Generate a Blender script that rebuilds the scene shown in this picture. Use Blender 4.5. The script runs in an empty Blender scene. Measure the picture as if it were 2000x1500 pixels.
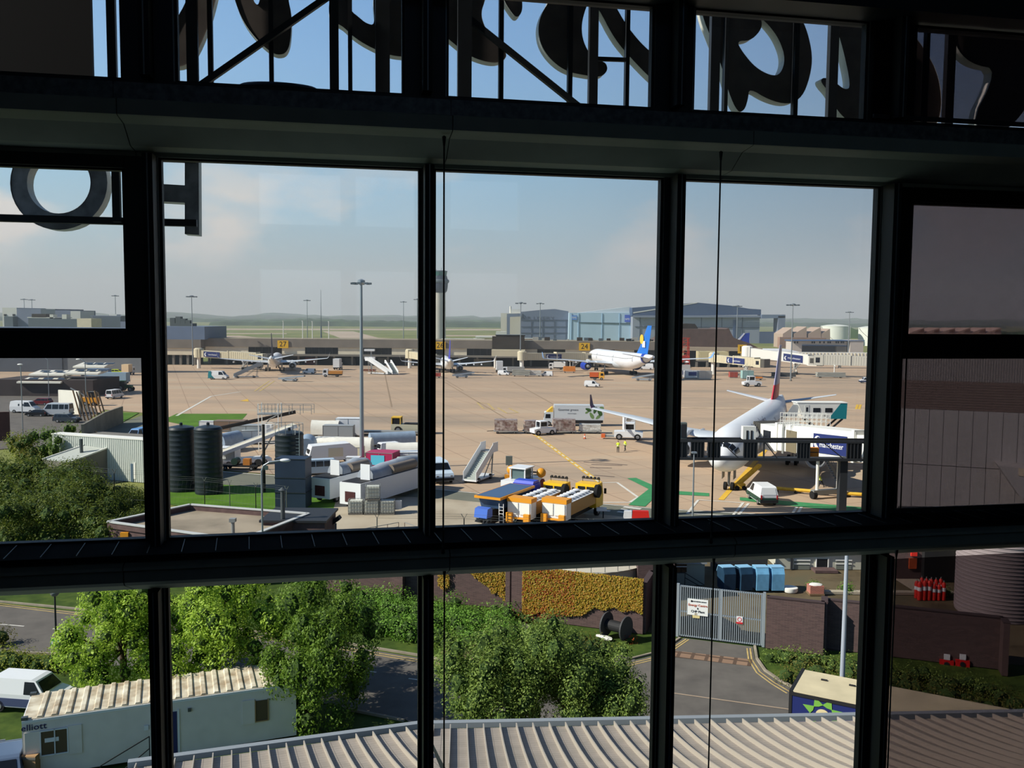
import bpy, bmesh, math, random
from mathutils import Vector, Matrix, noise
from mathutils.geometry import tessellate_polygon
R=math.radians; PI=math.pi
random.seed(7)
sc=bpy.context.scene
# ---------------- camera ----------------
F=1732.0; H=22.0; PITCH=math.atan(130/F); ROLL=0.008
fw=Vector((0,math.cos(PITCH),-math.sin(PITCH))); up0=Vector((0,math.sin(PITCH),math.cos(PITCH))); rt0=Vector((1,0,0))
rt=(rt0*math.cos(ROLL)+up0*math.sin(ROLL)).normalized(); up=(up0*math.cos(ROLL)-rt0*math.sin(ROLL)).normalized()
CAM=Vector((0,0,H))
cd=bpy.data.cameras.new('camera'); co=bpy.data.objects.new('camera',cd); sc.collection.objects.link(co)
cd.sensor_width=36; cd.lens=36*F/2000; cd.clip_start=.05; cd.clip_end=30000
co.matrix_world=Matrix((( rt.x,up.x,-fw.x,CAM.x),(rt.y,up.y,-fw.y,CAM.y),(rt.z,up.z,-fw.z,CAM.z),(0,0,0,1)))
sc.camera=co
# ---------------- light ----------------
vs=sc.view_settings; vs.view_transform='Standard'; vs.look='None'; vs.exposure=0.0; vs.gamma=1; vs.use_curve_mapping=False
sc.cycles.max_bounces=6; sc.cycles.diffuse_bounces=3; sc.cycles.glossy_bounces=3; sc.cycles.transparent_max_bounces=16
sc.cycles.volume_bounces=0; sc.cycles.sample_clamp_indirect=4
sl=bpy.data.lights.new('sun','SUN'); sl.energy=6.8; sl.angle=R(.55); sl.color=(1.0,.93,.82)
so=bpy.data.objects.new('sun',sl); sc.collection.objects.link(so)
sdir=Vector((math.cos(R(36))*.965,math.cos(R(36))*.262,-math.sin(R(36))))
so.rotation_euler=sdir.to_track_quat('-Z','Y').to_euler()
def lin(c): return tuple(((v/255)/12.92 if v<=10 else ((v/255+.055)/1.055)**2.4) for v in c[:3])
w=bpy.data.worlds.new('World'); sc.world=w; w.use_nodes=True
nt=w.node_tree; nt.nodes.clear(); N=nt.nodes.new; L=nt.links.new
tc=N('ShaderNodeTexCoord'); sep=N('ShaderNodeSeparateXYZ'); L(tc.outputs['Generated'],sep.inputs[0])
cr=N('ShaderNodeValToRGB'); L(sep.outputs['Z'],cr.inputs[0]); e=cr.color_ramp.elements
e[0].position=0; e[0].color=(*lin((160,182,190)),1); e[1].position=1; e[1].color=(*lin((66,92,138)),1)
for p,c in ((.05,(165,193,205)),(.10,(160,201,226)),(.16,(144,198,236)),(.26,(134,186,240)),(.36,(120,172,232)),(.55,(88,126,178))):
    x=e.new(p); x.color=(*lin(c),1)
# soft cloud puffs low in the sky
mp=N('ShaderNodeMapping'); mp.inputs['Scale'].default_value=(5.5,5.5,11); L(tc.outputs['Generated'],mp.inputs[0])
nz=N('ShaderNodeTexNoise'); nz.inputs['Scale'].default_value=1.0; nz.inputs['Detail'].default_value=7; nz.inputs['Roughness'].default_value=.5; L(mp.outputs[0],nz.inputs[0])
c1=N('ShaderNodeValToRGB'); L(nz.outputs[0],c1.inputs[0]); c1.color_ramp.elements[0].position=.48; c1.color_ramp.elements[1].position=.62
band=N('ShaderNodeValToRGB'); L(sep.outputs['Z'],band.inputs[0]); be=band.color_ramp.elements
be[0].position=.03; be[0].color=(0,0,0,1); be[1].position=.20; be[1].color=(0,0,0,1)
for p,v in ((.07,1),(.12,1)): x=be.new(p); x.color=(v,v,v,1)
mm=N('ShaderNodeMath'); mm.operation='MULTIPLY'; L(c1.outputs[0],mm.inputs[0]); L(band.outputs[0],mm.inputs[1])
mx=N('ShaderNodeMix'); mx.data_type='RGBA'; L(mm.outputs[0],mx.inputs[0]); L(cr.outputs[0],mx.inputs[6]); mx.inputs[7].default_value=(*lin((226,226,226)),1)
# the sky is brighter on the sun's side (left) and duller on the right
az=N('ShaderNodeValToRGB'); ma=N('ShaderNodeMapRange'); ma.inputs[1].default_value=-.6; ma.inputs[2].default_value=.6; L(sep.outputs['X'],ma.inputs[0]); L(ma.outputs[0],az.inputs[0])
ae=az.color_ramp.elements; ae[0].position=0; ae[0].color=(1.35,1.3,1.25,1); ae[1].position=1; ae[1].color=(.30,.27,.28,1)
for p,c in ((.2,(1.2,1.13,1.07)),(.38,(1,1,1)),(.55,(.87,.87,.88)),(.68,(.66,.66,.69)),(.80,(.50,.49,.53)),(.88,(.42,.38,.42))): x=ae.new(p); x.color=(*c,1)
mul=N('ShaderNodeMix'); mul.data_type='RGBA'; mul.blend_type='MULTIPLY'; mul.inputs[0].default_value=1; L(mx.outputs[2],mul.inputs[6]); L(az.outputs[0],mul.inputs[7])
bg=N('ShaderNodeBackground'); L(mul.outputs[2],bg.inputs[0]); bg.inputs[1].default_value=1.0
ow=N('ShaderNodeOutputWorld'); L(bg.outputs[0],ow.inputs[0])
# ---------------- pixel rays (photo 2000x1500) to points in the place ----------------
def ray(px,py): return (fw+rt*((px-1000)/F)+up*((750-py)/F))
def G(px,py,z=0.0):
    r=ray(px,py); t=(z-H)/r.z; return CAM+r*t
def at(px,D,z=0.0):          # point in the column of pixels px at distance D (along Y), height z
    p=ray(px,620); return Vector((p.x/p.y*D,D,z))
def zat(py,D,px=1000):       # height seen at row py when standing D away
    r=ray(px,py); return H+r.z/r.y*D
# ---------------- materials ----------------
_m={}
def M(name,c=(128,128,128),rough=.7,metal=0.0,var=.0,vs_=1.0,bump=0.0,bs=20,c2=None,emit=0,trans=0):
    if name in _m: return _m[name]
    m=bpy.data.materials.new(name); m.use_nodes=True; nt=m.node_tree; b=nt.nodes['Principled BSDF']
    b.inputs['Base Color'].default_value=(*lin(c),1); b.inputs['Roughness'].default_value=rough; b.inputs['Metallic'].default_value=metal
    b.inputs['Specular IOR Level'].default_value=.35
    if var or c2:
        tc=nt.nodes.new('ShaderNodeTexCoord'); n=nt.nodes.new('ShaderNodeTexNoise'); n.inputs['Scale'].default_value=vs_; n.inputs['Detail'].default_value=6
        r=nt.nodes.new('ShaderNodeValToRGB'); nt.links.new(tc.outputs['Object'],n.inputs[0]); nt.links.new(n.outputs[0],r.inputs[0])
        a=lin(c); d=lin(c2) if c2 else tuple(v*(1-var) for v in a); u=a if c2 else tuple(min(1,v*(1+var*.6)) for v in a)
        r.color_ramp.elements[0].position=.35; r.color_ramp.elements[1].position=.65
        r.color_ramp.elements[0].color=(*d,1); r.color_ramp.elements[1].color=(*u,1); nt.links.new(r.outputs[0],b.inputs['Base Color'])
    if bump:
        tc=nt.nodes.new('ShaderNodeTexCoord'); n=nt.nodes.new('ShaderNodeTexNoise'); n.inputs['Scale'].default_value=bs; n.inputs['Detail'].default_value=4
        bp=nt.nodes.new('ShaderNodeBump'); bp.inputs['Strength'].default_value=bump; nt.links.new(tc.outputs['Object'],n.inputs[0]); nt.links.new(n.outputs[0],bp.inputs['Height']); nt.links.new(bp.outputs[0],b.inputs['Normal'])
    _m[name]=m; return m
# ---------------- mesh builder ----------------
class MB:
    def __init__(s): s.v=[]; s.f=[]; s.mi=[]; s.T=Matrix.Identity(4)
    def add(s,vs,fs,mi=0):
        o=len(s.v); s.v+= [s.T@Vector(v) for v in vs]; s.f+=[tuple(i+o for i in f) for f in fs]; s.mi+=[mi]*len(fs); return s
    def box(s,x0,x1,y0,y1,z0,z1,mi=0):
        return s.add([(x0,y0,z0),(x1,y0,z0),(x1,y1,z0),(x0,y1,z0),(x0,y0,z1),(x1,y0,z1),(x1,y1,z1),(x0,y1,z1)],
            [(0,3,2,1),(4,5,6,7),(0,1,5,4),(1,2,6,5),(2,3,7,6),(3,0,4,7)],mi)
    def cbox(s,c,d,mi=0): return s.box(c[0]-d[0]/2,c[0]+d[0]/2,c[1]-d[1]/2,c[1]+d[1]/2,c[2]-d[2]/2,c[2]+d[2]/2,mi)
    def bar(s,p0,p1,w,h=None,mi=0):     # rectangular bar between two points
        p0=Vector(p0);p1=Vector(p1);h=h or w; d=(p1-p0).normalized(); a=Vector((0,0,1)) if abs(d.z)<.95 else Vector((0,1,0))
        x=d.cross(a).normalized(); y=x.cross(d).normalized(); vs=[]
        for p in (p0,p1):
            for i,j in ((-1,-1),(1,-1),(1,1),(-1,1)): vs.append(p+x*w/2*i+y*h/2*j)
        return s.add(vs,[(0,3,2,1),(4,5,6,7),(0,1,5,4),(1,2,6,5),(2,3,7,6),(3,0,4,7)],mi)
    def tube(s,p0,p1,r0,r1=None,n=8,mi=0,caps=True):
        p0=Vector(p0);p1=Vector(p1); r1=r0 if r1 is None else r1; d=(p1-p0).normalized(); a=Vector((0,0,1)) if abs(d.z)<.95 else Vector((0,1,0))
        x=d.cross(a).normalized(); y=d.cross(x).normalized(); vs=[]
        for p,r in ((p0,r0),(p1,r1)):
            for i in range(n): t=2*PI*i/n; vs.append(p+x*r*math.cos(t)+y*r*math.sin(t))
        fs=[(i,i+n,(i+1)%n+n,(i+1)%n) for i in range(n)]
        if caps: fs+=[tuple(range(n)),tuple(reversed(range(n,2*n)))]
        return s.add(vs,fs,mi)
    def path(s,pts,r,n=6,mi=0):
        for a,b in zip(pts,pts[1:]): s.tube(a,b,r,r,n,mi)
        return s
    def loft(s,rings,mi=0,caps=True,closed=True):
        n=len(rings[0]); vs=[p for r in rings for p in r]; fs=[]
        for k in range(len(rings)-1):
            for i in range(n if closed else n-1):
                j=(i+1)%n; fs.append((k*n+i,k*n+j,(k+1)*n+j,(k+1)*n+i))
        if caps and closed: fs+=[tuple(reversed(range(n))),tuple(range((len(rings)-1)*n,len(rings)*n))]
        return s.add(vs,fs,mi)
    def lathe(s,prof,n=24,o=(0,0,0),mi=0,caps=True):
        rings=[[(o[0]+r*math.cos(2*PI*i/n),o[1]+r*math.sin(2*PI*i/n),o[2]+z) for i in range(n)] for r,z in prof]
        return s.loft(rings,mi,caps)
    def prism(s,poly,y0,y1,mi=0):       # polygon in x,z extruded along y
        n=len(poly); vs=[(x,y0,z) for x,z in poly]+[(x,y1,z) for x,z in poly]
        tris=tessellate_polygon([[Vector((x,z,0)) for x,z in poly]])
        fs=[tuple(t) for t in tris]+[(c+n,b+n,a+n) for a,b,c in tris]+[(i,(i+1)%n,(i+1)%n+n,i+n) for i in range(n)]
        return s.add(vs,fs,mi)
    def ico(s,c,r,mi=0,sub=1,sq=(1,1,1),jit=0):
        b=bmesh.new(); bmesh.ops.create_icosphere(b,subdivisions=sub,radius=1)
        vs=[Vector(c)+Vector((v.co.x*sq[0],v.co.y*sq[1],v.co.z*sq[2]))*r*(1+random.uniform(-jit,jit)) for v in b.verts]
        b.verts.index_update(); fs=[tuple(v.index for v in f.verts) for f in b.faces]; b.free(); return s.add(vs,fs,mi)
    def build(s,name,mats,parent=None,smooth=False,label=None,fixn=True):
        me=bpy.data.meshes.new(name); me.from_pydata(s.v,[],s.f)
        if not isinstance(mats,(list,tuple)): mats=[mats]
        for m in mats: me.materials.append(m)
        me.polygons.foreach_set('material_index',s.mi)
        if fixn:
            b=bmesh.new(); b.from_mesh(me); bmesh.ops.recalc_face_normals(b,faces=b.faces); b.to_mesh(me); b.free()
        if smooth:
            me.polygons.foreach_set('use_smooth',[True]*len(me.polygons)); me.set_sharp_from_angle(angle=R(38))
        me.update(); o=bpy.data.objects.new(name,me); sc.collection.objects.link(o)
        if parent is not None: o.parent=parent
        if label: o['label']=label
        return o
def tag(o,label=None,cat=None,group=None,kind=None):
    if label: o['label']=label
    if cat: o['category']=cat
    if group: o['group']=group
    if kind: o['kind']=kind
    return o
def thing(name,label,cat,loc=(0,0,0),rz=0,group=None):
    o=bpy.data.objects.new(name,None); sc.collection.objects.link(o); o.empty_display_size=.5
    o.location=loc; o.rotation_euler=(0,0,R(rz)); return tag(o,label,cat,group)
def kids(o): return [c for c in sc.collection.objects if c.parent==o]
def dup(o,loc,rz,label,parent=None):
    def rec(a,par):
        c=a.copy(); sc.collection.objects.link(c)
        if par is not None: c.parent=par
        for k in list(a.children): rec(k,c)
        return c
    c=rec(o,parent); c.location=loc; c.rotation_euler=(0,0,R(rz))
    if label: c['label']=label
    return c
def struct(o): o['kind']='structure'; return o
# ================= the window wall =================
WA=R(11); wd=Vector((math.cos(WA),math.sin(WA),0)); wn=Vector((-math.sin(WA),math.cos(WA),0)); W0=Vector((0,6.0,0))
WM=Matrix(((wd.x,wn.x,0,W0.x),(wd.y,wn.y,0,W0.y),(0,0,1,0),(0,0,0,1)))   # local (s, off, z)
def pk(px,py,off=0.0):
    r=ray(px,py); p0=W0+wn*off; t=(p0-CAM).dot(wn)/r.dot(wn); p=CAM+r*t-W0; return p.dot(wd),p.z
mDark=M('dark_frame_paint',(30,31,32),.45,var=.15,vs_=3); mDark2=M('black_gasket',(14,14,15),.6); mGalv=M('galvanised_strip',(92,98,100),.5,.5,var=.35,vs_=25)
mSof=M('painted_beam_casing',(128,134,122),.6,var=.08,vs_=4); mAlu=M('pale_frame_edge',(120,124,124),.4,.4)
def wbox(mb,s0,s1,o0,o1,z0,z1,mi=0): mb.box(s0,s1,o0,o1,z0,z1,mi)
def WB(): b=MB(); b.T=WM; return b
def S(px,py): return pk(px,py)[0]
def Z(px,py): return pk(px,py)[1]
zA0=(Z(343,165)+Z(1690,237))/2; zA1=(Z(1350,15)+Z(1690,42)+Z(870,-12))/3
zB0=(Z(325,1050)+Z(1697,1002))/2; zB1=(Z(313,307)+Z(1712,367))/2
zC1=(Z(310,1140)+Z(1690,1076))/2; zC0=18.2
print('rows',zA0,zA1,zB0,zB1,zC1)
sL=S(-260,600); sR=S(2260,600)
# columns (left edge, right edge) of the glass in each row
A=[(S(-220,100),S(243,100)),(S(343,100),S(790,100)),(S(870,100),S(1275,100)),(S(1350,100),S(1690,120)),(S(1780,120),S(2240,150))]
B=[(S(-200,500),S(250,500)),(S(315,500),S(822,600)),(S(845,600),S(1290,500)),(S(1325,600),S(1706,600)),(S(1770,520),S(2230,500))]
C=[(S(-200,1300),S(300,1300)),(S(328,1300),S(821,1300)),(S(841,1300),S(1279,1300)),(S(1303,1300),S(1683,1300)),(S(1719,1300),S(2200,1300))]
B0low=S(287,850); B4low=S(1748,850)
t=1
def trim(mb,mats,smooth=False):
    global t
    o=mb.build('trim_%d'%t,mats,smooth=smooth); t+=1; return struct(o)
# vertical mullions
for row,z0,z1 in ((A,zA0,zA1),(B,zB0,zB1),(C,zC0,zC1)):
    for i in range(4):
        a=row[i][1]; b=row[i+1][0]; mb=WB()
        if row is B and i in (0,3):      # mullion with broader sashes beside it in the lower half
            zt=Z(100,695) if i==0 else Z(1850,697)
            mb.box(a,b,-.05,.05,zt,z1)
            if i==0: mb.box(B0low,b,-.05,.05,z0,zt)
            else: mb.box(a,B4low,-.05,.05,z0,zt)
            c=b-.035 if i==0 else a+.035
        else:
            mb.box(a,b,-.05,.05,z0,z1); c=(a+b)/2
        mb.box(c-.03,c+.03,-.19,-.05,z0,z1,1)
        mb.box(c-.004,c+.004,-.195,-.19,z0,z1,2)
        mb.box(b-.006,b+.002,-.056,-.05,z0,z1,2)
        trim(mb,[mDark,mDark2,mAlu])
for row,z0,z1 in ((A,zA0,zA1),(B,zB0,zB1),(C,zC0,zC1)):
    for e0,e1 in ((sL-1.2,row[0][0]),(row[4][1],sR+1.2)):
        trim(WB().box(e0,e1,-.05,.05,z0,z1),mDark)
# transoms in the outer bays
for s0,s1,x,ya,yb in ((B[0][0],B[0][1],120,645,695),(B[4][0],B[4][1],1880,656,697)):
    trim(WB().box(s0,s1,-.06,.05,Z(x,yb),Z(x,ya)),mDark)
trim(WB().box(B[0][0],B[0][1],-.06,.05,Z(120,326),zB1),mDark)
trim(WB().box(B[4][0],B[4][1],-.06,.05,Z(1880,400),zB1),mDark)
# deep beam casings between the rows, joints at the columns
def casing(zlo,zhi,prof,js,joint):
    mb=WB(); seg=[sL-1.2]+js+[sR+1.2]
    for a,b in zip(seg,seg[1:]):
        g=.003
        mb.add([(a+g,o,z) for o,z in prof]+[(b-g,o,z) for o,z in prof],[(i,(i+1)%len(prof),(i+1)%len(prof)+len(prof),i+len(prof)) for i in range(len(prof))]+[tuple(range(len(prof))),tuple(range(2*len(prof)-1,len(prof)-1,-1))])
    return trim(mb,mSof)
zg=(pk(343,166,-.42)[1]+pk(1690,238,-.42)[1])/2; zlip=min(pk(300,196,-.52)[1],zg-.03)
js1=[S(262,270)+.02,S(865,290),S(1405,320)]
casing(0,0,[(.04,zB1),(-.05,zB1),(-.06,zB1+.025),(-.20,zB1+.035),(-.36,zB1+.13),(-.50,zB1+.145),(-.52,zB1+.15),(-.52,zlip),(-.49,zlip+.01),(-.38,zlip+.012),(-.37,zg-.04),(-.1,zg-.02),(.04,zg-.02)],js1,1)
mb=WB(); 
for a,b in ((sL-1.2,S(253,170)),(S(254,170),S(865,200)),(S(866,200),sR+1.2)): mb.box(a,b,-.42,-.06,zlip-.03,zg)
mb.box(sL-1.2,sR+1.2,-.06,.05,zg-.02,zA0,1)
trim(mb,[mGalv,mDark])
casing(0,0,[(.04,zC1+.002),(.04,zB0-.02),(-.05,zB0-.02),(-.36,zB0-.05),(-.40,zB0-.07),(-.41,zB0-.085),(-.385,zB0-.10),(-.385,zB0-.165),(-.36,zB0-.19),(-.1,zC1+.0)],[S(270,1110),S(865,1090),S(1390,1060)],1)
mb=WB(); mb.box(sL-1.2,sR+1.2,-.39,.05,zB0-.03,zB0)
n=46
for i in range(n):
    s=sL+(sR-sL)*i/n; mb.bar((s,-.05,zB0+.004),(s+.03,-.36,zB0+.002),.004,.004,1)
mLdg=M('dull_ledge_felt',(20,20,20),.95); mLdg.node_tree.nodes['Principled BSDF'].inputs['Specular IOR Level'].default_value=.02; trim(mb,[mLdg,mDark])
# head above the top row, sill, and the dark room itself
trim(WB().box(sL-1.2,sR+1.2,-.3,.1,zA1,zA1+1.2),mDark)
trim(WB().box(sL-1.2,sR+1.2,-.3,.1,zC0-.6,zC0),mDark)
mRoom=M('dim_room_paint',(150,144,136),.8); zR=34.0
fl=WB().box(sL-1.3,sR+1.3,-14,.1,zC0-.9,zC0-.6); struct(fl.build('floor',M('dark_carpet',(34,33,36),.95)))
struct(WB().box(sL-1.3,sR+1.3,-14,.1,zR,zR+.3).build('ceiling',mRoom))
struct(WB().box(sL-1.5,sL-1.2,-14,.1,zC0-.9,zR+.3).build('wall_left',mRoom))
struct(WB().box(sR+1.2,sR+1.5,-14,.1,zC0-.9,zR+.3).build('wall_right',mRoom))
cs=[pk(x,400,14)[0] for x in (505,665,695,810,880,1015)]; rz_=[pk(800,y,14)[1] for y in (620,530,445,345)]
struct(WB().box(sL-1.2,sR+1.2,-.3,.1,zA1+1.2,zR).build('wall_front',mRoom))
mb=WB(); xs_=[sL-1.5]+cs+[sR+1.5]
for i in range(0,len(xs_)-1):
    if i%2==0: mb.box(xs_[i],xs_[i+1],-14.3,-14,zC0-.9,30.4)
    else:
        for a,b in ((zC0-.9,rz_[0]),(rz_[1],rz_[2]),(rz_[3],30.4)): mb.box(xs_[i],xs_[i+1],-14.3,-14,a,b)
mb.box(sL-1.5,sR+1.5,-14.3,-14,33.6,zR+.3); mb.box(sL-1.5,sL-.8,-14.3,-14,30.4,33.6); mb.box(sR+.8,sR+1.5,-14.3,-14,30.4,33.6); struct(mb.build('wall_back',mRoom))  # high clerestory gap added in the unseen back wall to brighten the room
# glass
def glassmat():
    m=bpy.data.materials.new('window_glass'); m.use_nodes=True; nt=m.node_tree; nt.nodes.clear()
    o=nt.nodes.new('ShaderNodeOutputMaterial'); a=nt.nodes.new('ShaderNodeBsdfTransparent'); a.inputs[0].default_value=(.95,.965,.96,1)
    g=nt.nodes.new('ShaderNodeBsdfGlossy'); g.inputs['Roughness'].default_value=.02; x=nt.nodes.new('ShaderNodeMixShader'); x.inputs[0].default_value=.05
    nt.links.new(a.outputs[0],x.inputs[1]); nt.links.new(g.outputs[0],x.inputs[2]); nt.links.new(x.outputs[0],o.inputs[0]); return m
mG=glassmat(); wi=1
def window(s0,s1,z0,z1):
    global wi
    fr=WB(); w=.018
    for a,b,c,d in ((s0,s0+w,z0,z1),(s1-w,s1,z0,z1),(s0+w,s1-w,z0,z0+w*.7),(s0+w,s1-w,z1-w*.7,z1)): fr.box(a,b,-.03,.03,c,d)
    o=struct(fr.build('window_%d'%wi,mDark2)); wi+=1
    WB().box(s0+w,s1-w,-.003,.003,z0+w*.7,z1-w*.7).build('pane',mG,o)
for i in range(5):
    window(*A[i],zA0,zA1); window(*C[i],zC0,zC1)
    if i in (1,2,3): window(*B[i],zB0,zB1)
window(B[0][0],B[0][1],Z(120,645),Z(120,326)); window(B[4][0],B[4][1],Z(1880,656),Z(1880,400))
window(B[0][0],B0low,zB0,Z(120,695)); window(B4low,B[4][1],zB0,Z(1880,697))
# blind guide wires in front of the glass
mW=M('steel_wire',(36,38,40),.4,.6)
def wire(x0,y0,x1,y1,off,r,label,foot=True):
    a=pk(x0,y0,off); b=pk(x1,y1,off); s=(a[0]+b[0])/2; mb=WB(); mb.tube((s,off,a[1]),(s,off,b[1]),r,n=8)
    o=mb.build('guide_wire',mW,smooth=True); tag(o,label,'wire',group='guide wires before the glazing')
    WB().tube((s,off,a[1]-.005),(s,off,a[1]-.06),r*2.4,r*1.2,8).build('swage_fitting',mW,o)
    WB().tube((s,off,b[1]+.05),(s,off,b[1]+.005),r*1.2,r*2.2,8).build('swage_fitting',mW,o)
wire(867,265,866,1082,-.45,.0055,'dark vertical guide wire just right of the control tower')
wire(1407,295,1390,1062,-.45,.0055,'dark vertical guide wire crossing the nose of the near airliner')
wire(1330,350,1316,1000,-.10,.0045,'thin vertical guide wire in front of the near airliner wing, middle row')
wire(868,1112,867,1540,-.33,.0055,'dark vertical guide wire in front of the left edge of the bushy tree')
wire(1392,1086,1385,1540,-.33,.0055,'dark vertical guide wire in front of the steel gate, right one')
wire(1317,1090,1313,1540,-.10,.0045,'thin vertical guide wire at the left edge of the steel gate')
wire(1748,1072,1735,1540,-.33,.0055,'dark vertical guide wire before the container lorry roof')
wire(1760,560,1751,998,-.10,.0045,'thin guide wire in front of the grey panelled building')
# mesh roller blind drawn over the right-hand bay
def blindmat():
    m=bpy.data.materials.new('mesh_blind_fabric'); m.use_nodes=True; nt=m.node_tree; nt.nodes.clear()
    o=nt.nodes.new('ShaderNodeOutputMaterial'); a=nt.nodes.new('ShaderNodeBsdfTransparent'); a.inputs[0].default_value=(1,.93,.96,1)
    g=nt.nodes.new('ShaderNodeBsdfDiffuse'); g.inputs[0].default_value=(*lin((30,26,30)),1); x=nt.nodes.new('ShaderNodeMixShader'); x.inputs[0].default_value=.60
    nt.links.new(a.outputs[0],x.inputs[1]); nt.links.new(g.outputs[0],x.inputs[2]); nt.links.new(x.outputs[0],o.inputs[0]); return m
mBl=blindmat()
for z0,z1,s0,lab in ((zA0+.01,zA1-.01,A[3][1]+.03,'dark mesh blind over the right-hand bay, top row of glazing'),(zB0+.01,zB1-.01,B[3][1]+.06,'dark mesh blind over the right-hand bay, before the grey panelled building'),(zC0+.02,zC1-.05,C[3][1]+.03,'dark mesh blind over the right-hand bay, before the yard and lorry, bottom row')):
    o=thing('mesh_blind',lab,'blind',group='mesh blinds on the right-hand bay')
    WB().box(s0,A[4][1]+.2,-.075,-.073,z0+.03,z1).build('fabric',mBl,o)
    WB().box(s0,A[4][1]+.2,-.085,-.063,z0,z0+.03).build('bottom_bar',mDark,o)
# ================= roof sign outside (seen from behind) =================
SO=1.3
mFace=M('sign_letter_back',(118,108,104),.6,var=.2,vs_=6); mRet=M('sign_letter_return',(206,206,198),.5,var=.1,vs_=8); mPost=M('sign_frame_steel',(30,34,40),.55,var=.2,vs_=10)
mFaceH=M('zinc_letter_back',(186,186,192),.6,var=.35,vs_=9)
def letter(label,loops,off=SO,th=.10,face=mFace,name='sign_letter'):
    P=[[Vector((*pk(x,y,off),0)) for x,y in lp] for lp in loops]
    def smoothen(lp,k=2):
        for _ in range(k):
            q=[]
            for i,p in enumerate(lp):
                nx=lp[(i+1)%len(lp)]; q+=[p*.75+nx*.25,p*.25+nx*.75]
            lp=q
        return lp
    if name=='sign_letter': P=[smoothen(lp) for lp in P]
    tris=tessellate_polygon(P); vs=[p for lp in P for p in lp]; n=len(vs)
    o=thing(name,label,'sign letter',group='rooftop sign letters')
    b=WB(); b.add([(p.x,off,p.y) for p in vs]+[(p.x,off+.01,p.y) for p in vs],[tuple(t) for t in tris]+[(c+n,b_+n,a+n) for a,b_,c in tris]); b.build('back_panel',face,o)
    b=WB(); k=0
    for lp in P:
        m=len(lp); b.add([(p.x,off-.004,p.y) for p in lp]+[(p.x,off+th,p.y) for p in lp],[(i,(i+1)%m,(i+1)%m+m,i+m) for i in range(m)])
    b.build('return_edge',mRet,o); return o
G_=[('leftmost script letter stroke, slanting, over the second bay',[[(372,-40),(366,0),(342,42),(325,80),(322,118),(335,130),(355,131),(372,122),(388,98),(408,50),(422,0),(430,-40)]]),
('narrow pointed script letter loop left of the diagonal brace',[[(448,-40),(458,0),(475,44),(505,82),(529,102),(543,108),(560,104),(568,80),(570,29),(563,0),(560,-40),(512,-40),(508,0),(503,12),(494,0),(485,-40)]]),
('hooked script letter crossing the second bay to its right mullion',[[(650,-40),(641,15),(645,38),(662,48),(672,54),(690,72),(718,90),(756,107),(790,112),(830,108),(848,80),(850,-40),(735,-40),(728,0),(733,50),(715,46),(700,33),(686,22),(680,5),(682,-40)]]),
('rounded script letter foot left in the third bay',[[(860,-40),(862,60),(873,74),(892,90),(920,112),(960,124),(982,120),(991,108),(980,92),(962,76),(945,50),(939,25),(948,0),(955,-40)]]),
('small script letter tip between two posts in the third bay',[[(975,-40),(983,0),(997,22),(1009,36),(1020,24),(1020,0),(1015,-40)]]),
('large curved script letter with long diagonal tail, third bay',[[(1082,-40),(1074,0),(1056,29),(1050,58),(1056,89),(1076,118),(1106,140),(1145,148),(1174,151),(1187,138),(1184,124),(1174,119),(1154,110),(1139,82),(1135,53),(1141,24),(1152,-2),(1169,17),(1200,77),(1235,117),(1270,153),(1300,178),(1304,120),(1268,102),(1227,56),(1195,0),(1180,-40)]]),
('script letter with a round eye in the fourth bay',[[(1362,-40),(1370,30),(1390,78),(1410,132),(1423,182),(1440,220),(1454,216),(1461,192),(1463,172),(1500,195),(1540,205),(1567,190),(1582,150),(1587,110),(1577,62),(1562,30),(1550,-40)],[(1482,32),(1502,50),(1522,78),(1534,115),(1524,146),(1505,148),(1475,132),(1450,102),(1438,80),(1465,80),(1484,62),(1489,45)]]),
('broad script letter with hooked foot, right of the fourth bay',[[(1646,30),(1630,48),(1645,90),(1662,170),(1650,176),(1630,160),(1608,150),(1601,160),(1625,186),(1630,208),(1645,228),(1665,241),(1690,246),(1735,240),(1735,40),(1700,-40),(1650,-40)]]),
('script letter bulge behind the blind in the fifth bay',[[(1756,50),(1780,62),(1800,88),(1826,130),(1838,175),(1838,222),(1825,252),(1800,256),(1768,254),(1752,200)]]),
('rightmost script letter behind the blind',[[(1858,60),(1870,100),(1900,127),(1950,135),(1886,258),(1990,258),(2060,60),(2060,-40),(1860,-40)]])]
for k,(lab,loops) in enumerate(G_): letter('dark '+lab+', back view',loops)
letter('grey metal capital H of the sign, seen from behind, left edge of second bay',[[(361,290),(388,291),(389,459),(361,457),(361,396),(291,392),(291,450),(262,449),(262,285),(291,286),(291,358),(361,362)]],SO+.1,.14,mFaceH,'letter_h')
cx,cy=115,357
ring=lambda rx,ry,n=40:[(cx+rx*math.cos(2*PI*i/n),cy+ry*math.sin(2*PI*i/n)) for i in range(n)]
letter('round grey metal capital O of the sign, left of the H, seen from behind',[ring(95,92),ring(62,60)],SO+.1,.14,mFaceH,'letter_o')
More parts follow.
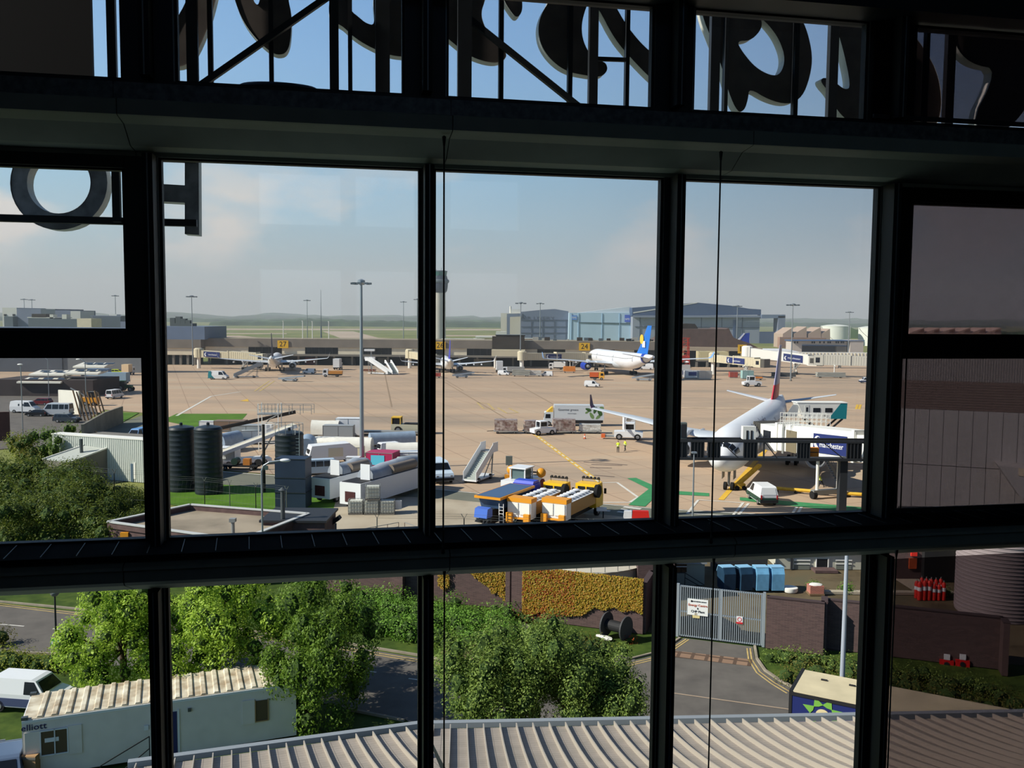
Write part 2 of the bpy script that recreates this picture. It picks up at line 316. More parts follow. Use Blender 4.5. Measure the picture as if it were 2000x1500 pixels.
# steel frame carrying the letters
fr=thing('sign_support','dark steel post and rail frame carrying the rooftop sign letters','sign frame')
zf0=pk(1000,272,SO)[1]; zf1=zA1+1.6
for x,wpx in ((222,15),(378,20),(413,9),(531,8),(653,17),(684,8),(747,27),(906,27),(977,9),(1111,9),(1156,18),(1222,8),(1392,20),(1414,8),(1550,10),(1622,20),(1804,8),(1850,20)):
    off=SO-.10 if wpx>12 else SO-.03
    s=pk(x,150,off)[0]; wv=wpx/F*7.0; mb=WB(); mb.box(s-wv/2,s+wv/2,off-.05,off,zf0,zf1); mb.build('post',mPost,fr)
for (a,b) in (((390,168),(660,-20)),((905,28),(1135,212)),((1165,115),(1222,117))):
    p=pk(*a,SO-.12); q=pk(*b,SO-.12); mb=WB(); mb.bar((p[0],SO-.12,p[1]),(q[0],SO-.12,q[1]),.045 if a[0]!=1165 else .03); mb.build('brace',mPost,fr)
z=pk(200,432,SO+.06)[1]; s0=pk(-300,432,SO)[0]; s1=pk(386,440,SO+.06)[0]
WB().box(s0,s1,SO,SO+.06,z-.026,z+.026).build('rail',mPost,fr)
z=pk(345,310,SO+.06)[1]; WB().box(s0,s1,SO,SO+.06,z-.03,z+.03).build('rail',mPost,fr)
s=pk(228,380,SO-.02)[0]; WB().box(s-.028,s+.028,SO-.05,SO,z-.5,z).build('post',mPost,fr)
WB().box(s0,pk(2060,200,SO)[0],SO-.16,SO+.1,zf0-.02,zf0+.06).build('base_rail',mPost,fr)
# dark covered panel at the far left of the top row, oval lamp housing on the ledge
a=pk(-230,-200,SO); b=pk(202,156,SO); WB().box(a[0],b[0],SO-.3,SO-.25,zf0,zf1).build('blank_board',M('sign_panel_back',(34,30,32),.7))
o=bpy.data.objects['blank_board']; tag(o,'large dark blank panel on the sign frame at the far left of the top row','panel')
a=pk(457,170,.35); b=pk(630,183,.35); cz=a[1]-.03; mb=WB()
rings=[]
for f,zz in ((1.0,-.06),(1.0,0),(.97,.03),(.85,.05),(.5,.058),(.02,.06)):
    rings.append([((a[0]+b[0])/2+(b[0]-a[0])/2*f*math.cos(2*PI*i/28),.35+.14*f*math.sin(2*PI*i/28),cz+zz) for i in range(28)])
mb.loft(rings); tag(mb.build('lamp_housing',M('dark_housing',(18,19,22),.5),smooth=True),'flat dark oval housing lying on the ledge behind the galvanised strip','lamp housing')
# ================= haze over the airfield, ground =================
vb=MB().box(-7000,7000,132,9500,-2,380).build('haze',M('haze_tmp'))
m=bpy.data.materials.new('haze'); m.use_nodes=True; nt=m.node_tree; nt.nodes.clear(); o=nt.nodes.new('ShaderNodeOutputMaterial'); v=nt.nodes.new('ShaderNodeVolumeScatter'); v.inputs[0].default_value=(.82,.92,1,1); v.inputs['Density'].default_value=.00022; v.inputs['Anisotropy'].default_value=.0
nt.links.new(v.outputs[0],o.inputs['Volume']); vb.data.materials[0]=m
vb['kind']='stuff'; vb['label']='thin blue-grey haze hanging over the distant airfield'; vb['category']='haze'
def groundmat(name,cols,sc_=.03,stretch=(1,1),joint=None,jc=(120,100,85),rough=.9,fine=.6):
    m=bpy.data.materials.new(name); m.use_nodes=True; nt=m.node_tree; b=nt.nodes['Principled BSDF']; b.inputs['Roughness'].default_value=rough; b.inputs['Specular IOR Level'].default_value=.2
    tc=nt.nodes.new('ShaderNodeTexCoord'); mp=nt.nodes.new('ShaderNodeMapping'); mp.inputs['Scale'].default_value=(stretch[0],stretch[1],1); nt.links.new(tc.outputs['Object'],mp.inputs[0])
    n=nt.nodes.new('ShaderNodeTexNoise'); n.inputs['Scale'].default_value=sc_; n.inputs['Detail'].default_value=9; n.inputs['Roughness'].default_value=fine; nt.links.new(mp.outputs[0],n.inputs[0])
    r=nt.nodes.new('ShaderNodeValToRGB'); nt.links.new(n.outputs[0],r.inputs[0]); k=len(cols)
    while len(r.color_ramp.elements)<k: r.color_ramp.elements.new(.5)
    for i,c in enumerate(cols): r.color_ramp.elements[i].position=.3+.4*i/(k-1); r.color_ramp.elements[i].color=(*lin(c),1)
    out=r.outputs[0]
    if joint:
        br=nt.nodes.new('ShaderNodeTexBrick'); br.offset=0; br.inputs['Scale'].default_value=1; br.inputs['Mortar Size'].default_value=joint[1]; br.inputs['Brick Width'].default_value=joint[0]; br.inputs['Row Height'].default_value=joint[0]
        mr=nt.nodes.new('ShaderNodeMapping'); mr.inputs['Rotation'].default_value=(0,0,R(joint[2])); nt.links.new(tc.outputs['Object'],mr.inputs[0]); nt.links.new(mr.outputs[0],br.inputs[0])
        x=nt.nodes.new('ShaderNodeMix'); x.data_type='RGBA'; nt.links.new(br.outputs['Fac'],x.inputs[0]); nt.links.new(out,x.inputs[6]); x.inputs[7].default_value=(*lin(jc),1); out=x.outputs[2]
    nt.links.new(out,b.inputs['Base Color']); return m
gi=0
mGrass=groundmat('airfield_grass',[(92,104,52),(118,124,66),(138,136,84)],.02,(1,.4))
mGrassN=groundmat('mown_grass',[(46,64,20),(64,84,30),(84,100,38)],.8)
mGrassB=groundmat('lush_grass',[(68,104,24),(90,128,36)],.3)
mApron=groundmat('apron_concrete',[(150,136,120),(174,153,131),(188,162,136),(184,170,148)],.035,(.35,1.3),(7.5,.06,-22),(140,116,98))
mAsph=groundmat('asphalt',[(92,88,84),(112,107,101)],.5)
mAsphG=groundmat('service_road_asphalt',[(104,106,96),(120,121,108)],.2)
mConc=groundmat('pale_yard_concrete',[(150,138,118),(176,164,144),(188,178,158)],.12)
mTaxi=groundmat('taxiway_concrete',[(168,150,132),(186,170,150)],.02)
mDirt=groundmat('yard_dirt',[(74,64,48),(104,92,70),(92,90,70)],.25)
mPave=groundmat('block_paving',[(136,110,92),(152,124,102)],.5,(1,1),(.9,.12,20),(96,78,66))
mWhiteL=M('white_line_paint',(216,212,202),.7,var=.12,vs_=2); mYel=M('yellow_line_paint',(222,178,62),.7,var=.12,vs_=2); mYelP=M('worn_yellow_line',(196,170,110),.8,var=.2,vs_=2); mGreenL=M('green_walkway_paint',(62,140,88),.75,var=.12,vs_=1)
def gpoly(name,pts,z,mat,label=None,cat=None,world=False):
    P=[Vector(p) if world else G(*p,z) for p in pts]; P=[Vector((p.x,p.y,z)) for p in P]
    o=MB().add(P,[tuple(t) for t in tessellate_polygon([P])]).build(name,mat)
    for pl in o.data.polygons:
        if pl.normal.z<0: pl.flip()
    if label: tag(o,label,cat)
    else: struct(o)
    return o
def gline(mb,pts,w,z=.03,mi=0):
    P=[G(*p,z) for p in pts]
    for a,b in zip(P,P[1:]):
        d=(b-a).normalized(); n=Vector((-d.y,d.x,0))*w/2; mb.add([a-n,b-n,b+n,a+n],[(0,1,2,3)],mi)
gpoly('ground',[(-7000,20),(7000,20),(7000,9500),(-7000,9500)],-.08,mGrass,world=True)
gpoly('grass_verge',[(-80,24),(110,24),(110,84),(-80,84)],-.06,mGrassN,world=True)
gpoly('apron',[(-500,830),(-500,706),(380,712),(1330,712),(1400,690),(2400,690),(2600,1045),(1700,1015),(1278,992),(959,965),(778,947),(435,918),(300,872),(286,850),(280,806),(205,800),(150,830)],0,mApron)
gpoly('service_road',[(300,905),(435,920),(778,947.5),(959,965.5),(1278,992.5),(1700,1015.5),(2600,1046),(2600,1080),(1290,1016),(1160,1003),(990,986),(870,974),(600,958),(400,944),(300,936)],-.01,mAsphG)
gpoly('concrete_yard',[(640,962),(870,974),(990,986),(1160,1003),(1290,1016),(1290,1060),(560,1075),(560,1010)],-.02,mConc)
gpoly('grass_plot',[(290,936),(400,944),(600,958),(660,963),(640,1035),(600,1030),(330,985),(290,985)],-.015,mGrassB)
gpoly('grass_patch',[(318,820),(345,808),(483,808),(466,827),(380,834),(330,824)],.03,mGrassB)
gpoly('grass_bank',[(196,806),(272,806),(238,825),(196,823)],.03,mGrassB)
gpoly('car_park',[(-300,770),(110,766),(190,800),(150,850),(100,870),(-300,900)],.02,mAsph)
gpoly('ramp_road',[(300,806),(275,812),(120,870),(150,960),(290,930),(300,905)],.01,mAsphG)
gpoly('access_road',[(-300,1155),(160,1195),(400,1225),(680,1262),(820,1285),(900,1300),(1180,1304),(1290,1277),(1335,1246),(1470,1263),(1474,1286),(1490,1310),(1518,1330),(1550,1347),(1700,1420),(1900,1600),(1900,2200),(900,2200),(900,1480),(790,1404),(660,1378),(400,1340),(110,1275),(-300,1262)],-.03,mAsph)
gpoly('yard',[(1150,1060),(2300,1030),(2300,1330),(1900,1290),(1495,1262),(1325,1243),(1255,1233),(1000,1195),(850,1120)],-.05,mDirt)
gpoly('brick_paving',[(862,1272),(925,1257),(955,1276),(940,1292),(862,1294)],-.02,mPave)
gpoly('rumble_strip',[(1318,1271),(1470,1288),(1466,1301),(1316,1283)],-.015,mPave)
gpoly('footpath',[(1000,1212),(1012,1208),(1075,1246),(1060,1254)],-.02,mAsph)
gpoly('footpath',[(1195,1285),(1215,1278),(1250,1292),(1200,1306)],-.02,mAsph)
k=MB()
for pts in ([(-200,1156),(160,1190),(400,1220),(680,1257),(820,1280),(900,1296),(1180,1300),(1290,1272),(1328,1246)],[(1474,1262),(1478,1286),(1494,1309),(1522,1328),(1554,1345),(1700,1414)],[(660,1381),(790,1407)],[(110,1277),(-200,1265)]):
    P=[G(*p,0) for p in pts]
    for a,b in zip(P,P[1:]): k.bar(a,b,.16,.14)
struct(k.build('kerb_stones',M('kerb_stone',(150,140,124),.9,var=.2,vs_=1)))
def marking(name,label,lines,w,mat,z=.03,cat='line marking'):
    if len(lines)==1: mb=MB(); gline(mb,lines[0],w,z); return tag(mb.build(name,mat),label,cat)
    o=thing(name,label,cat)
    for l in lines: mb=MB(); gline(mb,l,w,z); mb.build('stripe',mat,o)
    return o
marking('double_yellow_line','worn double yellow lines along the upper kerb of the access road',[[(-100,1167),(160,1198),(400,1229),(680,1266),(820,1289),(900,1303)],[(-100,1170),(160,1202),(400,1233),(680,1270),(820,1293),(900,1307)]],.1,mYelP,-.015)
marking('double_yellow_line','double yellow lines curving left of the steel gate',[[(1180,1308),(1290,1281),(1340,1248)],[(1180,1312),(1294,1284),(1345,1249)]],.1,mYelP,-.015)
marking('double_yellow_line','double yellow lines curving right of the steel gate to the lorry',[[(1465,1266),(1468,1287),(1484,1312),(1512,1333),(1543,1351)],[(1459,1266),(1462,1288),(1478,1314),(1506,1335),(1537,1354)]],.1,mYelP,-.015)
marking('centre_line','white centre dashes on the access road behind the trees',[[(670,1303),(735,1313)],[(798,1325),(840,1331)]],.12,mWhiteL,-.015)
marking('centre_line','white centre dashes on the road beside the globe lamp',[[(0,1219),(47,1223)],[(103,1228),(150,1232)]],.12,mWhiteL,-.015)
marking('edge_line','pale line across the road mouth in front of the lorry',[[(1290,1350),(1541,1385)]],.12,M('pale_edge_line',(170,150,128),.8),-.015)
marking('lead_in_line','yellow and white diagonal stand line running down the middle of the apron',[[(1044,848),(1172,943)]],.75,mYel,.03)
mb=MB(); a=G(1044,848,.05); b=G(1172,943,.05)
mb=None; lo_=thing('line_dashes','white dashes laid over the yellow diagonal stand line','line marking')
for i in range(16): MB().add([*(lambda p,q,n:[p-n,q-n,q+n,p+n])(a.lerp(b,i/16+.004),a.lerp(b,i/16+.045),Vector((.13,.1,0)))],[(0,1,2,3)]).build('dash',mWhiteL,lo_)
marking('lead_in_line','yellow lead-in line passing under the nose wheel of the near airliner',[[(1500,873),(1470,908),(1408,976)]],.7,mYel,.03)
marking('lead_in_line','faint yellow pair of lines below the left-hand airliner',[[(497,764),(526,744)],[(507,764),(536,744)]],.5,mYelP,.03)
marking('lead_in_line','faint dark centre line right of the tall mast',[[(752,732),(765,795)],[(866,745),(1010,830)],[(1000,745),(1100,800)],[(870,742),(905,763)]],.35,M('rubbered_line',(150,128,104),.9),.03)
marking('box_marking','yellow edged stand boxes in the middle of the apron',[[(932,786),(944,798),(965,800),(953,788),(932,786)],[(972,796),(990,807),(1012,806),(994,797)]],.5,mYelP,.03)
marking('apron_edge_line','white edge line of the service road along the apron',[[(435,921),(778,948),(959,966),(1278,993),(1700,1016)]],.3,mWhiteL,.03)
marking('stand_line','white angled line near the bright grass patch',[[(345,812),(412,774)],[(412,774),(470,765)]],.6,mWhiteL,.03)
marking('stand_line','long pale line across the apron towards the stands',[[(620,808),(860,819)],[(620,808),(560,800)]],.4,M('pale_scuff_line',(206,176,140),.9),.03)
marking('equipment_box','white outlined hexagonal parking box above the yellow tankers',[[(1131,944),(1205,942),(1246,971),(1230,981),(1176,981),(1150,968)]],.35,mWhiteL,.03)
marking('zebra_crossing','short white bars on the service road right of the tankers',[[(1218,990),(1252,994)],[(1212,994.5),(1246,998.5)],[(1206,999),(1240,1003)],[(1178,997),(1192,998)]],.7,mWhiteL,.03)
marking('stand_line','white bay lines below the near airliner nose',[[(1342,1003),(1364,976)],[(1364,976),(1452,982)],[(1431,1007),(1452,981)],[(1440,1008),(1462,983)],[(1546,1006),(1556,990)],[(1556,1006),(1566,989)],[(1566,989),(1660,996)],[(1342,1003),(1431,1007)]],.3,mWhiteL,.03)
marking('stand_line','pale broad scuffed line across the apron behind the near airliner',[[(1180,795),(1700,800)]],2.2,M('scuffed_paint',(196,172,142),.9,var=.2,vs_=.3),.03)
gpoly('green_walkway',[(1225,934),(1242,933),(1279,949),(1310,955),(1310,965),(1279,971),(1260,989),(1227,986),(1267,955)],.04,mGreenL,'green painted zigzag walkway on the apron left of the near airliner','walkway marking')
gpoly('green_walkway',[(1310,958),(1385,963),(1385,969),(1310,965)],.04,mGreenL,'short green painted walkway strip near the lamp pole by the airliner','walkway marking')
gpoly('green_walkway',[(1445,971),(1690,991),(1690,1003),(1445,977)],.04,mGreenL,'long green painted walkway strip beneath the parked white van','walkway marking')
gpoly('yellow_mark',[(468,783),(484,779),(486,784)],.04,mYel,'small yellow triangle painted on the apron','apron marking')
marking('yellow_mark','pair of short yellow bars painted right of the high-lift cabin',[[(1672,799),(1675,790)],[(1678,799),(1681,790)]],.6,mYel,.04,'apron marking')
marking('tyre_marks','dark scuffed tyre marks beside the yellow and white line',([(1140,902),(1225,908)],[(1155,907),(1215,909)],[(1152,913),(1195,914)],[(1160,928),(1200,931)]),.5,M('dark_tyre_mark',(116,100,90),.9),.02,'apron marking')
# taxiways beyond the pier
for pts in ([(330,641.5),(1100,643),(1100,645.5),(330,644)],[(400,656),(470,655.5),(560,665),(400,668)],[(630,647),(690,647),(740,660),(830,664),(830,670),(690,670)],[(330,650),(560,651),(560,652.5),(330,652)],[(820,654),(980,655),(980,657),(820,656)]):
    struct(gpoly('taxiway',pts,-.04,mTaxi))
# distant woods
def woods(x0,x1,D,h,mat,label,step=12,depth=60,seed=0):
    mb=MB(); n=max(8,int((x1-x0)/step)); rings=[]
    for i in range(n+1):
        x=x0+(x1-x0)*i/n; hh=h*(.72+.5*noise.noise(Vector((x*.004+seed,seed,0)))+.28*noise.noise(Vector((x*.03,seed,2)))+.2*noise.noise(Vector((x*.11,seed,5))))
        dy=14*noise.noise(Vector((x*.02,seed,9)))
        rings.append([(x,D+dy,-.3),(x+2,D+dy+4,hh*.7),(x,D+dy+depth*.3,hh),(x,D+depth,hh*.8),(x,D+depth+5,-.3)])
    mb.loft(rings,caps=False,closed=False); o=mb.build('woods',mat,smooth=True,fixn=True); tag(o,label,'woods',kind='stuff'); return o
mWd=M('distant_wood_foliage',(62,84,50),.95,var=.35,vs_=.02); mWd2=M('nearer_wood_foliage',(58,84,36),.95,var=.4,vs_=.05)
woods(-2600,2700,4200,36,mWd,'long blue-green line of wooded hills on the horizon',40,300,3)
woods(-1600,1500,2700,16,mWd,'hazy row of woods behind the airfield grass',18,120,7)
woods(-650,-20,1900,17,mWd,'darker belt of trees beyond the left runway',10,80,11)
woods(-10,200,1500,11,mWd2,'low green belt of trees right of the control tower',7,40,15)
woods(330,760,1080,15,mWd2,'green treetops behind the round white tanks',5,40,19)
woods(470,800,820,13,mWd2,'dark treetops behind the saw-tooth roofs at the right',5,40,25)
# ================= buildings =================
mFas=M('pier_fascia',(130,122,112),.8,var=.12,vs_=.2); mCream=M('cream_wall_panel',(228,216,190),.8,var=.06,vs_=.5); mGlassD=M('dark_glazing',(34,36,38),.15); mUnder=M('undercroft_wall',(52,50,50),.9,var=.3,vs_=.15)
mLedge=M('pier_ledge',(120,116,108),.8); mBlueC=M('blue_grey_cladding',(108,124,148),.6,var=.06,vs_=.3); mGreyW=M('plain_grey_wall',(118,122,126),.8,var=.08,vs_=.1); mBrown=M('dark_brown_cladding',(62,54,48),.8,var=.2,vs_=.3)
mWhite=M('white_paint',(232,232,228),.45); mSignY=M('yellow_sign_face',(226,176,36),.6); mSignB=M('black_lettering',(22,22,24),.6); mNavy=M('navy_sign_face',(36,48,104),.5); mWh2=M('white_lettering',(240,240,240),.5)
def text(s,size,mat,parent,loc,rot=(PI/2,0,0),name='lettering',ext=.01,sx=1):
    cu=bpy.data.curves.new(name,'FONT'); cu.body=s; cu.size=size; cu.align_x='CENTER'; cu.align_y='CENTER'; cu.extrude=ext; cu.resolution_u=2
    t=bpy.data.objects.new('tmp_text',cu); sc.collection.objects.link(t); bpy.context.view_layer.update()
    me=bpy.data.meshes.new_from_object(t); bpy.data.objects.remove(t); bpy.data.curves.remove(cu); me.materials.clear(); me.materials.append(mat)
    o=bpy.data.objects.new(name,me); sc.collection.objects.link(o); o.parent=parent; o.location=loc; o.rotation_euler=rot; o.scale=(sx,1,1); return o
D0=395.0
X=lambda px,D=D0: at(px,D).x
pier=thing('pier_building','long low concrete pier of the terminal behind the far aircraft stands, dark window bands','building',(0,D0,0))
def pb(name,mats,x0,x1,y0,y1,z0,z1,parent=pier): return MB().box(x0,x1,y0,y1,z0,z1).build(name,mats,parent)
pb('fascia',mFas,X(400),X(1290),-.6,20,8,11.6)
pb('roof',M('pier_roof_felt',(150,140,120),.9,var=.15,vs_=.2),X(400),X(1290),0,20,11.6,11.75)
wins=[(484,550),(595,660),(705,765),(824,868),(912,962),(1050,1105),(1165,1202),(1240,1288)]
edges=[400]+[v for w_ in wins for v in w_]; 
for a,b in zip(edges[0::2],edges[1::2]): pb('wall_panel',mCream,X(a),X(b),0,1,5,8)
for a,b in wins:
    wn_=pb('window_band',mGlassD,X(a),X(b),.5,1.2,5,8); mb=MB(); k=int((X(b)-X(a))/3)
    for i in range(1,k+1): MB().box(X(a)+i*3-.07,X(a)+i*3+.07,.3,.5,5,8).build('glazing_bar',M('glazing_bar',(70,66,60),.6),wn_)
pb('ledge',mLedge,X(400),X(1290),-1.2,2,4.1,5)
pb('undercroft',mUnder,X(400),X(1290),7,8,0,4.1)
for i in range(26):
    x=X(405)+i*(X(1284)-X(405))/25; pb('column',mLedge,x-.4,x+.4,1,2,0,4.1)
for a,b,c in ((668,690,(60,56,52)),(430,455,(84,80,76)),(925,960,(150,140,120)),(590,612,(110,60,55)),(735,752,(120,118,110))):
    pb('store_unit',M('store_%d'%a,c,.8),X(a),X(b),4.5,6.9,0,3.2)
for px,n in ((553,'27'),(860,'26'),(1142,'24')):
    s_=MB().box(X(px)-2.4,X(px)+2.4,-1,-.75,7.6,11.0).build('stand_sign',mSignY,pier); text(n,3.2,mSignB,pier,(X(px),-1.02,9.3))
b=thing('plant_room','dark brown windowless box rising from the pier roof','plant room',at(997,393)); 
MB().box(-6.3,6.3,-3,6,6,14).build('wall',mBrown,b); MB().box(-6.6,6.6,-3.2,6.2,14,14.4).build('roof',mGlassD,b); MB().box(-8,-6.3,-1,4,8,13.6).build('annex',mBrown,b)
term=thing('terminal_block','blue-grey clad terminal block with open ground floor left of the pier','building',(0,390,0))
MB().box(X(285,390),X(399,390),0,30,11.2,16.9).build('upper_cladding',mBlueC,term); MB().box(X(285,390),X(392,390),-.5,28,7.4,11.2).build('fascia',mFas,term)
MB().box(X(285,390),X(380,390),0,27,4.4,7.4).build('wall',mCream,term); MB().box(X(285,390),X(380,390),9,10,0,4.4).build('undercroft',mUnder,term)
for i in range(5): MB().cbox((X(322+i*14,390),1,2.2),(1,1,4.4)).build('column',mLedge,term)
mRP=M('roof_plant_grey',(90,96,92),.7)
for px,h in ((322,3.4),(333,4),(343,3.1),(352,2.4)): MB().cbox((X(px,390),10,18.2+h/2-.5),(2.2,3,h-1)).build('roof_unit',mRP,term)
MB().box(X(318,390),X(362,390),8,14,16.9,18.2).build('roof_plant',mRP,term)
big=thing('terminal_hall','huge plain grey terminal hall wall behind the white saw-tooth roof, far left','building',(0,335,0))
MB().box(X(-320,335),X(289,335),0,7,0,16.2).build('wall',mGreyW,big); MB().box(X(-320,335),X(290,335),-.4,7,16.2,16.9).build('roof_edge',mBlueC,big)
MB().box(X(-320,335),X(120,335),-.5,0,0,9).build('wall_band',M('dull_slate_band',(84,90,100),.8,var=.1,vs_=.1),big)
# far terminal at the left horizon
def far_block(name,label,cat,D,parts):
    o=thing(name,label,cat,(0,D,0))
    for nm,x0,x1,y0,y1,dep,mat in parts:
        a=at(x0,D).x; b_=at(x1,D).x; MB().box(a,b_,0,dep,max(-.3,zat(y1,D,(x0+x1)/2)) if y1<640 else 0,zat(y0,D,(x0+x1)/2)).build(nm,mat,o)
    return o
mHz=M('cool_grey_cladding',(122,132,152),.7,var=.08,vs_=.1); mHz2=M('slate_cladding',(92,104,112),.7); mRoofW=M('off_white_cladding',(214,214,206),.6)  # plain blue-grey, slate and off-white cladding colours
far_block('terminal_building','bright white gabled block of the distant terminal, far left horizon','building',640,[('wall',5,33,601,660,40,mRoofW),('wing',33,80,603,660,60,mHz),('annex',17,34,618,660,-6,mHz2),('door',8,13,613.5,617,-.3,mGlassD),('door',25,30,613.5,617,-.3,mGlassD)])
far_block('terminal_building','slate grey hall of the distant terminal with pale end block','building',600,[('wall',80,108,603.5,660,40,mHz2),('hall',108,138,606,660,36,mHz),('end_wall',138,157,607.5,660,20,mRoofW)])
far_block('terminal_building','low dark glazed concourse in front of the distant terminal','building',560,[('wall',55,105,621,660,20,mHz2),('roof',53,107,619.5,621,22,mRoofW),('wall',105,150,623,660,14,mHz2),('roof_lantern',62,90,613,620,10,mBrown),('kiosk',97,104,614,622,5,mRoofW),('kiosk',121,130,614,623,5,mRoofW),('cream_wall',150,178,622,660,14,mCream)])
far_block('terminal_building','long dark shed of the distant terminal nearest the mast','building',596,[('wall',181,235,618,660,20,mHz2),('roof',176,237,616.5,618,22,mHz),('roof_light',213,228,614,617,6,mWhite),('annex',235,246,628,660,8,mHz)])
# white saw-tooth roofed shed
sh=thing('shed','dark low shed with a stepped white roof beside the car park','shed',(0,236,0)); xs=lambda px:at(px,236).x
MB().box(xs(-20),xs(178),0,16,0,4.4).build('wall',M('dark_brick_shed_wall',(66,58,58),.9,var=.25,vs_=.3),sh)
for x0,x1,z,yy in ((32,118,5.2,-1),(36,118,6.9,4),(110,178,7.3,3),(110,174,8.9,8)):
    MB().add([(xs(x0),yy,z-1.3),(xs(x1),yy,z-1.3),(xs(x1),yy+6,z-.5),(xs(x0),yy+6,z-.5),(xs(x0),yy,z-1.7),(xs(x1),yy,z-1.7),(xs(x1),yy+6,z-1.2),(xs(x0),yy+6,z-1.2)],[(0,1,2,3),(4,7,6,5),(0,4,5,1),(1,5,6,2),(2,6,7,3),(3,7,4,0)]).build('roof_slope',M('white_roof_sheet',(226,222,208),.5),sh)
    for i in range(3):
        x=xs(x0+14+i*(x1-x0)/3); MB().add([(x,yy+2,z-.74),(x+2.6,yy+2,z-.74),(x+2.6,yy+3.4,z-.38),(x,yy+3.4,z-.38)],[(0,1,2,3)]).build('rooflight',mGlassD,sh)
pw=thing('advert_wall','large blank white wall panel beside the parked vans','wall',G(136,808)); 
d=G(107,768,0); s=(G(136,808).y)/F
pw.rotation_euler=(0,0,R(-24)); MB().box(-28*s,28*s,-.2,.2,0,46*s).build('panel',M('white_render',(236,232,218),.7,var=.05,vs_=1),pw)
for i in (-1,1): MB().box(i*22*s-.2,i*22*s+.2,.2,1.2,0,38*s).build('prop',mLedge,pw)
w1=thing('concrete_slab','leaning grey concrete slab behind the white wall panel','slab',G(121,772)); MB().prism([(-.6,0),(.5,0),(1.0,5.6),(0,5.0)],-.2,.2).build('slab',mLedge,w1)
# control tower
D=905; ct=thing('control_tower','tall round airport control tower with dark bulging cab on a pale concrete shaft','tower',at(858,D)); z=lambda y:zat(y,D)
MB().lathe([(6.6,-.3),(6.2,z(572)),(6.2,z(572)+1)],32).build('shaft',M('tower_concrete',(192,188,178),.8,var=.08,vs_=.05),ct,True)
MB().lathe([(6.2,z(573)),(7.6,z(570)),(8.4,z(563)),(8.7,z(556)),(8.5,z(547)),(7.6,z(540))],32).build('cab_body',M('tower_dark_cladding',(54,62,80),.5),ct,True)
MB().lathe([(9.2,z(554)),(9.9,z(552)),(9.9,z(549)),(9.2,z(547))],32).build('gallery',mHz2,ct,True)
MB().lathe([(7.2,z(541)),(7.9,z(532))],24).build('cab_glazing',M('green_tint_glazing',(60,110,104),.1),ct)
MB().lathe([(8.1,z(532)),(8.1,z(530.5)),(6,z(529.5))],24).build('roof',mHz2,ct)
MB().tube((2,0,z(530)),(2,0,z(524)),.2).build('aerial',mHz2,ct); MB().tube((-3,0,z(530)),(-3,0,z(527)),.15).build('aerial',mHz2,ct)
# hangars
mH1=M('grey_blue_hangar_sheet',(104,116,138),.6); mH2=M('pale_blue_hangar_sheet',(178,204,222),.55,var=.04,vs_=.05); mHl=M('hangar_rib',(70,82,100),.6); mHr=M('hangar_roof_sheet',(196,206,212),.5); mNavyR=M('dark_blue_gable',(58,80,114),.6)
D=850; h1=thing('hangar','grey-blue aircraft hangar with a shallow gable, left of the pale blue one','hangar',(0,D,0)); q=lambda px,py:(at(px,D).x,zat(py,D,px))
P=[q(1018,668),q(1018,609),q(1058,605),q(1083,603.5),q(1110,608),q(1110,668)]; MB().prism(P,0,60).build('wall',mH1,h1)
for px in (1038,1060,1083,1106): a=q(px,668);MB().box(a[0]-.35,a[0]+.35,-.5,0,-.3,zat(624,D,px)).build('door_rib',mHl,h1)
for py in (625,638,650): a=q(1018,py); b_=q(1109,py); MB().bar((a[0],-.3,a[1]),(b_[0],-.3,b_[1]),.5).build('rail',mHl,h1)
MB().prism([q(978,668),q(978,611.5),q(1018,611.5),q(1018,668)],6,20).build('annex',M('cream_hangar_annex',(210,206,190),.7),h1)
MB().prism([q(990,668),q(990,613),q(1020,612),q(1020,618),q(996,619),q(996,668)],-1,2).build('door_frame',mH1,h1)
a=q(997,598); MB().tube((a[0],10,0),(a[0],10,a[1]),1.0).build('flue',mRoofW,h1)
MB().prism([q(1000,625),q(1000,604),q(1016,604),q(1016,625)],8,14).build('stair_tower',mRoofW,h1)
text('AIR LIVERY',4.2,mHl,h1,(*q(1050,621.5)[:1],-.2,q(1050,621.5)[1]),sx=1.6)
D=835; h2=thing('hangar','pale blue sheeted aircraft hangar behind the satellite, two small signs','hangar',(0,D,0))
MB().prism([q(1111,672),q(1112,611),q(1234,611),q(1234,672)],0,70).build('wall',mH2,h2)
MB().prism([q(1130,611),q(1233,598.6),q(1233,611)],3,70).build('roof_slope',mHr,h2)
MB().prism([q(1131,631),q(1131,629),q(1236,631),q(1236,634.5)],-.4,0).build('dark_stripe',M('stripe_dark_teal',(72,98,104),.6),h2)
for px in (1116,1130,1176,1210,1232): a=q(px,670); MB().box(a[0]-.25,a[0]+.25,-.5,0,-.3,zat(612,D,px)).build('downpipe',M('pale_blue_trim',(150,186,216),.5),h2)
MB().prism([q(1117,625),q(1117,616),q(1127,616),q(1127,625)],-.8,-.4).build('sign_board',M('sign_white_blue',(90,140,214),.5),h2); text('NMS',2.6,mWh2,h2,(q(1121.5,620)[0],-.85,q(1121.5,620.5)[1]),sx=.8)
MB().prism([q(1220,629),q(1220,615),q(1231,615),q(1231,629)],-.8,-.4).build('sign_board',M('sign_blue',(64,96,196),.5),h2); text('NMS',2.6,mWh2,h2,(q(1225,623)[0],-.85,q(1225,623.5)[1]),sx=.8)
D=820; h3=thing('hangar','largest hangar with a broad dark blue gable and grey doors','hangar',(0,D,0))
MB().prism([q(1236,675),q(1236,616),q(1484,616),q(1484,675)],0,90).build('wall',M('grey_hangar_door_sheet',(142,150,164),.6,var=.06,vs_=.03),h3)
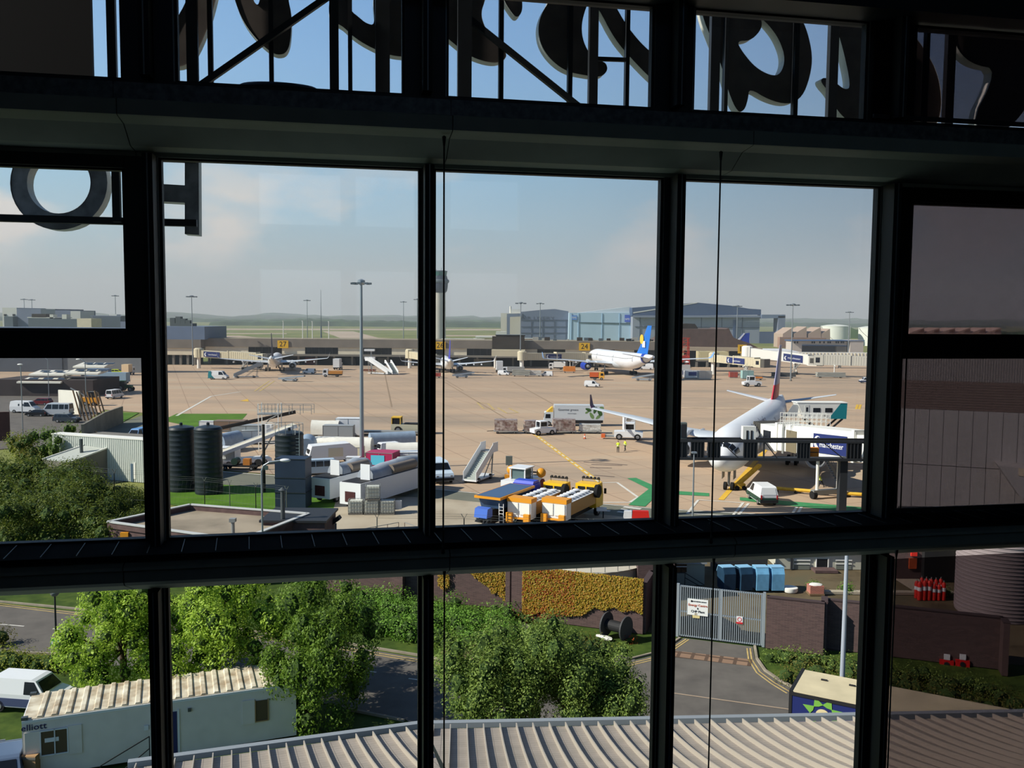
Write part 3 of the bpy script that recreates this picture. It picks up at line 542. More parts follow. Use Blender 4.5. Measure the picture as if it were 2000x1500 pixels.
MB().prism([q(1234,617),q(1234,601),q(1300,596),q(1360,591),q(1425,597),q(1462,603),q(1485,604.5),q(1485,615)],-2,92).build('gable',mNavyR,h3)
MB().prism([q(1236,612),q(1236,610),q(1360,590.5),q(1360,592)],-2.3,-2).build('verge',mRoofW,h3)
MB().prism([q(1236,620),q(1236,616),q(1530,616),q(1530,620)],-4,-2).build('gantry_beam',mHz,h3)
for px in (1250,1290,1330,1370,1410,1450): a=q(px,672); MB().box(a[0]-.3,a[0]+.3,-.6,0,-.3,zat(620,D,px)).build('door_rib',mHl,h3)
for py in (638,): MB().bar((q(1240,py)[0],-.4,q(1240,py)[1]),(q(1484,py)[0],-.4,q(1484,py+2)[1]),.5).build('rail',mHl,h3)
MB().prism([q(1516,672),q(1516,617),q(1530,617),q(1530,672)],-6,8).build('gantry_leg',mHz,h3)
MB().prism([q(1484,622),q(1484,614.5),q(1530,614.5),q(1530,621)],-6,8).build('gantry_head',mBlueC,h3)
MB().prism([q(1484,672),q(1484,648),q(1516,648),q(1516,672)],0,10).build('annex',M('slate_blue_annex',(78,92,120),.7),h3)
MB().prism([q(1432,672),q(1432,625),q(1437,625),q(1437,672)],-1.5,0).build('stair',mNavyR,h3)
# dark brown satellite building
D=405; st=thing('satellite_building','satellite building with dark brown mansard roof at the right end of the pier','building',(0,D,0))
MB().prism([q(1296,668),q(1330,643),q(1422,643),q(1428,641),q(1438,660),q(1470,671),q(1490,681),q(1490,692),q(1296,692)],4,40).build('mansard_roof',M('brown_roof_sheet',(96,78,72),.8,var=.15,vs_=.6),st)
MB().prism([q(1340,643),q(1341,635),q(1352,632),q(1370,633),q(1376,641),q(1376,643)],14,24).build('roof_plant',mBrown,st)
MB().prism([q(1262,690),q(1262,670),q(1315,665),q(1315,690)],0,6).build('link_roof',mBrown,st)
MB().prism([q(1236,684),q(1236,676),q(1490,680),q(1490,686)],-1,4).build('fascia',M('cream_fascia',(176,162,140),.8),st)
MB().prism([q(1290,704),q(1290,684),q(1488,686),q(1488,704)],0,4).build('window_band',mGlassD,st)
for px in (1330,1387,1418,1455): a=q(px,704); MB().box(a[0]-1.6,a[0]+1.6,-.6,0,a[1],zat(685,D,px)).build('wall_panel',M('cream_yellow_panel',(204,192,150),.8),st)
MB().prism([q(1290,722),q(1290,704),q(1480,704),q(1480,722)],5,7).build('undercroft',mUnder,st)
for i in range(9): a=q(1300+i*21,720); MB().box(a[0]-.5,a[0]+.5,0,1,-.0,zat(704,D)).build('column',mLedge,st)
a=q(1450,681.5); MB().cbox((a[0],-1.3,a[1]),(4,.2,4)).build('stand_sign',mSignY,st); text('18',3.4,mSignB,st,(a[0],-1.45,a[1]))
tr=thing('lattice_tower','red lattice access tower beside the blue-tailed airliner','tower',at(1339,372)); 
mRed=M('red_steel_paint',(190,62,46),.6)
for sx in (-1,1):
    for sy in (-1,1): MB().bar((sx*1.8,sy*1.8,0),(sx*1.3,sy*1.3,14),.35).build('leg',mRed,tr)
mb=MB()
for i in range(7): z0=i*2; mb.bar((-1.8,-1.8,z0),(1.6,-1.6,z0+2),.22); mb.bar((-1.8,-1.8,z0+2),(1.8,-1.8,z0+2),.25)
mb.build('bracing',mRed,tr); MB().cbox((0,0,5.5),(3.4,3.4,2.2)).build('platform',mRed,tr); MB().cbox((0,-2.2,1.6),(3.8,1,2.6)).build('base_cabin',M('pale_grey_box',(190,190,190),.6),tr)
# right background: office range, storage tanks, saw-tooth factory
D=560; of=thing('office_range','long low cream office range with paired windows before the white tanks','building',(0,D,0)); mOf=M('office_cream_wall',(188,180,172),.8); mOfB=M('office_blue_band',(70,100,140),.6)
MB().prism([q(1548,695),q(1548,665),q(1568,665),q(1568,695)],0,12).build('wing',mOf,of); MB().prism([q(1568,674),q(1568,665),q(1656,667),q(1656,676)],0,12).build('upper_wall',mOf,of)
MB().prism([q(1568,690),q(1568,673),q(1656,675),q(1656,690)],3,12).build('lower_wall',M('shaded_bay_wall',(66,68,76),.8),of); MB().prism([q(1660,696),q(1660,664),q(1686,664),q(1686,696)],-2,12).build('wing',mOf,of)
MB().prism([q(1546,666),q(1546,664.4),q(1688,664.4),q(1688,666)],-2.3,13).build('roof_edge',mOfB,of); MB().prism([q(1568,675),q(1568,673.4),q(1656,675),q(1656,676.4)],-.5,0).build('blue_band',mOfB,of)
MB().prism([q(1636,690),q(1636,676),q(1656,677),q(1656,690)],0,3).build('roller_door',mLedge,of)
for px in (1588,1592,1603,1611,1619,1623,1635,1639,1645,1649,1554,1559): a=q(px,668.7); MB().cbox((a[0],-.1,a[1]),(.9,.2,1.2)).build('window_pane',mGlassD,of)
a=at(1610,D-8); 
D=760; tk=None; mTank=M('white_tank_paint',(222,226,216),.5,var=.05,vs_=.1)
for px,r,yt,lab in ((1633,28/F*D,638,'large round white storage tank with a shallow cone roof'),(1709,30/F*D,641,'second round white storage tank, cut by the window frame at right')):
    o=thing('storage_tank',lab,'storage tank',at(px,D+r)); h=zat(yt,D,px); MB().lathe([(r,-.3),(r,h)],48).build('shell',mTank,o,True); MB().lathe([(r*1.01,h),(r*1.01,h+.4),(r*.6,h+1.4),(.2,h+2)],48).build('roof',mTank,o,True)
    mb=MB(); 
    for i in range(24):
        t=PI+PI*i/23*.5; mb.bar((r*1.02*math.cos(t),r*1.02*math.sin(t),h*(1-i/23)),(r*1.02*math.cos(t+.07),r*1.02*math.sin(t+.07),h*(1-(i+1)/23)),.3)
    mb.build('spiral_stair',mLedge,o)
D=700; fa=thing('factory','brick factory with a saw-tooth roof behind the hangar gantry','factory',(0,D,0)); mFa=M('factory_brick',(150,120,106),.9,var=.15,vs_=.2); mFr=M('factory_roof_sheet',(172,152,136),.8)
for i,(a,b_,t_) in enumerate(((1530,1550,640),(1552,1578,638),(1580,1606,639),(1606,1624,642))): MB().prism([q(a,682),q(a,652),q(b_-2,t_),q(b_,682)],0,24).build('saw_tooth_bay',mFr,fa)
MB().prism([q(1520,684),q(1520,658),q(1610,660),q(1610,684)],-6,0).build('wall',mFa,fa)
D=480; fb=thing('factory','row of six small pink saw-tooth rooflights on the horizon at the far right','factory',(0,D,0))
for i in range(6):
    a=1790+i*30; MB().prism([q(a-16,657),q(a-12,650),q(a+16,640),q(a+17,650),q(a+16,657)],0,14).build('rooflight',M('pinkish_roof',(206,176,162),.8),fb); MB().prism([q(a+3,649),q(a+8,645),q(a+14,643),q(a+15,649)],-.2,0).build('light_glazing',M('warm_glazing',(150,116,104),.5),fb)
MB().prism([q(1760,712),q(1760,653),q(1965,656),q(1965,712)],1,14).build('wall',mFa,fb)
# adjoining grey panelled building on the right
D=86.0; A0=at(1712,D); ang=R(-21); pbx=thing('panelled_building','tall grey metal-panelled building filling the right bay behind the blind','building',(A0.x,A0.y,0)); pbx.rotation_euler=(0,0,ang)
mPan=M('grey_wall_panel',(166,162,160),.5,var=.04,vs_=.4); mRib=M('ribbed_wall_sheet',(140,134,132),.5)
zt=18.9; z1_=zat(743,84,1745); z2_=zat(799,84,1745); z3_=zat(908,84,1745)
mb=MB(); 
for i in range(34):
    x=i*1.25; mb.box(x+.02,x+1.23,0,.3,z3_+.03,z2_-.02); mb.box(x+.02,x+1.23,0,.3,0,z3_-.03)
mb.build('flat_panels',mPan,pbx); MB().box(0,42,.05,20,0,zt-.1).build('structure_behind_panels',M('panel_joint_dark',(60,54,52),.8),pbx)
mb=MB(); x=0
while x<42: mb.box(x,x+.09,-.02,.05,z1_,zt); x+=.22
mb.box(0,42,0,.05,z1_,zt); mb.build('ribbed_sheet',mRib,pbx)
mb=MB(); zz=z2_
while zz<z1_-.1: mb.box(0,42,-.02,.05,zz,zz+.12); zz+=.24
mb.box(0,42,.0,.05,z2_,z1_); mb.build('louvre_band',M('brown_louvres',(120,104,98),.6),pbx)
MB().box(-.1,42,-.15,20,zt,zt+.3).build('coping',mLedge,pbx)
hz=MB().prism([(10.6,9.0),(15,8.8),(17,6.0),(12.5,6.2)],-3.2,.0).build('canopy_hood',mPan,pbx)
MB().box(12.2,17,-3.25,-3.2,8.2,8.9).build('canopy_fascia',M('cream_canopy_edge',(198,184,160),.6),pbx)
# high masts and lamp columns
mMast=M('galvanised_mast',(150,158,164),.4,.5)
def mast(px,py,ytop,label,r=.28,head=1.6,D=None,group='floodlight masts around the apron'):
    p=G(px,py) if D is None else at(px,D); Dd=p.y; h=zat(ytop,Dd,px)
    o=thing('floodlight_mast',label,'mast',p,0,group); MB().tube((0,0,0),(0,0,h),r,r*.55,12).build('pole',mMast,o,True)
    MB().lathe([(head*.25,h-.5),(head*.45,h-.2),(head*.45,h+.1),(.1,h+.3)],12).build('head_ring',mMast,o)
    for i in range(8):
        t=2*PI*i/8; c=(head*math.cos(t),head*math.sin(t),h-.35); mb=MB(); mb.cbox(c,(head*.36,head*.36,head*.22)); mb.bar((0,0,h-.1),c,.07); mb.build('floodlight',mHz2,o)
    MB().lathe([(r*1.8,0),(r*1.8,.4),(r*1.1,.6)],12).build('base',mLedge,o); return o
mast(707,916,549,'tallest floodlight mast standing in the middle among the ground equipment',.34,1.25)
for px,yb,yt,lab,D_ in ((375,713,578,'floodlight mast before the blue-grey terminal block',385),(600,668,586,'floodlight mast behind the pier above the white store panels',600),(788,668,589,'left of the pair of far masts just left of the control tower',640),(815,668,584,'right of the pair of far masts just left of the control tower',560),(1017,722,591,'floodlight mast in front of the dark brown plant room',378),(1055,668,592,'floodlight mast in front of the grey-blue hangar',520),(1440,672,597,'floodlight mast before the largest hangar and the brown roof',455),(1548,741,594,'floodlight mast left of the cream office range',318),(1659,690,609,'floodlight mast in front of the first white storage tank',520),(226,640,577,'floodlight mast above the distant terminal shed',600),(48,640,584,'left of the two masts on the distant terminal roof',660),(63,640,585,'right of the two masts on the distant terminal roof',650)):
    mast(px,yb,yt,lab,.26 if D_<450 else .34,2.0,D_)
o=thing('radio_mast','very thin tall radio mast rising behind the pier','mast',at(627,700)); MB().tube((0,0,0),(0,0,zat(566,700,627)),.45,.12,6).build('pole',mHz2,o); MB().tube((0,0,0),(0,0,14),.8,.5,6).build('base_section',mHz2,o)
for px,yt,lab in ((553,627,'first from the left of four white lamp columns on the pier roof'),(591,627,'second from the left of four white lamp columns on the pier roof'),(610,628,'third from the left of four white lamp columns on the pier roof'),(642,628,'rightmost of four white lamp columns on the pier roof')):
    h=zat(yt,402,px); o=thing('lamp_column',lab,'lamp column',Vector((at(px,402).x,402,11.7)),0,'white lamp columns on the pier roof'); MB().tube((0,0,0),(0,0,h-11.7),.2,.14,8).build('pole',mWhite,o); MB().cbox((0,-.5,h-11.7),(.4,1.4,.25)).build('lamp_head',mWhite,o)
for px,yb,yt,hx,lab in ((25.5*1.76,848,712,-1,'leftmost grey street lamp in the car park'),(96,790,698,-14,'second street lamp in the car park, behind the white van'),(169,812,702,-13,'third street lamp, by the white wall panel')):
    p=G(px,yb); h=zat(yt,p.y,px); o=thing('street_lamp',lab,'street lamp',p,0,'street lamps in the car park'); s=p.y/F
    MB().path([(0,0,0),(0,0,h-.6),(hx*s*.4,0,h-.1),(hx*s,0,h)],.09,8).build('pole',mMast,o); MB().ico((hx*s,0,h),.55,0,2,(1,.5,.3)).build('lamp_head',mWhite,o,True)

# small things on and behind the pier
mRU=M('roof_unit_pale',(170,168,160),.7); random.seed(77)
for i in range(26):
    px=random.uniform(1040,1285); s_=random.uniform(.5,1.6); MB().cbox((X(px),4+random.uniform(0,8),11.75+s_*.5),(s_*1.6,1.4,s_)).build('roof_unit',(mRU,mGlassD,mHz2,mBrown)[i%4],pier)
hu=thing('airfield_hut','low white canopy building with small cream wings left of the grey hangars','building',at(955,690)); k=690/F
MB().box(-18*k,18*k,0,14,0,6.2).build('wall',mCream,hu); MB().box(-26*k,22*k,-3,15,6.2,7.2).build('canopy_roof',mRoofW,hu); MB().box(-12*k,-2*k,-.3,0,0,4.6).build('opening',mBrown,hu); MB().box(14*k,34*k,-4,8,0,11).build('wing',mRoofW,hu); MB().box(-30*k,-24*k,-2,2,0,5.6).build('gate_pier',mRoofW,hu)
gh=thing('site_hut','long low red-brown store behind the pier roof right of the plant room','building',at(1035,560)); MB().box(-8,10,0,5,0,8.6).build('wall',M('red_brown_store',(156,84,64),.8),gh); MB().box(-8.3,10.3,-.3,5.3,8.6,9.0).build('roof',mRoofW,gh)
bd=thing('airfield_building','long low dark shed with a pale roof edge right of the control tower','building',at(900,640)); MB().box(-13,16,0,10,0,5.6).build('wall',mHz2,bd); MB().box(-14,17,-.5,10.5,5.6,6.3).build('roof',mRoofW,bd)
# ================= airliners =================
mFw=M('airliner_white',(226,228,232),.3,var=.03,vs_=.6); mWing=M('wing_grey',(196,202,208),.35); mTyre=M('tyre_rubber',(24,24,26),.85); mStrut=M('gear_strut',(150,152,154),.4,.5); mFan=M('fan_dark',(40,42,46),.5); mWin=M('cabin_window_dark',(30,34,42),.2)
def airliner(label,gear,rz,s=1.0,L=63.0,r=2.82,span=30.0,fh=17.4,cols={},ngear=6.7,title=None,name='airliner'):
    o=thing(name,label,'aeroplane',gear,rz); k=L/63.0
    mfin=cols.get('fin',mFw); mlet=cols.get('winglet',mFw); meng=cols.get('engine',mWing); mtail=cols.get('tail',mFw); mbelly=cols.get('belly',mWing)
    zc=cols.get('zc',5.4)*s; r*=s; nose=ngear*s; Lf=L*s; n=28
    def sec(t):   # distance behind the nose -> (radius, centre height)
        if t<9*k*s:
            u=t/(9*k*s); rr=r*math.sqrt(max(0,1-(1-u)**2.0))**.92; return rr,zc-.55*s*(1-u)**1.5
        te=Lf-t; tl=20*k*s
        if te<tl: u=te/tl; return r*(.10+.90*(1-(1-u)**1.7)),zc+r*.85*(1-u)**1.5
        return r,zc
    ts=[0.001,.25,.7,1.4,2.4,3.6,5,7,9]; ts=[t*k*s for t in ts]+[Lf*f for f in (.2,.3,.4,.5,.6,.68,.72,.76,.8,.84,.88,.92,.95,.975,.99,1.0)]
    def ring(t,e=0):
        rr,z=sec(t); rr=max(rr,.03)+e; return [(nose-t,rr*math.sin(2*PI*i/n),z+rr*math.cos(2*PI*i/n)) for i in range(n)]
    split=Lf*.84
    mb=MB(); mb.loft([ring(t) for t in ts if t<=split+.01]); mb.build('fuselage',mFw,o,True)
    mb=MB(); mb.loft([ring(t) for t in ts if t>=split-.01]); mb.build('tail_cone',mtail,o,True)
    # cockpit glazing
    mb=MB()
    for a0,a1,t0,t1 in ((.05,.50,1.1,2.0),(.55,.92,1.2,2.2),(.97,1.28,1.5,2.6)):
        for sg_ in (-1,1):
            g_=[[(lambda rr_,z_,a_,t_:(nose-t_,(rr_+.03*s)*math.sin(a_),z_+(rr_+.03*s)*math.cos(a_)))(*sec((t0+(t1-t0)*v/3)*k*s),sg_*(a0+(a1-a0)*u/3),(t0+(t1-t0)*v/3)*k*s) for u in range(4)] for v in range(4)]
            mb.loft(g_,caps=False,closed=False)
    mb.build('cockpit_window',mWin,o,fixn=False)
    for sd in (-1,1):                       # cabin windows and doors, each side
        mb=MB(); x=nose-6.5*k*s
        while x>nose-Lf*.80:
            rr,z=sec(nose-x); a=1.30; y=sd*(rr+.02)*math.sin(a); zz=z+(rr+.02)*math.cos(a); mb.add([(x,y,zz-.2*s),(x-.25*s,y,zz-.2*s),(x-.25*s,y*.985,zz+.2*s),(x,y*.985,zz+.2*s)],[(0,1,2,3)]); x-=.55*s
        mb.build('window_row',mWin,o,fixn=False)
        for f in (.09,.24,.52,.80):
            rr,z=sec(Lf*f); x=nose-Lf*f; pts=[]
            for a in (1.75,1.5,1.2,1.0): pts.append([(x+.5*s,sd*(rr+.02)*math.sin(a),z+(rr+.02)*math.cos(a)),(x-.5*s,sd*(rr+.02)*math.sin(a),z+(rr+.02)*math.cos(a))])
            mb=MB(); mb.loft(pts,caps=False,closed=False); mb.build('door',M('door_outline_grey',(176,180,186),.4),o,fixn=False)
    def foil(x,y,z,c,th,sd,vert=False):
        out=[]
        for u,v in ((0,0),(.03,.35),(.12,.75),(.3,1),(.6,.75),(1,.05),(.6,-.35),(.3,-.6),(.1,-.5),(.03,-.25)):
            out.append((x-u*c,y+ (v*th if vert else 0),z+(0 if vert else v*th)))
        return out
    S_=span*s; wx=nose-Lf*.335; tipx=wx-S_*.62
    for sd in (-1,1):
        P=[(wx+2*s,0,zc-r*.55,12.2*k*s,.8*s),(wx,sd*r*.95,zc-r*.55,11*k*s,.75*s),(wx-S_*.62*.34,sd*S_*.36,zc-r*.35,6.6*k*s,.42*s),(wx-S_*.62*.7,sd*S_*.70,zc+.02*s,4.3*k*s,.28*s),(tipx,sd*S_*.985,zc+.7*s,2.4*k*s,.14*s)]
        mb=MB(); mb.loft([foil(x,y,z,c,t,sd) for x,y,z,c,t in P]); wo=mb.build('wing',mWing,o,True)
        mb=MB(); mb.loft([foil(tipx-.05,sd*S_*.985,zc+.7*s,2.4*k*s,.14*s,sd),foil(tipx-1.0*s,sd*(S_+.15*s),zc+1.2*s,1.9*k*s,.1*s,sd),foil(tipx-2.4*s,sd*(S_+.65*s),zc+2.9*s,.8*k*s,.06*s,sd)]); mb.build('winglet',mlet,wo,True)
        for f in (.28,.42,.58,.74):
            x=wx-S_*.62*f-5.2*k*s*(1-f*.45); mb=MB(); mb.loft([[(x+dx,sd*S_*f+rr*math.cos(a),zc-.25*r*(1-f)-.45*s+rr*1.2*math.sin(a)) for a in [2*PI*i/8 for i in range(8)]] for dx,rr in ((2.2*s,.05),(1*s,.28*s),(-1*s,.26*s),(-2.6*s,.04))]); mb.build('flap_fairing',mWing,wo,True)
        # engine
        ex=wx-S_*.62*.31+3.2*s; ey=sd*S_*.315; ez=zc-r*.35-1.75*s; er=1.45*s*cols.get('er',1); mb=MB()
        prof=[(ex+2.6*s,.92),(ex+2.4*s,1.02),(ex+1.2*s,1.1),(ex-.8*s,1.05),(ex-2.2*s,.85),(ex-2.2*s,.74),(ex+1.4*s,.80),(ex+2.6*s,.90)]
        mb.loft([[(x,ey+er*q*math.cos(2*PI*i/20),ez+er*q*math.sin(2*PI*i/20)) for i in range(20)] for x,q in prof],caps=False); eo=mb.build('engine',meng,o,True)
        mb=MB(); mb.tube((ex+1.5*s,ey,ez),(ex+1.3*s,ey,ez),er*.84,n=20); mb.tube((ex+2.1*s,ey,ez),(ex+1.5*s,ey,ez),.05,er*.28,12); mb.build('fan',mFan,eo)
        mb=MB(); mb.tube((ex-1.0*s,ey,ez),(ex-3.6*s,ey,ez),er*.6,er*.22,16); mb.build('exhaust_cone',mStrut,eo,True)
        mb=MB(); mb.prism([(ex+1*s,ez+er*.9),(ex-5*s,ez+er*1.55),(ex-1*s,ez+er*1.7)],ey-.18*s,ey+.18*s); mb.build('pylon',mWing,eo)
        # tailplane
        tx=nose-Lf*.885; rr,zt_=sec(Lf*.90); H_=9.7*k*s*cols.get('ht',1)
        mb=MB(); mb.loft([foil(tx,sd*rr*.5,zt_+.2*rr,5.4*k*s,.35*s,sd),foil(tx-4.6*k*s,sd*H_,zt_+.2*rr+1.5*s,2.0*k*s,.12*s,sd)]); mb.build('tailplane',mWing,o,True)
        # main gear
        gx=nose-Lf*.505; gy=sd*5.3*k*s*(1 if s*k>.85 else .62); mb=MB(); mb.tube((gx,gy,zc-r*.6),(gx,gy,.7*s),.22*s); g=mb.build('main_gear',mStrut,o,True)
        for dx in (-1.0,1.0):
            for dy in (-.62,.62): w_=MB(); w_.tube((gx+dx*s*k,gy+dy*s-.22*s,.66*s),(gx+dx*s*k,gy+dy*s+.22*s,.66*s),.66*s,n=16); w_.build('wheel',mTyre,g,True)
    # fin
    f0=nose-Lf*.775; zt0=zc+r*.80; ft=fh*s
    def ff(x,z,c,th): return foil(x,0,z,c,th,1,True)+[]
    def fring(x,z,c,th): 
        pr=((0,0),(.05,.7),(.3,1),(.7,.6),(1,.03),(1,-.03),(.7,-.6),(.3,-1),(.05,-.7)); return [(x-u*c,v*th,z) for u,v in pr]
    mids=.3; xa=f0; xb=f0-9.0*k*s; c0=9.4*k*s; c1=3.4*k*s; zm=zt0+(ft-zt0)*mids
    mb=MB(); mb.loft([fring(xa+2.6*k*s,zt0-.3*s,c0+3.4*k*s,.36*s),fring(xa,zt0+.7*s,c0,.34*s),fring(xa+(xb-xa)*mids,zm,c0+(c1-c0)*mids,.28*s)]); fo=mb.build('fin_root',cols.get('finroot',mfin),o,True)
    mb=MB(); mb.loft([fring(xa+(xb-xa)*mids,zm,c0+(c1-c0)*mids,.28*s),fring(xb,ft,c1,.12*s)]); mb.build('fin',mfin,o,True)
    # belly fairing, nose gear
    mb=MB(); mb.loft([[(nose-Lf*f,q*r*.98*math.sin(a),zc-r*.42+q*r*.75*-math.cos(a)) for a in [2*PI*i/16 for i in range(16)]] for f,q in ((.28,.3),(.34,.9),(.42,1),(.54,1),(.6,.8),(.66,.3))]); mb.build('belly_fairing',mbelly,o,True)
    mb=MB(); mb.tube((0,0,zc-r*.8),(0,0,.5*s),.16*s); mb.bar((0,0,1.2*s),(-1.6*s,0,zc-r*.85),.12*s); mb.box(-.9*s,-1.0*s+2.0*s,-.75*s,-.70*s,1.55*s,zc-r*.8); mb.box(-.9*s,1.0*s,.70*s,.75*s,1.55*s,zc-r*.8); g=mb.build('nose_gear',mStrut,o,True)
    for sd in (-1,1): w_=MB(); w_.tube((0,sd*.25*s,.52*s),(0,sd*.62*s,.52*s),.52*s,n=18); w_.build('wheel',mTyre,g,True)
    o['_sec']=0; del o['_sec']; return o,sec,nose,Lf,zc,r
mMaroon=M('dark_purple_winglet',(74,34,70),.4); mRedF=M('red_fin_paint',(196,30,48),.4); mPaleF=M('silver_lilac_fin',(150,146,172),.35); mBluF=M('bright_blue_fin',(30,112,204),.4); mBluD=M('royal_blue_paint',(26,58,160),.4); mIvory=M('airliner_pale',(214,214,212),.35); mYelE=M('yellow_emblem',(240,190,60),.5)
near,sec,nose,Lf,zc,r=airliner('near white twin-engine airliner nose-on to the window, red and lilac fin, purple winglet',G(1423,957),-113.3,cols=dict(fin=mPaleF,finroot=mRedF,winglet=mMaroon,engine=mFw))
# airline titles along the left upper side, emblem under the cockpit
tx=text('virgin atlantic',2.1,M('grey_titles',(92,92,110),.5),near,(0,0,0),sx=1.15,name='titles'); a=.80; tx.location=(nose-19,(r+.06)*math.sin(a),zc+(r+.06)*math.cos(a)); tx.rotation_euler=(R(90)-a*.95,0,PI)
mb=MB(); 
for (u,v,q) in ((0,0,.34),(.3,.25,.22),(-.3,.2,.2),(-.1,-.35,.24),(.35,-.25,.18),(.1,.45,.16)): 
    t=4.3+u*1.6; rr,z_=sec(t); a=1.65-v*.5; mb.ico((nose-t,(rr+.0)*math.sin(a),z_+(rr)*math.cos(a)),q,0,1,(1,.25,1))
mb.build('nose_emblem',M('faded_red_emblem',(176,84,84),.5),near)
tcook,sec,nose,Lf,zc,r=airliner('white airliner with bright blue tail fin and blue engine at the far stands',at(1166,374),103,s=1.12,cols=dict(fin=mBluF,finroot=mBluF,tail=mFw,winglet=M('pale_blue_winglet',(120,160,214),.4),engine=mBluD))
mb=MB(); fx=nose-Lf*.86
for u,v,q in ((0,0,1.3),): mb.tube((fx,.5,14.5),(fx,.62,14.5),1.7,n=24)
mb.build('fin_emblem',mYelE,tcook); MB().box(fx-3.3,fx-.6,.46,.6,11.6,13.9).build('fin_emblem',mFw,tcook)
rr,z_=sec(Lf*.9); mb=MB(); mb.lathe([(rr*1.03,-2.2),(rr*1.06,0),(rr*1.03,2.2)],20,caps=False); e_=mb.build('tail_band',mBluD,tcook,True); e_.rotation_euler=(0,PI/2,0); e_.location=(nose-Lf*.89,0,z_)
e_.scale=(1,1,.8)
airliner('white twin-jet seen from behind at the left stand, thin dark blue fin',at(541,372),102,s=1.12,L=46,r=1.95,span=18.5,fh=13.8,ngear=5,cols=dict(fin=M('dark_navy_fin',(40,44,70),.4),zc=4.0,er=.85,belly=mIvory,tail=mIvory,winglet=mWing))
airliner('white twin-jet with violet-blue fin seen from behind, beside the control tower base',at(868,368),98,s=1.08,L=39,r=1.98,span=16.8,fh=12.3,ngear=4.5,cols=dict(fin=M('violet_blue_fin',(62,64,170),.4),zc=3.7,er=.8,belly=mIvory,tail=mIvory,winglet=mWing))
# blue tip of another fin behind the satellite
p=at(1452,470); o=thing('airliner','blue tail fin of an airliner standing behind the brown satellite roof','aeroplane',(p.x,p.y,0),200)
q2=lambda px,py:(at(px,470).x-p.x,zat(py,470,px)); MB().prism([q2(1440,690),q2(1442,664),q2(1452,651.5),q2(1465,650),q2(1464,664),q2(1468,690)],-.3,.3).build('fin',mBluD,o); MB().prism([q2(1441,665),q2(1453,651),q2(1456,651),q2(1445,665)],-.45,.45).build('fin_leading_edge',mFw,o); MB().loft([[(x,rr_*math.cos(2*PI*i/16),4.5+rr_*math.sin(2*PI*i/16)) for i in range(16)] for x,rr_ in ((-9,.3),(-5,1.6),(4,2.2),(22,2.2),(30,.6))]).build('fuselage',mFw,o,True); o.rotation_euler=(0,0,0); [MB().tube((x,0,0),(x,0,3.5),.35).build('landing_gear',mStrut,o) for x in (0,20)]
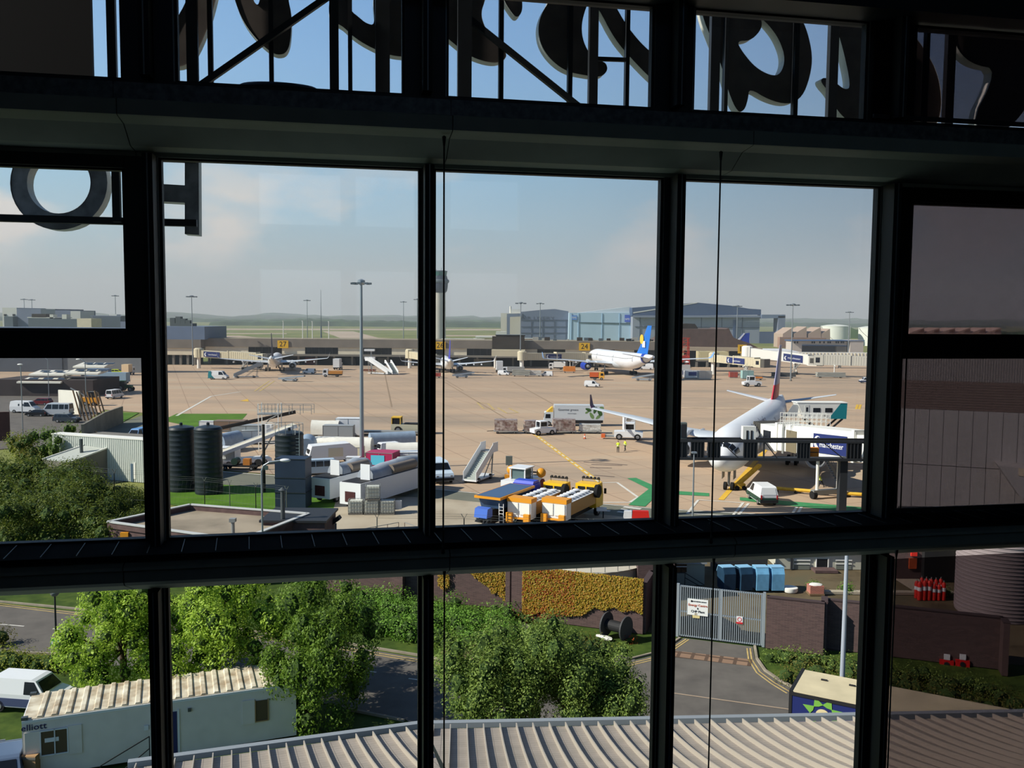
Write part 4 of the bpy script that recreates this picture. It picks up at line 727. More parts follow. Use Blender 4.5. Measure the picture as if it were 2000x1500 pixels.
# ================= jet bridges =================
mBr=M('bridge_cream',(206,196,168),.55,var=.04,vs_=.6); mBrW=M('bridge_white',(236,234,226),.5); mBrG=M('bridge_grey_canopy',(112,108,100),.8); mSteel=M('bridge_steel',(150,152,150),.5,.3)
def bridge(label,A,B,zA,zB,mat,w=2.6,h=2.9,sign=(.25,.55),ribs=True,cols_=(.05,.72),rot=True,cabmat=None,txt='manchester',stair=True,side=None,hood=True,split=.47):
    A=Vector((A.x,A.y,0)); B=Vector((B.x,B.y,0)); d=(B-A); Lh=d.length; ang=math.degrees(math.atan2(d.y,d.x)); o=thing('jet_bridge',label,'jet bridge',A,ang,'jet bridges at the aircraft stands')
    f=lambda t:zA+(zB-zA)*t
    nrm=Vector((-d.y,d.x)); sd=side if side else (1 if nrm.y<0 else -1)
    def tun(t0,t1,ww,hh,nm,m=mat):
        mb=MB(); x0,x1=Lh*t0,Lh*t1; vs=[]
        for x,t in ((x0,t0),(x1,t1)): vs+= [(x,-ww/2,f(t)),(x,ww/2,f(t)),(x,ww/2,f(t)+hh),(x,-ww/2,f(t)+hh)]
        mb.add(vs,[(0,1,2,3),(7,6,5,4),(0,4,5,1),(1,5,6,2),(2,6,7,3),(3,7,4,0)]); to=mb.build(nm,m,o)
        if ribs:
            n=max(2,int((x1-x0)/.9)); mb=MB()
            for i in range(n+1):
                x=x0+(x1-x0)*i/n; t=x/Lh; mb.box(x-.05,x+.05,sd*ww/2-.0 if sd>0 else -ww/2-.07,ww/2+.07 if sd>0 else -ww/2,f(t)+.25,f(t)+hh-.25)
            mb.build('wall_ribs',m,to)
        return to
    tun(0.0,split+.03,w,h,'inner_tunnel'); tun(split-.01,.93,w+.4,h+.35,'outer_tunnel')
    for t in (.0,split,.92): mb=MB(); mb.box(Lh*t-.22,Lh*t+.22,-w/2-.35,w/2+.35,f(t)-.15,f(t)+h+.55); mb.build('portal_frame',mat,o)
    if rot: MB().lathe([(w*.72,f(0)-.1),(w*.72,f(0)+h+.4),(w*.5,f(0)+h+.9)],20,(-w*.5,0,0)).build('rotunda',mat,o,True); MB().tube((-w*.5,0,0),(-w*.5,0,f(0)),.75,n=14).build('rotunda_column',mBrW,o,True)
    cab=MB().cbox((Lh*.93+w*.55,0,f(1)+h*.5),(w*1.2,w*1.25,h*1.08)).build('cab',cabmat or mat,o)
    mb=MB(); mb.box(Lh*.93+w*.3,Lh*.93+w*.9,sd*(w*.625)-.03,sd*(w*.625)+.03,f(1)+.9,f(1)+h*.8); mb.build('cab_window',mWin,cab)
    if hood:
        for i in range(6): mb=MB(); x=Lh*.93+w*1.18+i*.32; mb.box(x,x+.16,-w*.55-i*.03,w*.55+i*.03,f(1)-.1,f(1)+h*1.05+.02*i); mb.build('canopy_fold',mBrG,cab)
    if sign:
        s0,s1=sign; mb=MB(); yy=sd*((w+.4)/2+.12); z0,z1=f(s0),f(s1)
        mb.add([(Lh*s0,yy,z0+.45),(Lh*s1,yy,z1+.45),(Lh*s1,yy,z1+h-.3),(Lh*s0,yy,z0+h-.3),(Lh*s0,yy-.06*sd,z0+.45),(Lh*s1,yy-.06*sd,z1+.45),(Lh*s1,yy-.06*sd,z1+h-.3),(Lh*s0,yy-.06*sd,z0+h-.3)],[(0,1,2,3),(4,7,6,5),(0,4,5,1),(1,5,6,2),(2,6,7,3),(3,7,4,0)]); so_=mb.build('sign_panel',mNavy,o)
        xm=Lh*(s0+s1)/2; zm=(z0+z1)/2+h/2+.05; sl_=math.atan2(zB-zA,Lh); slen=Lh*(s1-s0)
        rr_=(PI/2,-sl_ if sd<0 else sl_,0 if sd<0 else PI)
        text(txt,h*.30,mWh2,so_,(xm+(.06*slen)*(1 if sd<0 else -1),yy+sd*.04,zm-.1),rr_)
        mb=MB(); ux=xm-(.36*slen)*(1 if sd<0 else -1); k_=(1 if sd<0 else -1); pts=[]
        for i in range(13): a=R(60+i*17); pts.append((ux+k_*.7*math.cos(a),zm+.8*math.sin(a)))
        for i in range(12,-1,-1): a=R(60+i*17); pts.append((ux+k_*(.18+.45*math.cos(a)),zm+.1+.62*math.sin(a)))
        mb.prism(pts,yy+sd*.01,yy+sd*.05); mb.build('sign_emblem',mWh2,so_)
    for t in cols_[1:]:
        x=Lh*t; c=MB(); 
        for y in (-1,1): c.tube((x,y*w*.55,.9),(x,y*w*.55,f(t)+.2),.2,n=10)
        c.box(x-.3,x+.3,-w*.9,w*.9,f(t)-.45,f(t)-.1); co_=c.build('lift_column',mBrW,o); MB().box(x-.35,x+.35,-w*.8,w*.8,.5,1.1).build('wheel_bogie',mSteel,co_)
        for y in (-.8,.8): w_=MB(); w_.tube((x,y*w*.9-.25,.5),(x,y*w*.9+.25,.5),.5,n=14); w_.build('wheel',mTyre,co_,True)
    if stair:
        x=Lh*.82; y0=sd*(w*.5+.15); top=f(.82)+.1; mb=MB(); n=12; run=top*1.05
        for i in range(n): mb.box(x-run*i/n-run/n,x-run*i/n,min(y0,y0+sd*1.0),max(y0,y0+sd*1.0),top*(1-i/n)-.12,top*(1-i/n)-.06)
        for yy in (y0,y0+sd*1.0):
            mb.bar((x,yy,top-.1),(x-run,yy,.05),.06,.2); mb.bar((x,yy,top+.95),(x-run,yy,1.1),.05)
            for i in range(0,n+1,3): mb.bar((x-run*i/n,yy,top*(1-i/n)),(x-run*i/n,yy,top*(1-i/n)+1.0),.04)
        mb.build('service_stair',mSteel,o)
    return o
# near bridge at the close airliner
bridge('large white jet bridge with navy sign docked to the near airliner',Vector((44.2,93.5,0)),Vector((35.8,118.6,0)),6.2,4.7,mBrW,w=2.8,h=3.1,sign=(.40,.63),ribs=False,cols_=(.05,.60),side=1,stair=False,split=.36)
nb_=[x for x in sc.objects if x.get('label','').startswith('large white jet bridge')][0]; Ln=(Vector((35.8,118.6,0))-Vector((44.2,93.5,0))).length
MB().box(Ln*.76,Ln*.84,1.62,1.68,5.0,7.8).build('side_panel',M('brown_bridge_panel',(120,110,88),.7),nb_); MB().box(Ln*.855,Ln*.87,1.6,1.75,4.6,8.6).build('cable_riser',mSteel,nb_)
bridge('cream jet bridge with navy sign serving the left-hand airliner',at(392,366),at(512,358),4.6,3.6,mBr,sign=(.08,.34),side=-1)
bridge('short cream jet bridge left of the control tower base',at(803,378),at(850,362),4.4,3.4,mBr,sign=None,w=2.6,stair=False,side=-1)
bridge('cream jet bridge with navy sign left of the blue-tailed airliner',at(1026,362),at(1152,372),4.7,4.2,mBr,sign=(.30,.54),side=-1)
bridge('ribbed cream jet bridge with navy sign in front of the brown satellite',at(1400,352),at(1488,332),5.0,4.2,mBr,sign=(.32,.72),side=-1)
bridge('bright white sloping jet bridge behind the fin of the near airliner',at(1468,366),at(1592,352),6.6,4.0,mBrW,sign=(.55,.85),w=3.0,h=3.6,ribs=False,side=-1)
bridge('long grey-white jet bridge running out of the picture at right',at(1720,338),at(1600,345),4.6,4.6,M('bridge_grey_white',(196,192,180),.55),sign=None,h=3.6,stair=False,side=1)
# fixed link corridor from pier to bridge
lk=thing('link_corridor','cream fixed corridor joining the pier to the bridge below the dark plant room','corridor',at(990,383)); MB().box(-6.5,8,-1,6,5.2,8).build('wall',mBr,lk); MB().box(-6.5,8,-1.2,6,4.6,5.2).build('floor_edge',mLedge,lk); [MB().tube((x,2,0),(x,2,4.6),.5).build('column',mBrW,lk,True) for x in (-5,6)]
lk=thing('link_corridor','curved-roof cream corridor behind the red lattice tower','corridor',at(1395,372)); MB().box(-6,6,-1,6,4.8,8.4).build('wall',M('cream_yellow_panel'),lk); MB().box(-6,6,-1.2,6,4.2,4.8).build('floor_edge',mLedge,lk); MB().tube((0,2,0),(0,2,4.2),.5).build('column',mBrW,lk)
lk=thing('covered_walkway','white ribbed covered walkway on the far side of the bright white bridge','walkway',at(1560,405)); mb=MB(); mb.box(-25,40,0,3,4,7.2); lo=mb.build('wall',mBrW,lk); mb=MB()
for i in range(40): mb.box(-25+i*1.6,-25+i*1.6+.3,-.3,0,4.2,7)
mb.build('wall_ribs',mBr,lo); [MB().box(x-.3,x+.3,.5,2.5,0,4).build('column',mLedge,lk) for x in (-20,0,20,36)]
# dark elevated truss walkway in front of the near airliner
Dg=98; tw=thing('truss_walkway','dark elevated steel truss walkway crossing in front of the near airliner nose','walkway',(0,Dg,0)); mTr=M('dark_truss_steel',(44,46,50),.6); xa=at(1290,Dg).x; xb=at(1760,Dg).x
zt_=lambda px:zat(856+(px-1320)*.034,Dg,px); zb_=lambda px:zat(889+(px-1320)*.043,Dg,px); tp=(zt_(1320)+zt_(1690))/2; bt=(zb_(1320)+zb_(1690))/2
MB().box(xa,xb,-.1,.1,tp-.14,tp+.14).build('top_chord',mTr,tw); MB().box(xa,xb,-.1,.1,bt-.16,bt+.16).build('bottom_chord',mTr,tw); MB().box(xa,xb,2.0,2.2,tp-.14,tp+.14).build('top_chord',mTr,tw); MB().box(xa,xb,0,2.2,bt-.1,bt+.0).build('deck',mTr,tw)
for a,b_ in ((1308,1348),(1356,1381),(1389,1413),(1460,1486),(1566,1590),(1664,1692)):
    mb=MB(); x=at(a,Dg).x; x1=at(b_,Dg).x
    mb.box(x,x1,.12,.2,bt,tp); n=4
    for i in range(n+1): xx=x+(x1-x)*i/n; mb.box(xx-.05,xx+.05,-.08,.12,bt,tp)
    mb.build('infill_panel',mTr,tw)
for a,b_ in ((1413,1452),(1500,1528),(1615,1660)): mb=MB(); mb.tube((at(a,Dg).x,0,tp),(at(b_,Dg).x,0,bt),.06); mb.build('diagonal_rod',mTr,tw)
for a in (1325,1500,1662): 
    x=at(a,Dg).x
    if a==1500: MB().box(x-.08,x+.08,0,.16,bt,tp).build('hanger',mTr,tw); continue
    MB().box(x-.42,x+.42,.4,1.2,0,bt).build('support_post',mTr,tw); mb=MB()
    if a==1325:
        for i in range(6): z0=.3+i*1.05; mb.bar((x-.4,0.2,z0),(x-1.6,0.2,z0+.5),.1); mb.bar((x-1.6,.2,z0+.5),(x-.4,.2,z0+1.05),.1)
        mb.bar((x-1.65,.2,0),(x-1.65,.2,bt),.14); mb.build('lattice_brace',mTr,tw)
x=at(1337,Dg).x; o=thing('equipment_cabinet','grey-green cabinet standing on top of the left end of the truss walkway','cabinet',(x,Dg+1,tp+.14)); MB().cbox((0,0,.9),(1.35,.8,1.8)).build('body',M('grey_green_box',(96,104,100),.6),o); [MB().cbox((q*.32,-.42,.9),(.5,.04,1.5)).build('door',mTr,o) for q in (-1,1)]
x=at(1473,Dg).x; o=thing('equipment_cabinet','white cabinet with two dark slots on top of the truss walkway','cabinet',(x,Dg+1,tp+.14)); MB().cbox((0,0,.72),(1.45,.8,1.44)).build('body',mBrW,o); [MB().cbox((q*.24,-.42,.5),(.22,.04,1.0)).build('slot',mTr,o) for q in (-1,1)]
o=thing('equipment_box','orange box fixed behind the truss walkway near the navy sign','box',(at(1598,Dg).x,Dg+.8,bt)); MB().cbox((0,0,.75),(1.5,.7,1.0)).build('body',M('orange_box_paint',(204,124,40),.6),o); MB().cbox((0,-.36,.75),(1.3,.03,.1)).build('handle_rail',mTr,o)
# high-lift catering / ambulift vehicle
p=at(1606,147); hl=thing('high_lift_vehicle','white raised high-lift cabin with teal end beside the rear door of the near airliner','vehicle',(p.x,p.y,0),2)
mTeal=M('teal_panel',(24,128,138),.5)
MB().prism([(-4.1,8.3),(-2.9,5.7),(1.1,5.7),(3.1,8.3)],-1.3,1.3).build('cabin',mBrW,hl); MB().prism([(1.1,5.7),(4.1,5.7),(4.2,8.3),(3.1,8.3),(2.1,7.0)],-1.3,1.3).build('cabin_end',mTeal,hl); MB().box(-4.2,4.25,-1.35,1.35,8.3,8.42).build('roof',mBrW,hl)
for x in (-.9,1.1): MB().box(x-.6,x+.6,-1.34,-1.28,6.8,7.5).build('cabin_window',mWin,hl)
MB().box(-2.9,-2.2,-1.34,-1.28,5.9,8.0).build('door',M('door_pale',(214,214,208),.5),hl); MB().box(-2.7,-2.4,-1.36,-1.3,6.9,7.6).build('door_window',mWin,hl)
text('05',.5,mSignB,hl,(.6,-1.34,6.2))
mb=MB(); mb.bar((3.6,-1,5.7),(-1.5,-1,1.2),.25); mb.bar((-2.5,-1,5.7),(2.6,-1,1.2),.25); mb.bar((3.6,1,5.7),(-1.5,1,1.2),.25); mb.bar((-2.5,1,5.7),(2.6,1,1.2),.25); mb.build('scissor_lift',mTr,hl)
MB().box(-3.5,3,-1.1,1.1,.8,1.3).build('chassis',mTr,hl); MB().prism([(3,.5),(4.9,.5),(4.9,1.6),(4.4,2.7),(3,2.7)],-1.1,1.1).build('driver_cab',mBrW,hl); MB().box(-6.3,-4.0,-1,1,6.0,6.15).build('front_platform',mSteel,hl); MB().prism([(-6.1,6.1),(-4.0,6.1),(-3.8,8.0),(-4.8,8.0)],-1.0,-.95).build('platform_canopy',M('pale_grey_canvas',(186,188,188),.7),hl)
for x in (-2.4,3.6):
    for y in (-1,1): w_=MB(); w_.tube((x,y-.18,.5),(x,y+.18,.5),.5,n=14); w_.build('wheel',mTyre,hl,True)
# guard railing on the bridge roof
p0=Vector((37.3,126,8.6)); p1=Vector((46.5,112,8.6)); 
o=thing('guard_railing','white open guard railing on top of the near jet bridge below the raised cabin','railing',at(1534,116,0)); o.location=(0,0,0); o.location=(at(1536,113).x,113,9.0); Lr=at(1626,113).x-at(1536,113).x; mb=MB()
for z0 in (0,.5,1.0): mb.bar((0,0,z0),(Lr,-.5,z0),.07); mb.bar((0,1.2,z0),(Lr,.8,z0),.07)
for i in range(11): mb.bar((Lr*i/10,-.05*i,-.8),(Lr*i/10,-.05*i,1.05),.06); mb.bar((Lr*i/10,1.2-.04*i,-.8),(Lr*i/10,1.2-.04*i,1.05),.06)
mb.build('rails',mBrW,o)
# yellow tow bar / fuel boom by the nose wheel, long yellow ground pipe
o=thing('tow_bar','yellow steel arm slanting up from the nose wheel of the near airliner','tow bar',G(1436,957)); d=Vector((4.6,4.8,0)); MB().bar((.2,.1,.6),(4.2,4.0,2.6),.55,.35).build('arm',mYel,o); MB().cbox((.6,.3,.45),(1.4,.8,.7)).build('hitch',mYel,o); [MB().tube((.6+q,-.3,.3),(.6+q,.1,.3),.3).build('wheel',mTyre,o) for q in (-.4,.5)]
a=G(1510,960); b_=G(1610,968); c_=G(1705,974); o=thing('ground_hose','long yellow hose pipe lying on trolleys right of the parked white van','hose',a); mb=MB(); q=[(Vector(v)-a)+Vector((0,0,.45)) for v in (a,b_,c_)]; mb.path(q,.22,10); mb.build('pipe',mYel,o,True)
for t in (.02,.25,.5,.75,.98): pt=q[0].lerp(q[2],t); MB().cbox((pt.x,pt.y,.22),(.7,.5,.42)).build('trolley',mTr,o)
o=thing('apron_stair','aluminium stair flight with handrails leading down from the near jet bridge','stair',G(1640,950)); mb=MB(); n=16
for i in range(n): mb.box(-2.8*i/n-.25,-2.8*i/n,-.5,.5,5.2*i/n,5.2*i/n+.06)
mb.build('treads',mSteel,o)
for y in (-.5,.5): mb=MB(); mb.bar((.2,y,0),(-2.8,y,5.2),.07,.22); mb.bar((.2,y,1.0),(-2.8,y,6.2),.06); [mb.bar((-2.8*i/8,y,5.2*i/8),(-2.8*i/8,y,5.2*i/8+1),.045) for i in range(9)]; mb.build('handrail',mSteel,o)
# ================= vehicles and ground equipment =================
mVW=M('vehicle_white',(226,228,230),.35); mVG=M('vehicle_glass',(26,30,36),.12); mBump=M('black_plastic',(34,34,36),.7); mRedL=M('red_lamp',(170,24,24),.4); mHub=M('wheel_hub',(150,150,152),.4,.5)
def wheel(o,x,y,r,w_=.24,name='wheel'):
    w=MB(); w.tube((x,y-w_/2,r),(x,y+w_/2,r),r,n=16); q=w.build(name,mTyre,o,True); s_=1 if y>0 else -1
    h=MB(); h.tube((x,y+s_*w_/2,r),(x,y+s_*(w_/2+.02),r),r*.55,n=12); h.build('hub',mHub,q); return q
PROF={'van':([(-2.7,.35),(-2.75,1.25),(-2.62,2.38),(-2.45,2.48),(1.05,2.5),(1.35,2.4),(2.05,1.4),(2.6,1.15),(2.78,.85),(2.75,.35)],1.0,1.35,(4,5,6),(-1.75,1.75,.36)),
'small_van':([(-2.1,.3),(-2.15,1.0),(-2.02,1.75),(-1.85,1.85),(.55,1.85),(.8,1.78),(1.35,1.12),(2.0,.95),(2.15,.7),(2.12,.3)],.85,1.02,(4,5,6),(-1.35,1.35,.32)),
'minibus':([(-2.7,.35),(-2.75,1.25),(-2.68,2.4),(-2.5,2.5),(1.3,2.5),(1.55,2.4),(2.1,1.45),(2.7,1.15),(2.85,.85),(2.8,.35)],1.0,1.35,(4,5,6),(-1.8,1.8,.36)),
'car':([(-2.1,.3),(-2.15,.8),(-2.0,.95),(-1.45,1.42),(-1.2,1.47),(.2,1.47),(.4,1.42),(1.05,.98),(1.95,.8),(2.1,.6),(2.1,.3)],.86,.92,(5,6,7),(-1.3,1.35,.31)),
'estate':([(-2.2,.3),(-2.25,.85),(-2.1,1.05),(-1.95,1.5),(-1.75,1.56),(.2,1.56),(.4,1.5),(1.05,1.02),(1.95,.84),(2.15,.6),(2.15,.3)],.88,.98,(5,6,7),(-1.35,1.4,.32))}
def car(kind,name,cat,label,pos,rz,mat,s=1.0,lower=None,wins=None,group=None,lower_z=.8):
    prof,hw,belt,(ia,ib,ic),(xr,xf,wr)=PROF[kind]; o=thing(name,label,cat,pos,rz,group); top=max(z for x,z in prof)
    def W(z): return s*(hw if z<=belt else hw*(1-.20*(z-belt)/(top-belt)))
    P=[]                                        # split edges at the belt line
    for i,p in enumerate(prof):
        P.append(p); q=prof[(i+1)%len(prof)]
        if (p[1]-belt)*(q[1]-belt)<-1e-6: t=(belt-p[1])/(q[1]-p[1]); P.append((p[0]+(q[0]-p[0])*t,belt))
    n=len(P); vs=[(x*s,-W(z),z*s) for x,z in P]+[(x*s,W(z),z*s) for x,z in P]; tr=tessellate_polygon([[Vector((x,z,0)) for x,z in P]])
    MB().add(vs,[tuple(t) for t in tr]+[(c+n,b+n,a+n) for a,b,c in tr]+[(i,(i+1)%n,(i+1)%n+n,i+n) for i in range(n)]).build('body',mat,o)
    if lower: MB().box(min(x for x,z in prof)*s-.02,max(x for x,z in prof)*s+.02,-hw*s-.02,hw*s+.02,.35*s,lower_z*s).build('lower_band',lower,o)
    zt=top-.12; x0=prof[ic][0]-.06; z0=belt+.04
    wl={'van':[[(.35,z0),(1.85,z0),(1.25,zt-.12),(.35,zt-.12)]],'small_van':[[(.15,z0),(1.2,z0),(.72,zt),(.15,zt)]],'minibus':[[(.6,z0),(1.95,z0),(1.4,zt-.1),(.6,zt-.1)],[(-.7,z0),(.5,z0),(.5,zt-.1),(-.7,zt-.1)],[(-1.75,z0),(-.8,z0),(-.8,zt-.1),(-1.75,zt-.1)],[(-2.6,z0),(-1.85,z0),(-1.85,zt-.1),(-2.55,zt-.1)]],
        'car':[[(-.45,z0),(.92,z0),(.3,zt+.02),(-.45,zt+.02)],[(-1.55,z0),(-.55,z0),(-.55,zt+.02),(-1.2,zt+.02)]],'estate':[[(-.45,z0),(.92,z0),(.3,zt),(-.45,zt)],[(-1.35,z0),(-.55,z0),(-.55,zt),(-1.35,zt)],[(-1.95,z0),(-1.45,z0),(-1.45,zt),(-1.85,zt)]]}[kind]
    if wins: wl=wl+wins
    for sd in (-1,1):
        for wp in wl:
            pts=[(x*s,sd*(W(z)+.012),z*s) for x,z in wp]; MB().add(pts,[tuple(range(len(pts)))]).build('side_window',mVG,o)
    a,b=prof[ib],prof[ic]; t0,t1=.12,.92; A_=(a[0]+(b[0]-a[0])*t0,a[1]+(b[1]-a[1])*t0); B_=(a[0]+(b[0]-a[0])*t1,a[1]+(b[1]-a[1])*t1)
    MB().add([(A_[0]*s+.03,-W(A_[1])*.86,A_[1]*s+.02),(A_[0]*s+.03,W(A_[1])*.86,A_[1]*s+.02),(B_[0]*s+.03,W(B_[1])*.92,B_[1]*s+.02),(B_[0]*s+.03,-W(B_[1])*.92,B_[1]*s+.02)],[(0,1,2,3)]).build('windscreen',mVG,o)
    k=2 if kind in('car','estate') else 1; a,b=prof[k],prof[k+1]; zb0=max(a[1],belt)+.08; zb1=b[1]-.05; fx=lambda z:a[0]+(b[0]-a[0])*(z-a[1])/(b[1]-a[1])-.03
    MB().add([(fx(zb0)*s,-W(zb0)*.82,zb0*s),(fx(zb0)*s,W(zb0)*.82,zb0*s),(fx(zb1)*s,W(zb1)*.82,zb1*s),(fx(zb1)*s,-W(zb1)*.82,zb1*s)],[(0,1,2,3)]).build('rear_window',mVG if lower is None else mat,o)
    xb=min(x for x,z in prof)*s; xt=max(x for x,z in prof)*s
    MB().box(xb-.07,xb+.1,-hw*s,hw*s,.33*s,.6*s).build('rear_bumper',mBump,o); MB().box(xt-.1,xt+.06,-hw*s,hw*s,.33*s,.58*s).build('front_bumper',mBump,o)
    for sd in (-1,1):
        MB().cbox((xb-.02,sd*(hw-.1)*s,belt*s*.85),(.06,.14,.4*s)).build('tail_lamp',mRedL,o); MB().cbox((xt-.03,sd*(hw-.22)*s,.72*s),(.08,.3,.18)).build('headlamp',mHub,o)
        for x in (xr,xf): wheel(o,x*s,sd*(hw*s-.1),wr*s)
    return o
g1='white airport vans'
car('small_van','van','van','white van with dark green lower band parked below the near airliner nose',G(1488,980),92,mVW,1.25,lower=M('dark_green_band',(34,66,56),.5))
car('small_van','van','van','small white van alone on the open apron behind the purple winglet',G(1156,756),-14,mVW,1.12)
car('small_van','van','van','small white van by the bridge pillars left of the blue-tailed airliner',G(1068,735),172,mVW,1.05)
car('small_van','van','van','white van beside the white cabin truck, right of the far violet-finned airliner',G(984,733),-16,mVW,1.05)
car('van','van','van','white van with teal rear stripe near the left-hand jet bridge',G(427,741),-4,mVW,1.18)
tr_=[x for x in sc.objects if x.get('label','').startswith('white van with teal')][0]; MB().prism([(-3.2,.45),(-1.0,.45),(-2.0,1.5),(-2.3,2.9),(-3.05,2.9),(-3.27,1.4)],-1.19,1.19).build('teal_stripe',mTeal,tr_)
car('small_van','van','van','small white van parked right of the left-hand airliner under its wing',G(604,730),170,mVW,1.1)
car('van','van','van','white panel van with two small side windows in the left car park',G(49,806),-3,mVW,1.06,wins=[[(-.9,1.5),(-.6,1.5),(-.6,1.95),(-.9,1.95)],[(0,1.5),(.3,1.5),(.3,1.95),(0,1.95)]])
car('minibus','minibus','minibus','silver-white minibus in front of the white wall panel in the car park',G(112,812),181,M('silver_paint',(196,200,206),.3,.2),1.12)
car('car','car','car','dark car parked between the white van and the silver minibus',G(72,813),180,M('black_car_paint',(26,28,34),.25),1.0)
car('estate','car','car','dark estate car at the near edge of the car park behind the fence',G(132,825),-6,M('slate_car_paint',(52,60,70),.25),1.15)
car('estate','car','car','dark red car behind the white panel van in the car park',G(80,791),178,M('dark_red_paint',(104,26,36),.3),1.1)
car('minibus','minibus','minibus','small white minibus seen from behind beside the green tractor',G(224,778),82,mVW,.95)
car('van','van','van','bright blue van on the ramp road beside the black tanks',G(272,861),-100,M('sky_blue_paint',(92,146,204),.35),.9)
car('small_van','van','van','white and dark blue patrol van at the right edge beyond the near airliner',G(1692,748),176,mVW,1.1,lower=M('navy_band',(34,52,90),.5))
car('car','car','car','fluorescent yellow car by the terminal hall wall at the far left',G(229,731),4,M('fluorescent_yellow',(206,222,40),.4),1.25)
# lorries
def lorry(label,pos,rz,L=9,W=2.5,Hh=3.9,box=mVW,cab=mVW,name='lorry',fair=None,z0=1.1,cat='lorry',cabl=1.9):
    o=thing(name,label,cat,pos,rz); fx=L/2
    MB().prism([(fx-cabl,.6),(fx,.6),(fx+.03,1.5),(fx-.12,2.7),(fx-.35,2.85),(fx-cabl,2.85)],-W/2+.06,W/2-.06).build('cab',cab,o)
    MB().add([(fx+.04,-W/2+.2,1.6),(fx+.04,W/2-.2,1.6),(fx-.09,W/2-.25,2.6),(fx-.09,-W/2+.25,2.6)],[(0,1,2,3)]).build('windscreen',mVG,o)
    for sd in (-1,1): MB().add([(fx-.25,sd*(W/2-.04),1.6),(fx-1.3,sd*(W/2-.04),1.6),(fx-1.3,sd*(W/2-.04),2.45),(fx-.35,sd*(W/2-.04),2.45)],[(0,1,2,3)]).build('cab_window',mVG,o)
    MB().box(-L/2,fx-cabl-.15,-W/2,W/2,z0,Hh).build('cargo_body',box,o); MB().box(-L/2+.1,fx-.2,-.5,.5,.6,z0).build('chassis',mBump,o)
    for sd in (-1,1): MB().box(-L/2+.6,fx-cabl-1.3,sd*W/2-.05,sd*W/2+.05,.55,z0).build('side_guard',mBump,o); 
    for sd in (-1,1):
        for x in (fx-.95,-L/2+1.9): wheel(o,x,sd*(W/2-.2),.5,.32)
    if fair: MB().prism([(fx-cabl+.1,2.85),(fx-.5,2.85),(fx-cabl+.35,3.8),(fx-cabl+.1,3.85)],-W/2+.15,W/2-.15).build('roof_deflector',fair,o)
    return o
tk=lorry('white catering lorry with a green leaf picture and yellow cab deflector, mid apron',G(1120,831),180,12.2,2.55,4.3,M('lorry_box_silver',(204,210,214),.4),M('lorry_cab_white',(210,218,222),.35),fair=mYel,z0=1.25)
mLf=M('leaf_green_print',(58,92,44),.6); mLf2=M('leaf_pale_print',(110,140,84),.6)
# local frame is turned 180: camera side is +y, image right is -x
for cx_,cz_,a,l,wd_,mt in ((-2.9,3.4,20,1.3,.62,mLf),(-3.6,2.2,60,1.5,.7,mLf2),(-4.3,3.3,-70,1.5,.7,mLf),(-5.2,2.9,60,1.7,.8,mLf),(-4.9,1.9,-40,1.2,.6,mLf2),(-5.6,3.8,10,.9,.5,mLf2),(-2.7,2.9,150,1.0,.4,mLf2)):
    pts=[]
    for i in range(14):
        t=2*PI*i/14; u=l*.5*math.cos(t); v=wd_*.5*math.sin(t)*(1-.25*math.cos(t)); c_,s_=math.cos(R(a)),math.sin(R(a)); pts.append((cx_+u*c_-v*s_,cz_+u*s_+v*c_))
    MB().prism(pts,1.276,1.29).build('leaf_print',mt,tk)
text('Gourmet greens',.62,M('grey_print',(96,100,104),.6),tk,(1.2,1.29,3.35),(PI/2,0,PI)); text('fresh to the gate',.26,M('grey_print'),tk,(.4,1.29,2.6),(PI/2,0,PI))
lorry('tall white cabin truck parked by the pier columns below the store units',G(660,722),88,6.5,2.6,4.6,name='cabin_truck')
lorry('white cabin truck with raised body right of the far violet-finned airliner',G(975,727),95,6,2.5,4.6,name='cabin_truck')
lorry('white high-body truck with grey steps just right of the small white van',G(1003,731),178,8.5,2.4,2.9,M('grey_load_body',(150,150,148),.6),name='flatbed_truck')
lorry('orange and white catering truck under the wing of the blue-tailed airliner',G(1166,742),-8,5.2,2.4,2.7,M('red_orange_body',(204,90,36),.5),M('amber_cab',(232,170,60),.4),name='service_truck')
lorry('white pickup truck with orange rear standing right of the left-hand airliner',G(650,736),184,7,2.4,2.2,M('amber_body',(206,140,60),.5),mVW,name='pickup_truck')
lorry('orange and white striped van by the terminal hall wall, far left',G(251,732),86,5,2.6,3.9,M('cream_orange_body',(230,200,160),.5),mVW,name='box_van')
lorry('long pale blue trailer lorry parked behind the green tractor',G(208,752),176,14,2.6,4.0,M('pale_blue_trailer',(132,156,176),.5),M('dull_blue_cab',(96,116,140),.5),name='trailer_lorry')
lorry('second blue trailer lorry beside the white stepped roof shed',G(188,745),178,9,2.6,4.2,M('mid_blue_trailer',(104,130,164),.5),M('dull_blue_cab'),name='trailer_lorry')
# green tractor
p=G(246,764); o=thing('tractor','green farm tractor with big dark wheels on the left edge of the apron','tractor',p,2); mGr=M('tractor_green',(44,84,50),.5)
MB().prism([(-1.5,.9),(1.6,.9),(1.9,1.0),(1.9,1.7),(.1,1.9),(-1.5,1.7)],-.45,.45).build('bonnet',mGr,o); MB().prism([(-1.6,1.7),(.1,1.7),(-.1,2.9),(-1.4,2.9)],-.75,.75).build('cab_glazing',mVG,o); MB().box(-1.6,.1,-.85,.85,2.9,3.05).build('cab_roof',mGr,o)
for sd in (-1,1): wheel(o,-1.1,sd*1.0,1.0,.5); wheel(o,1.5,sd*.9,.65,.4)
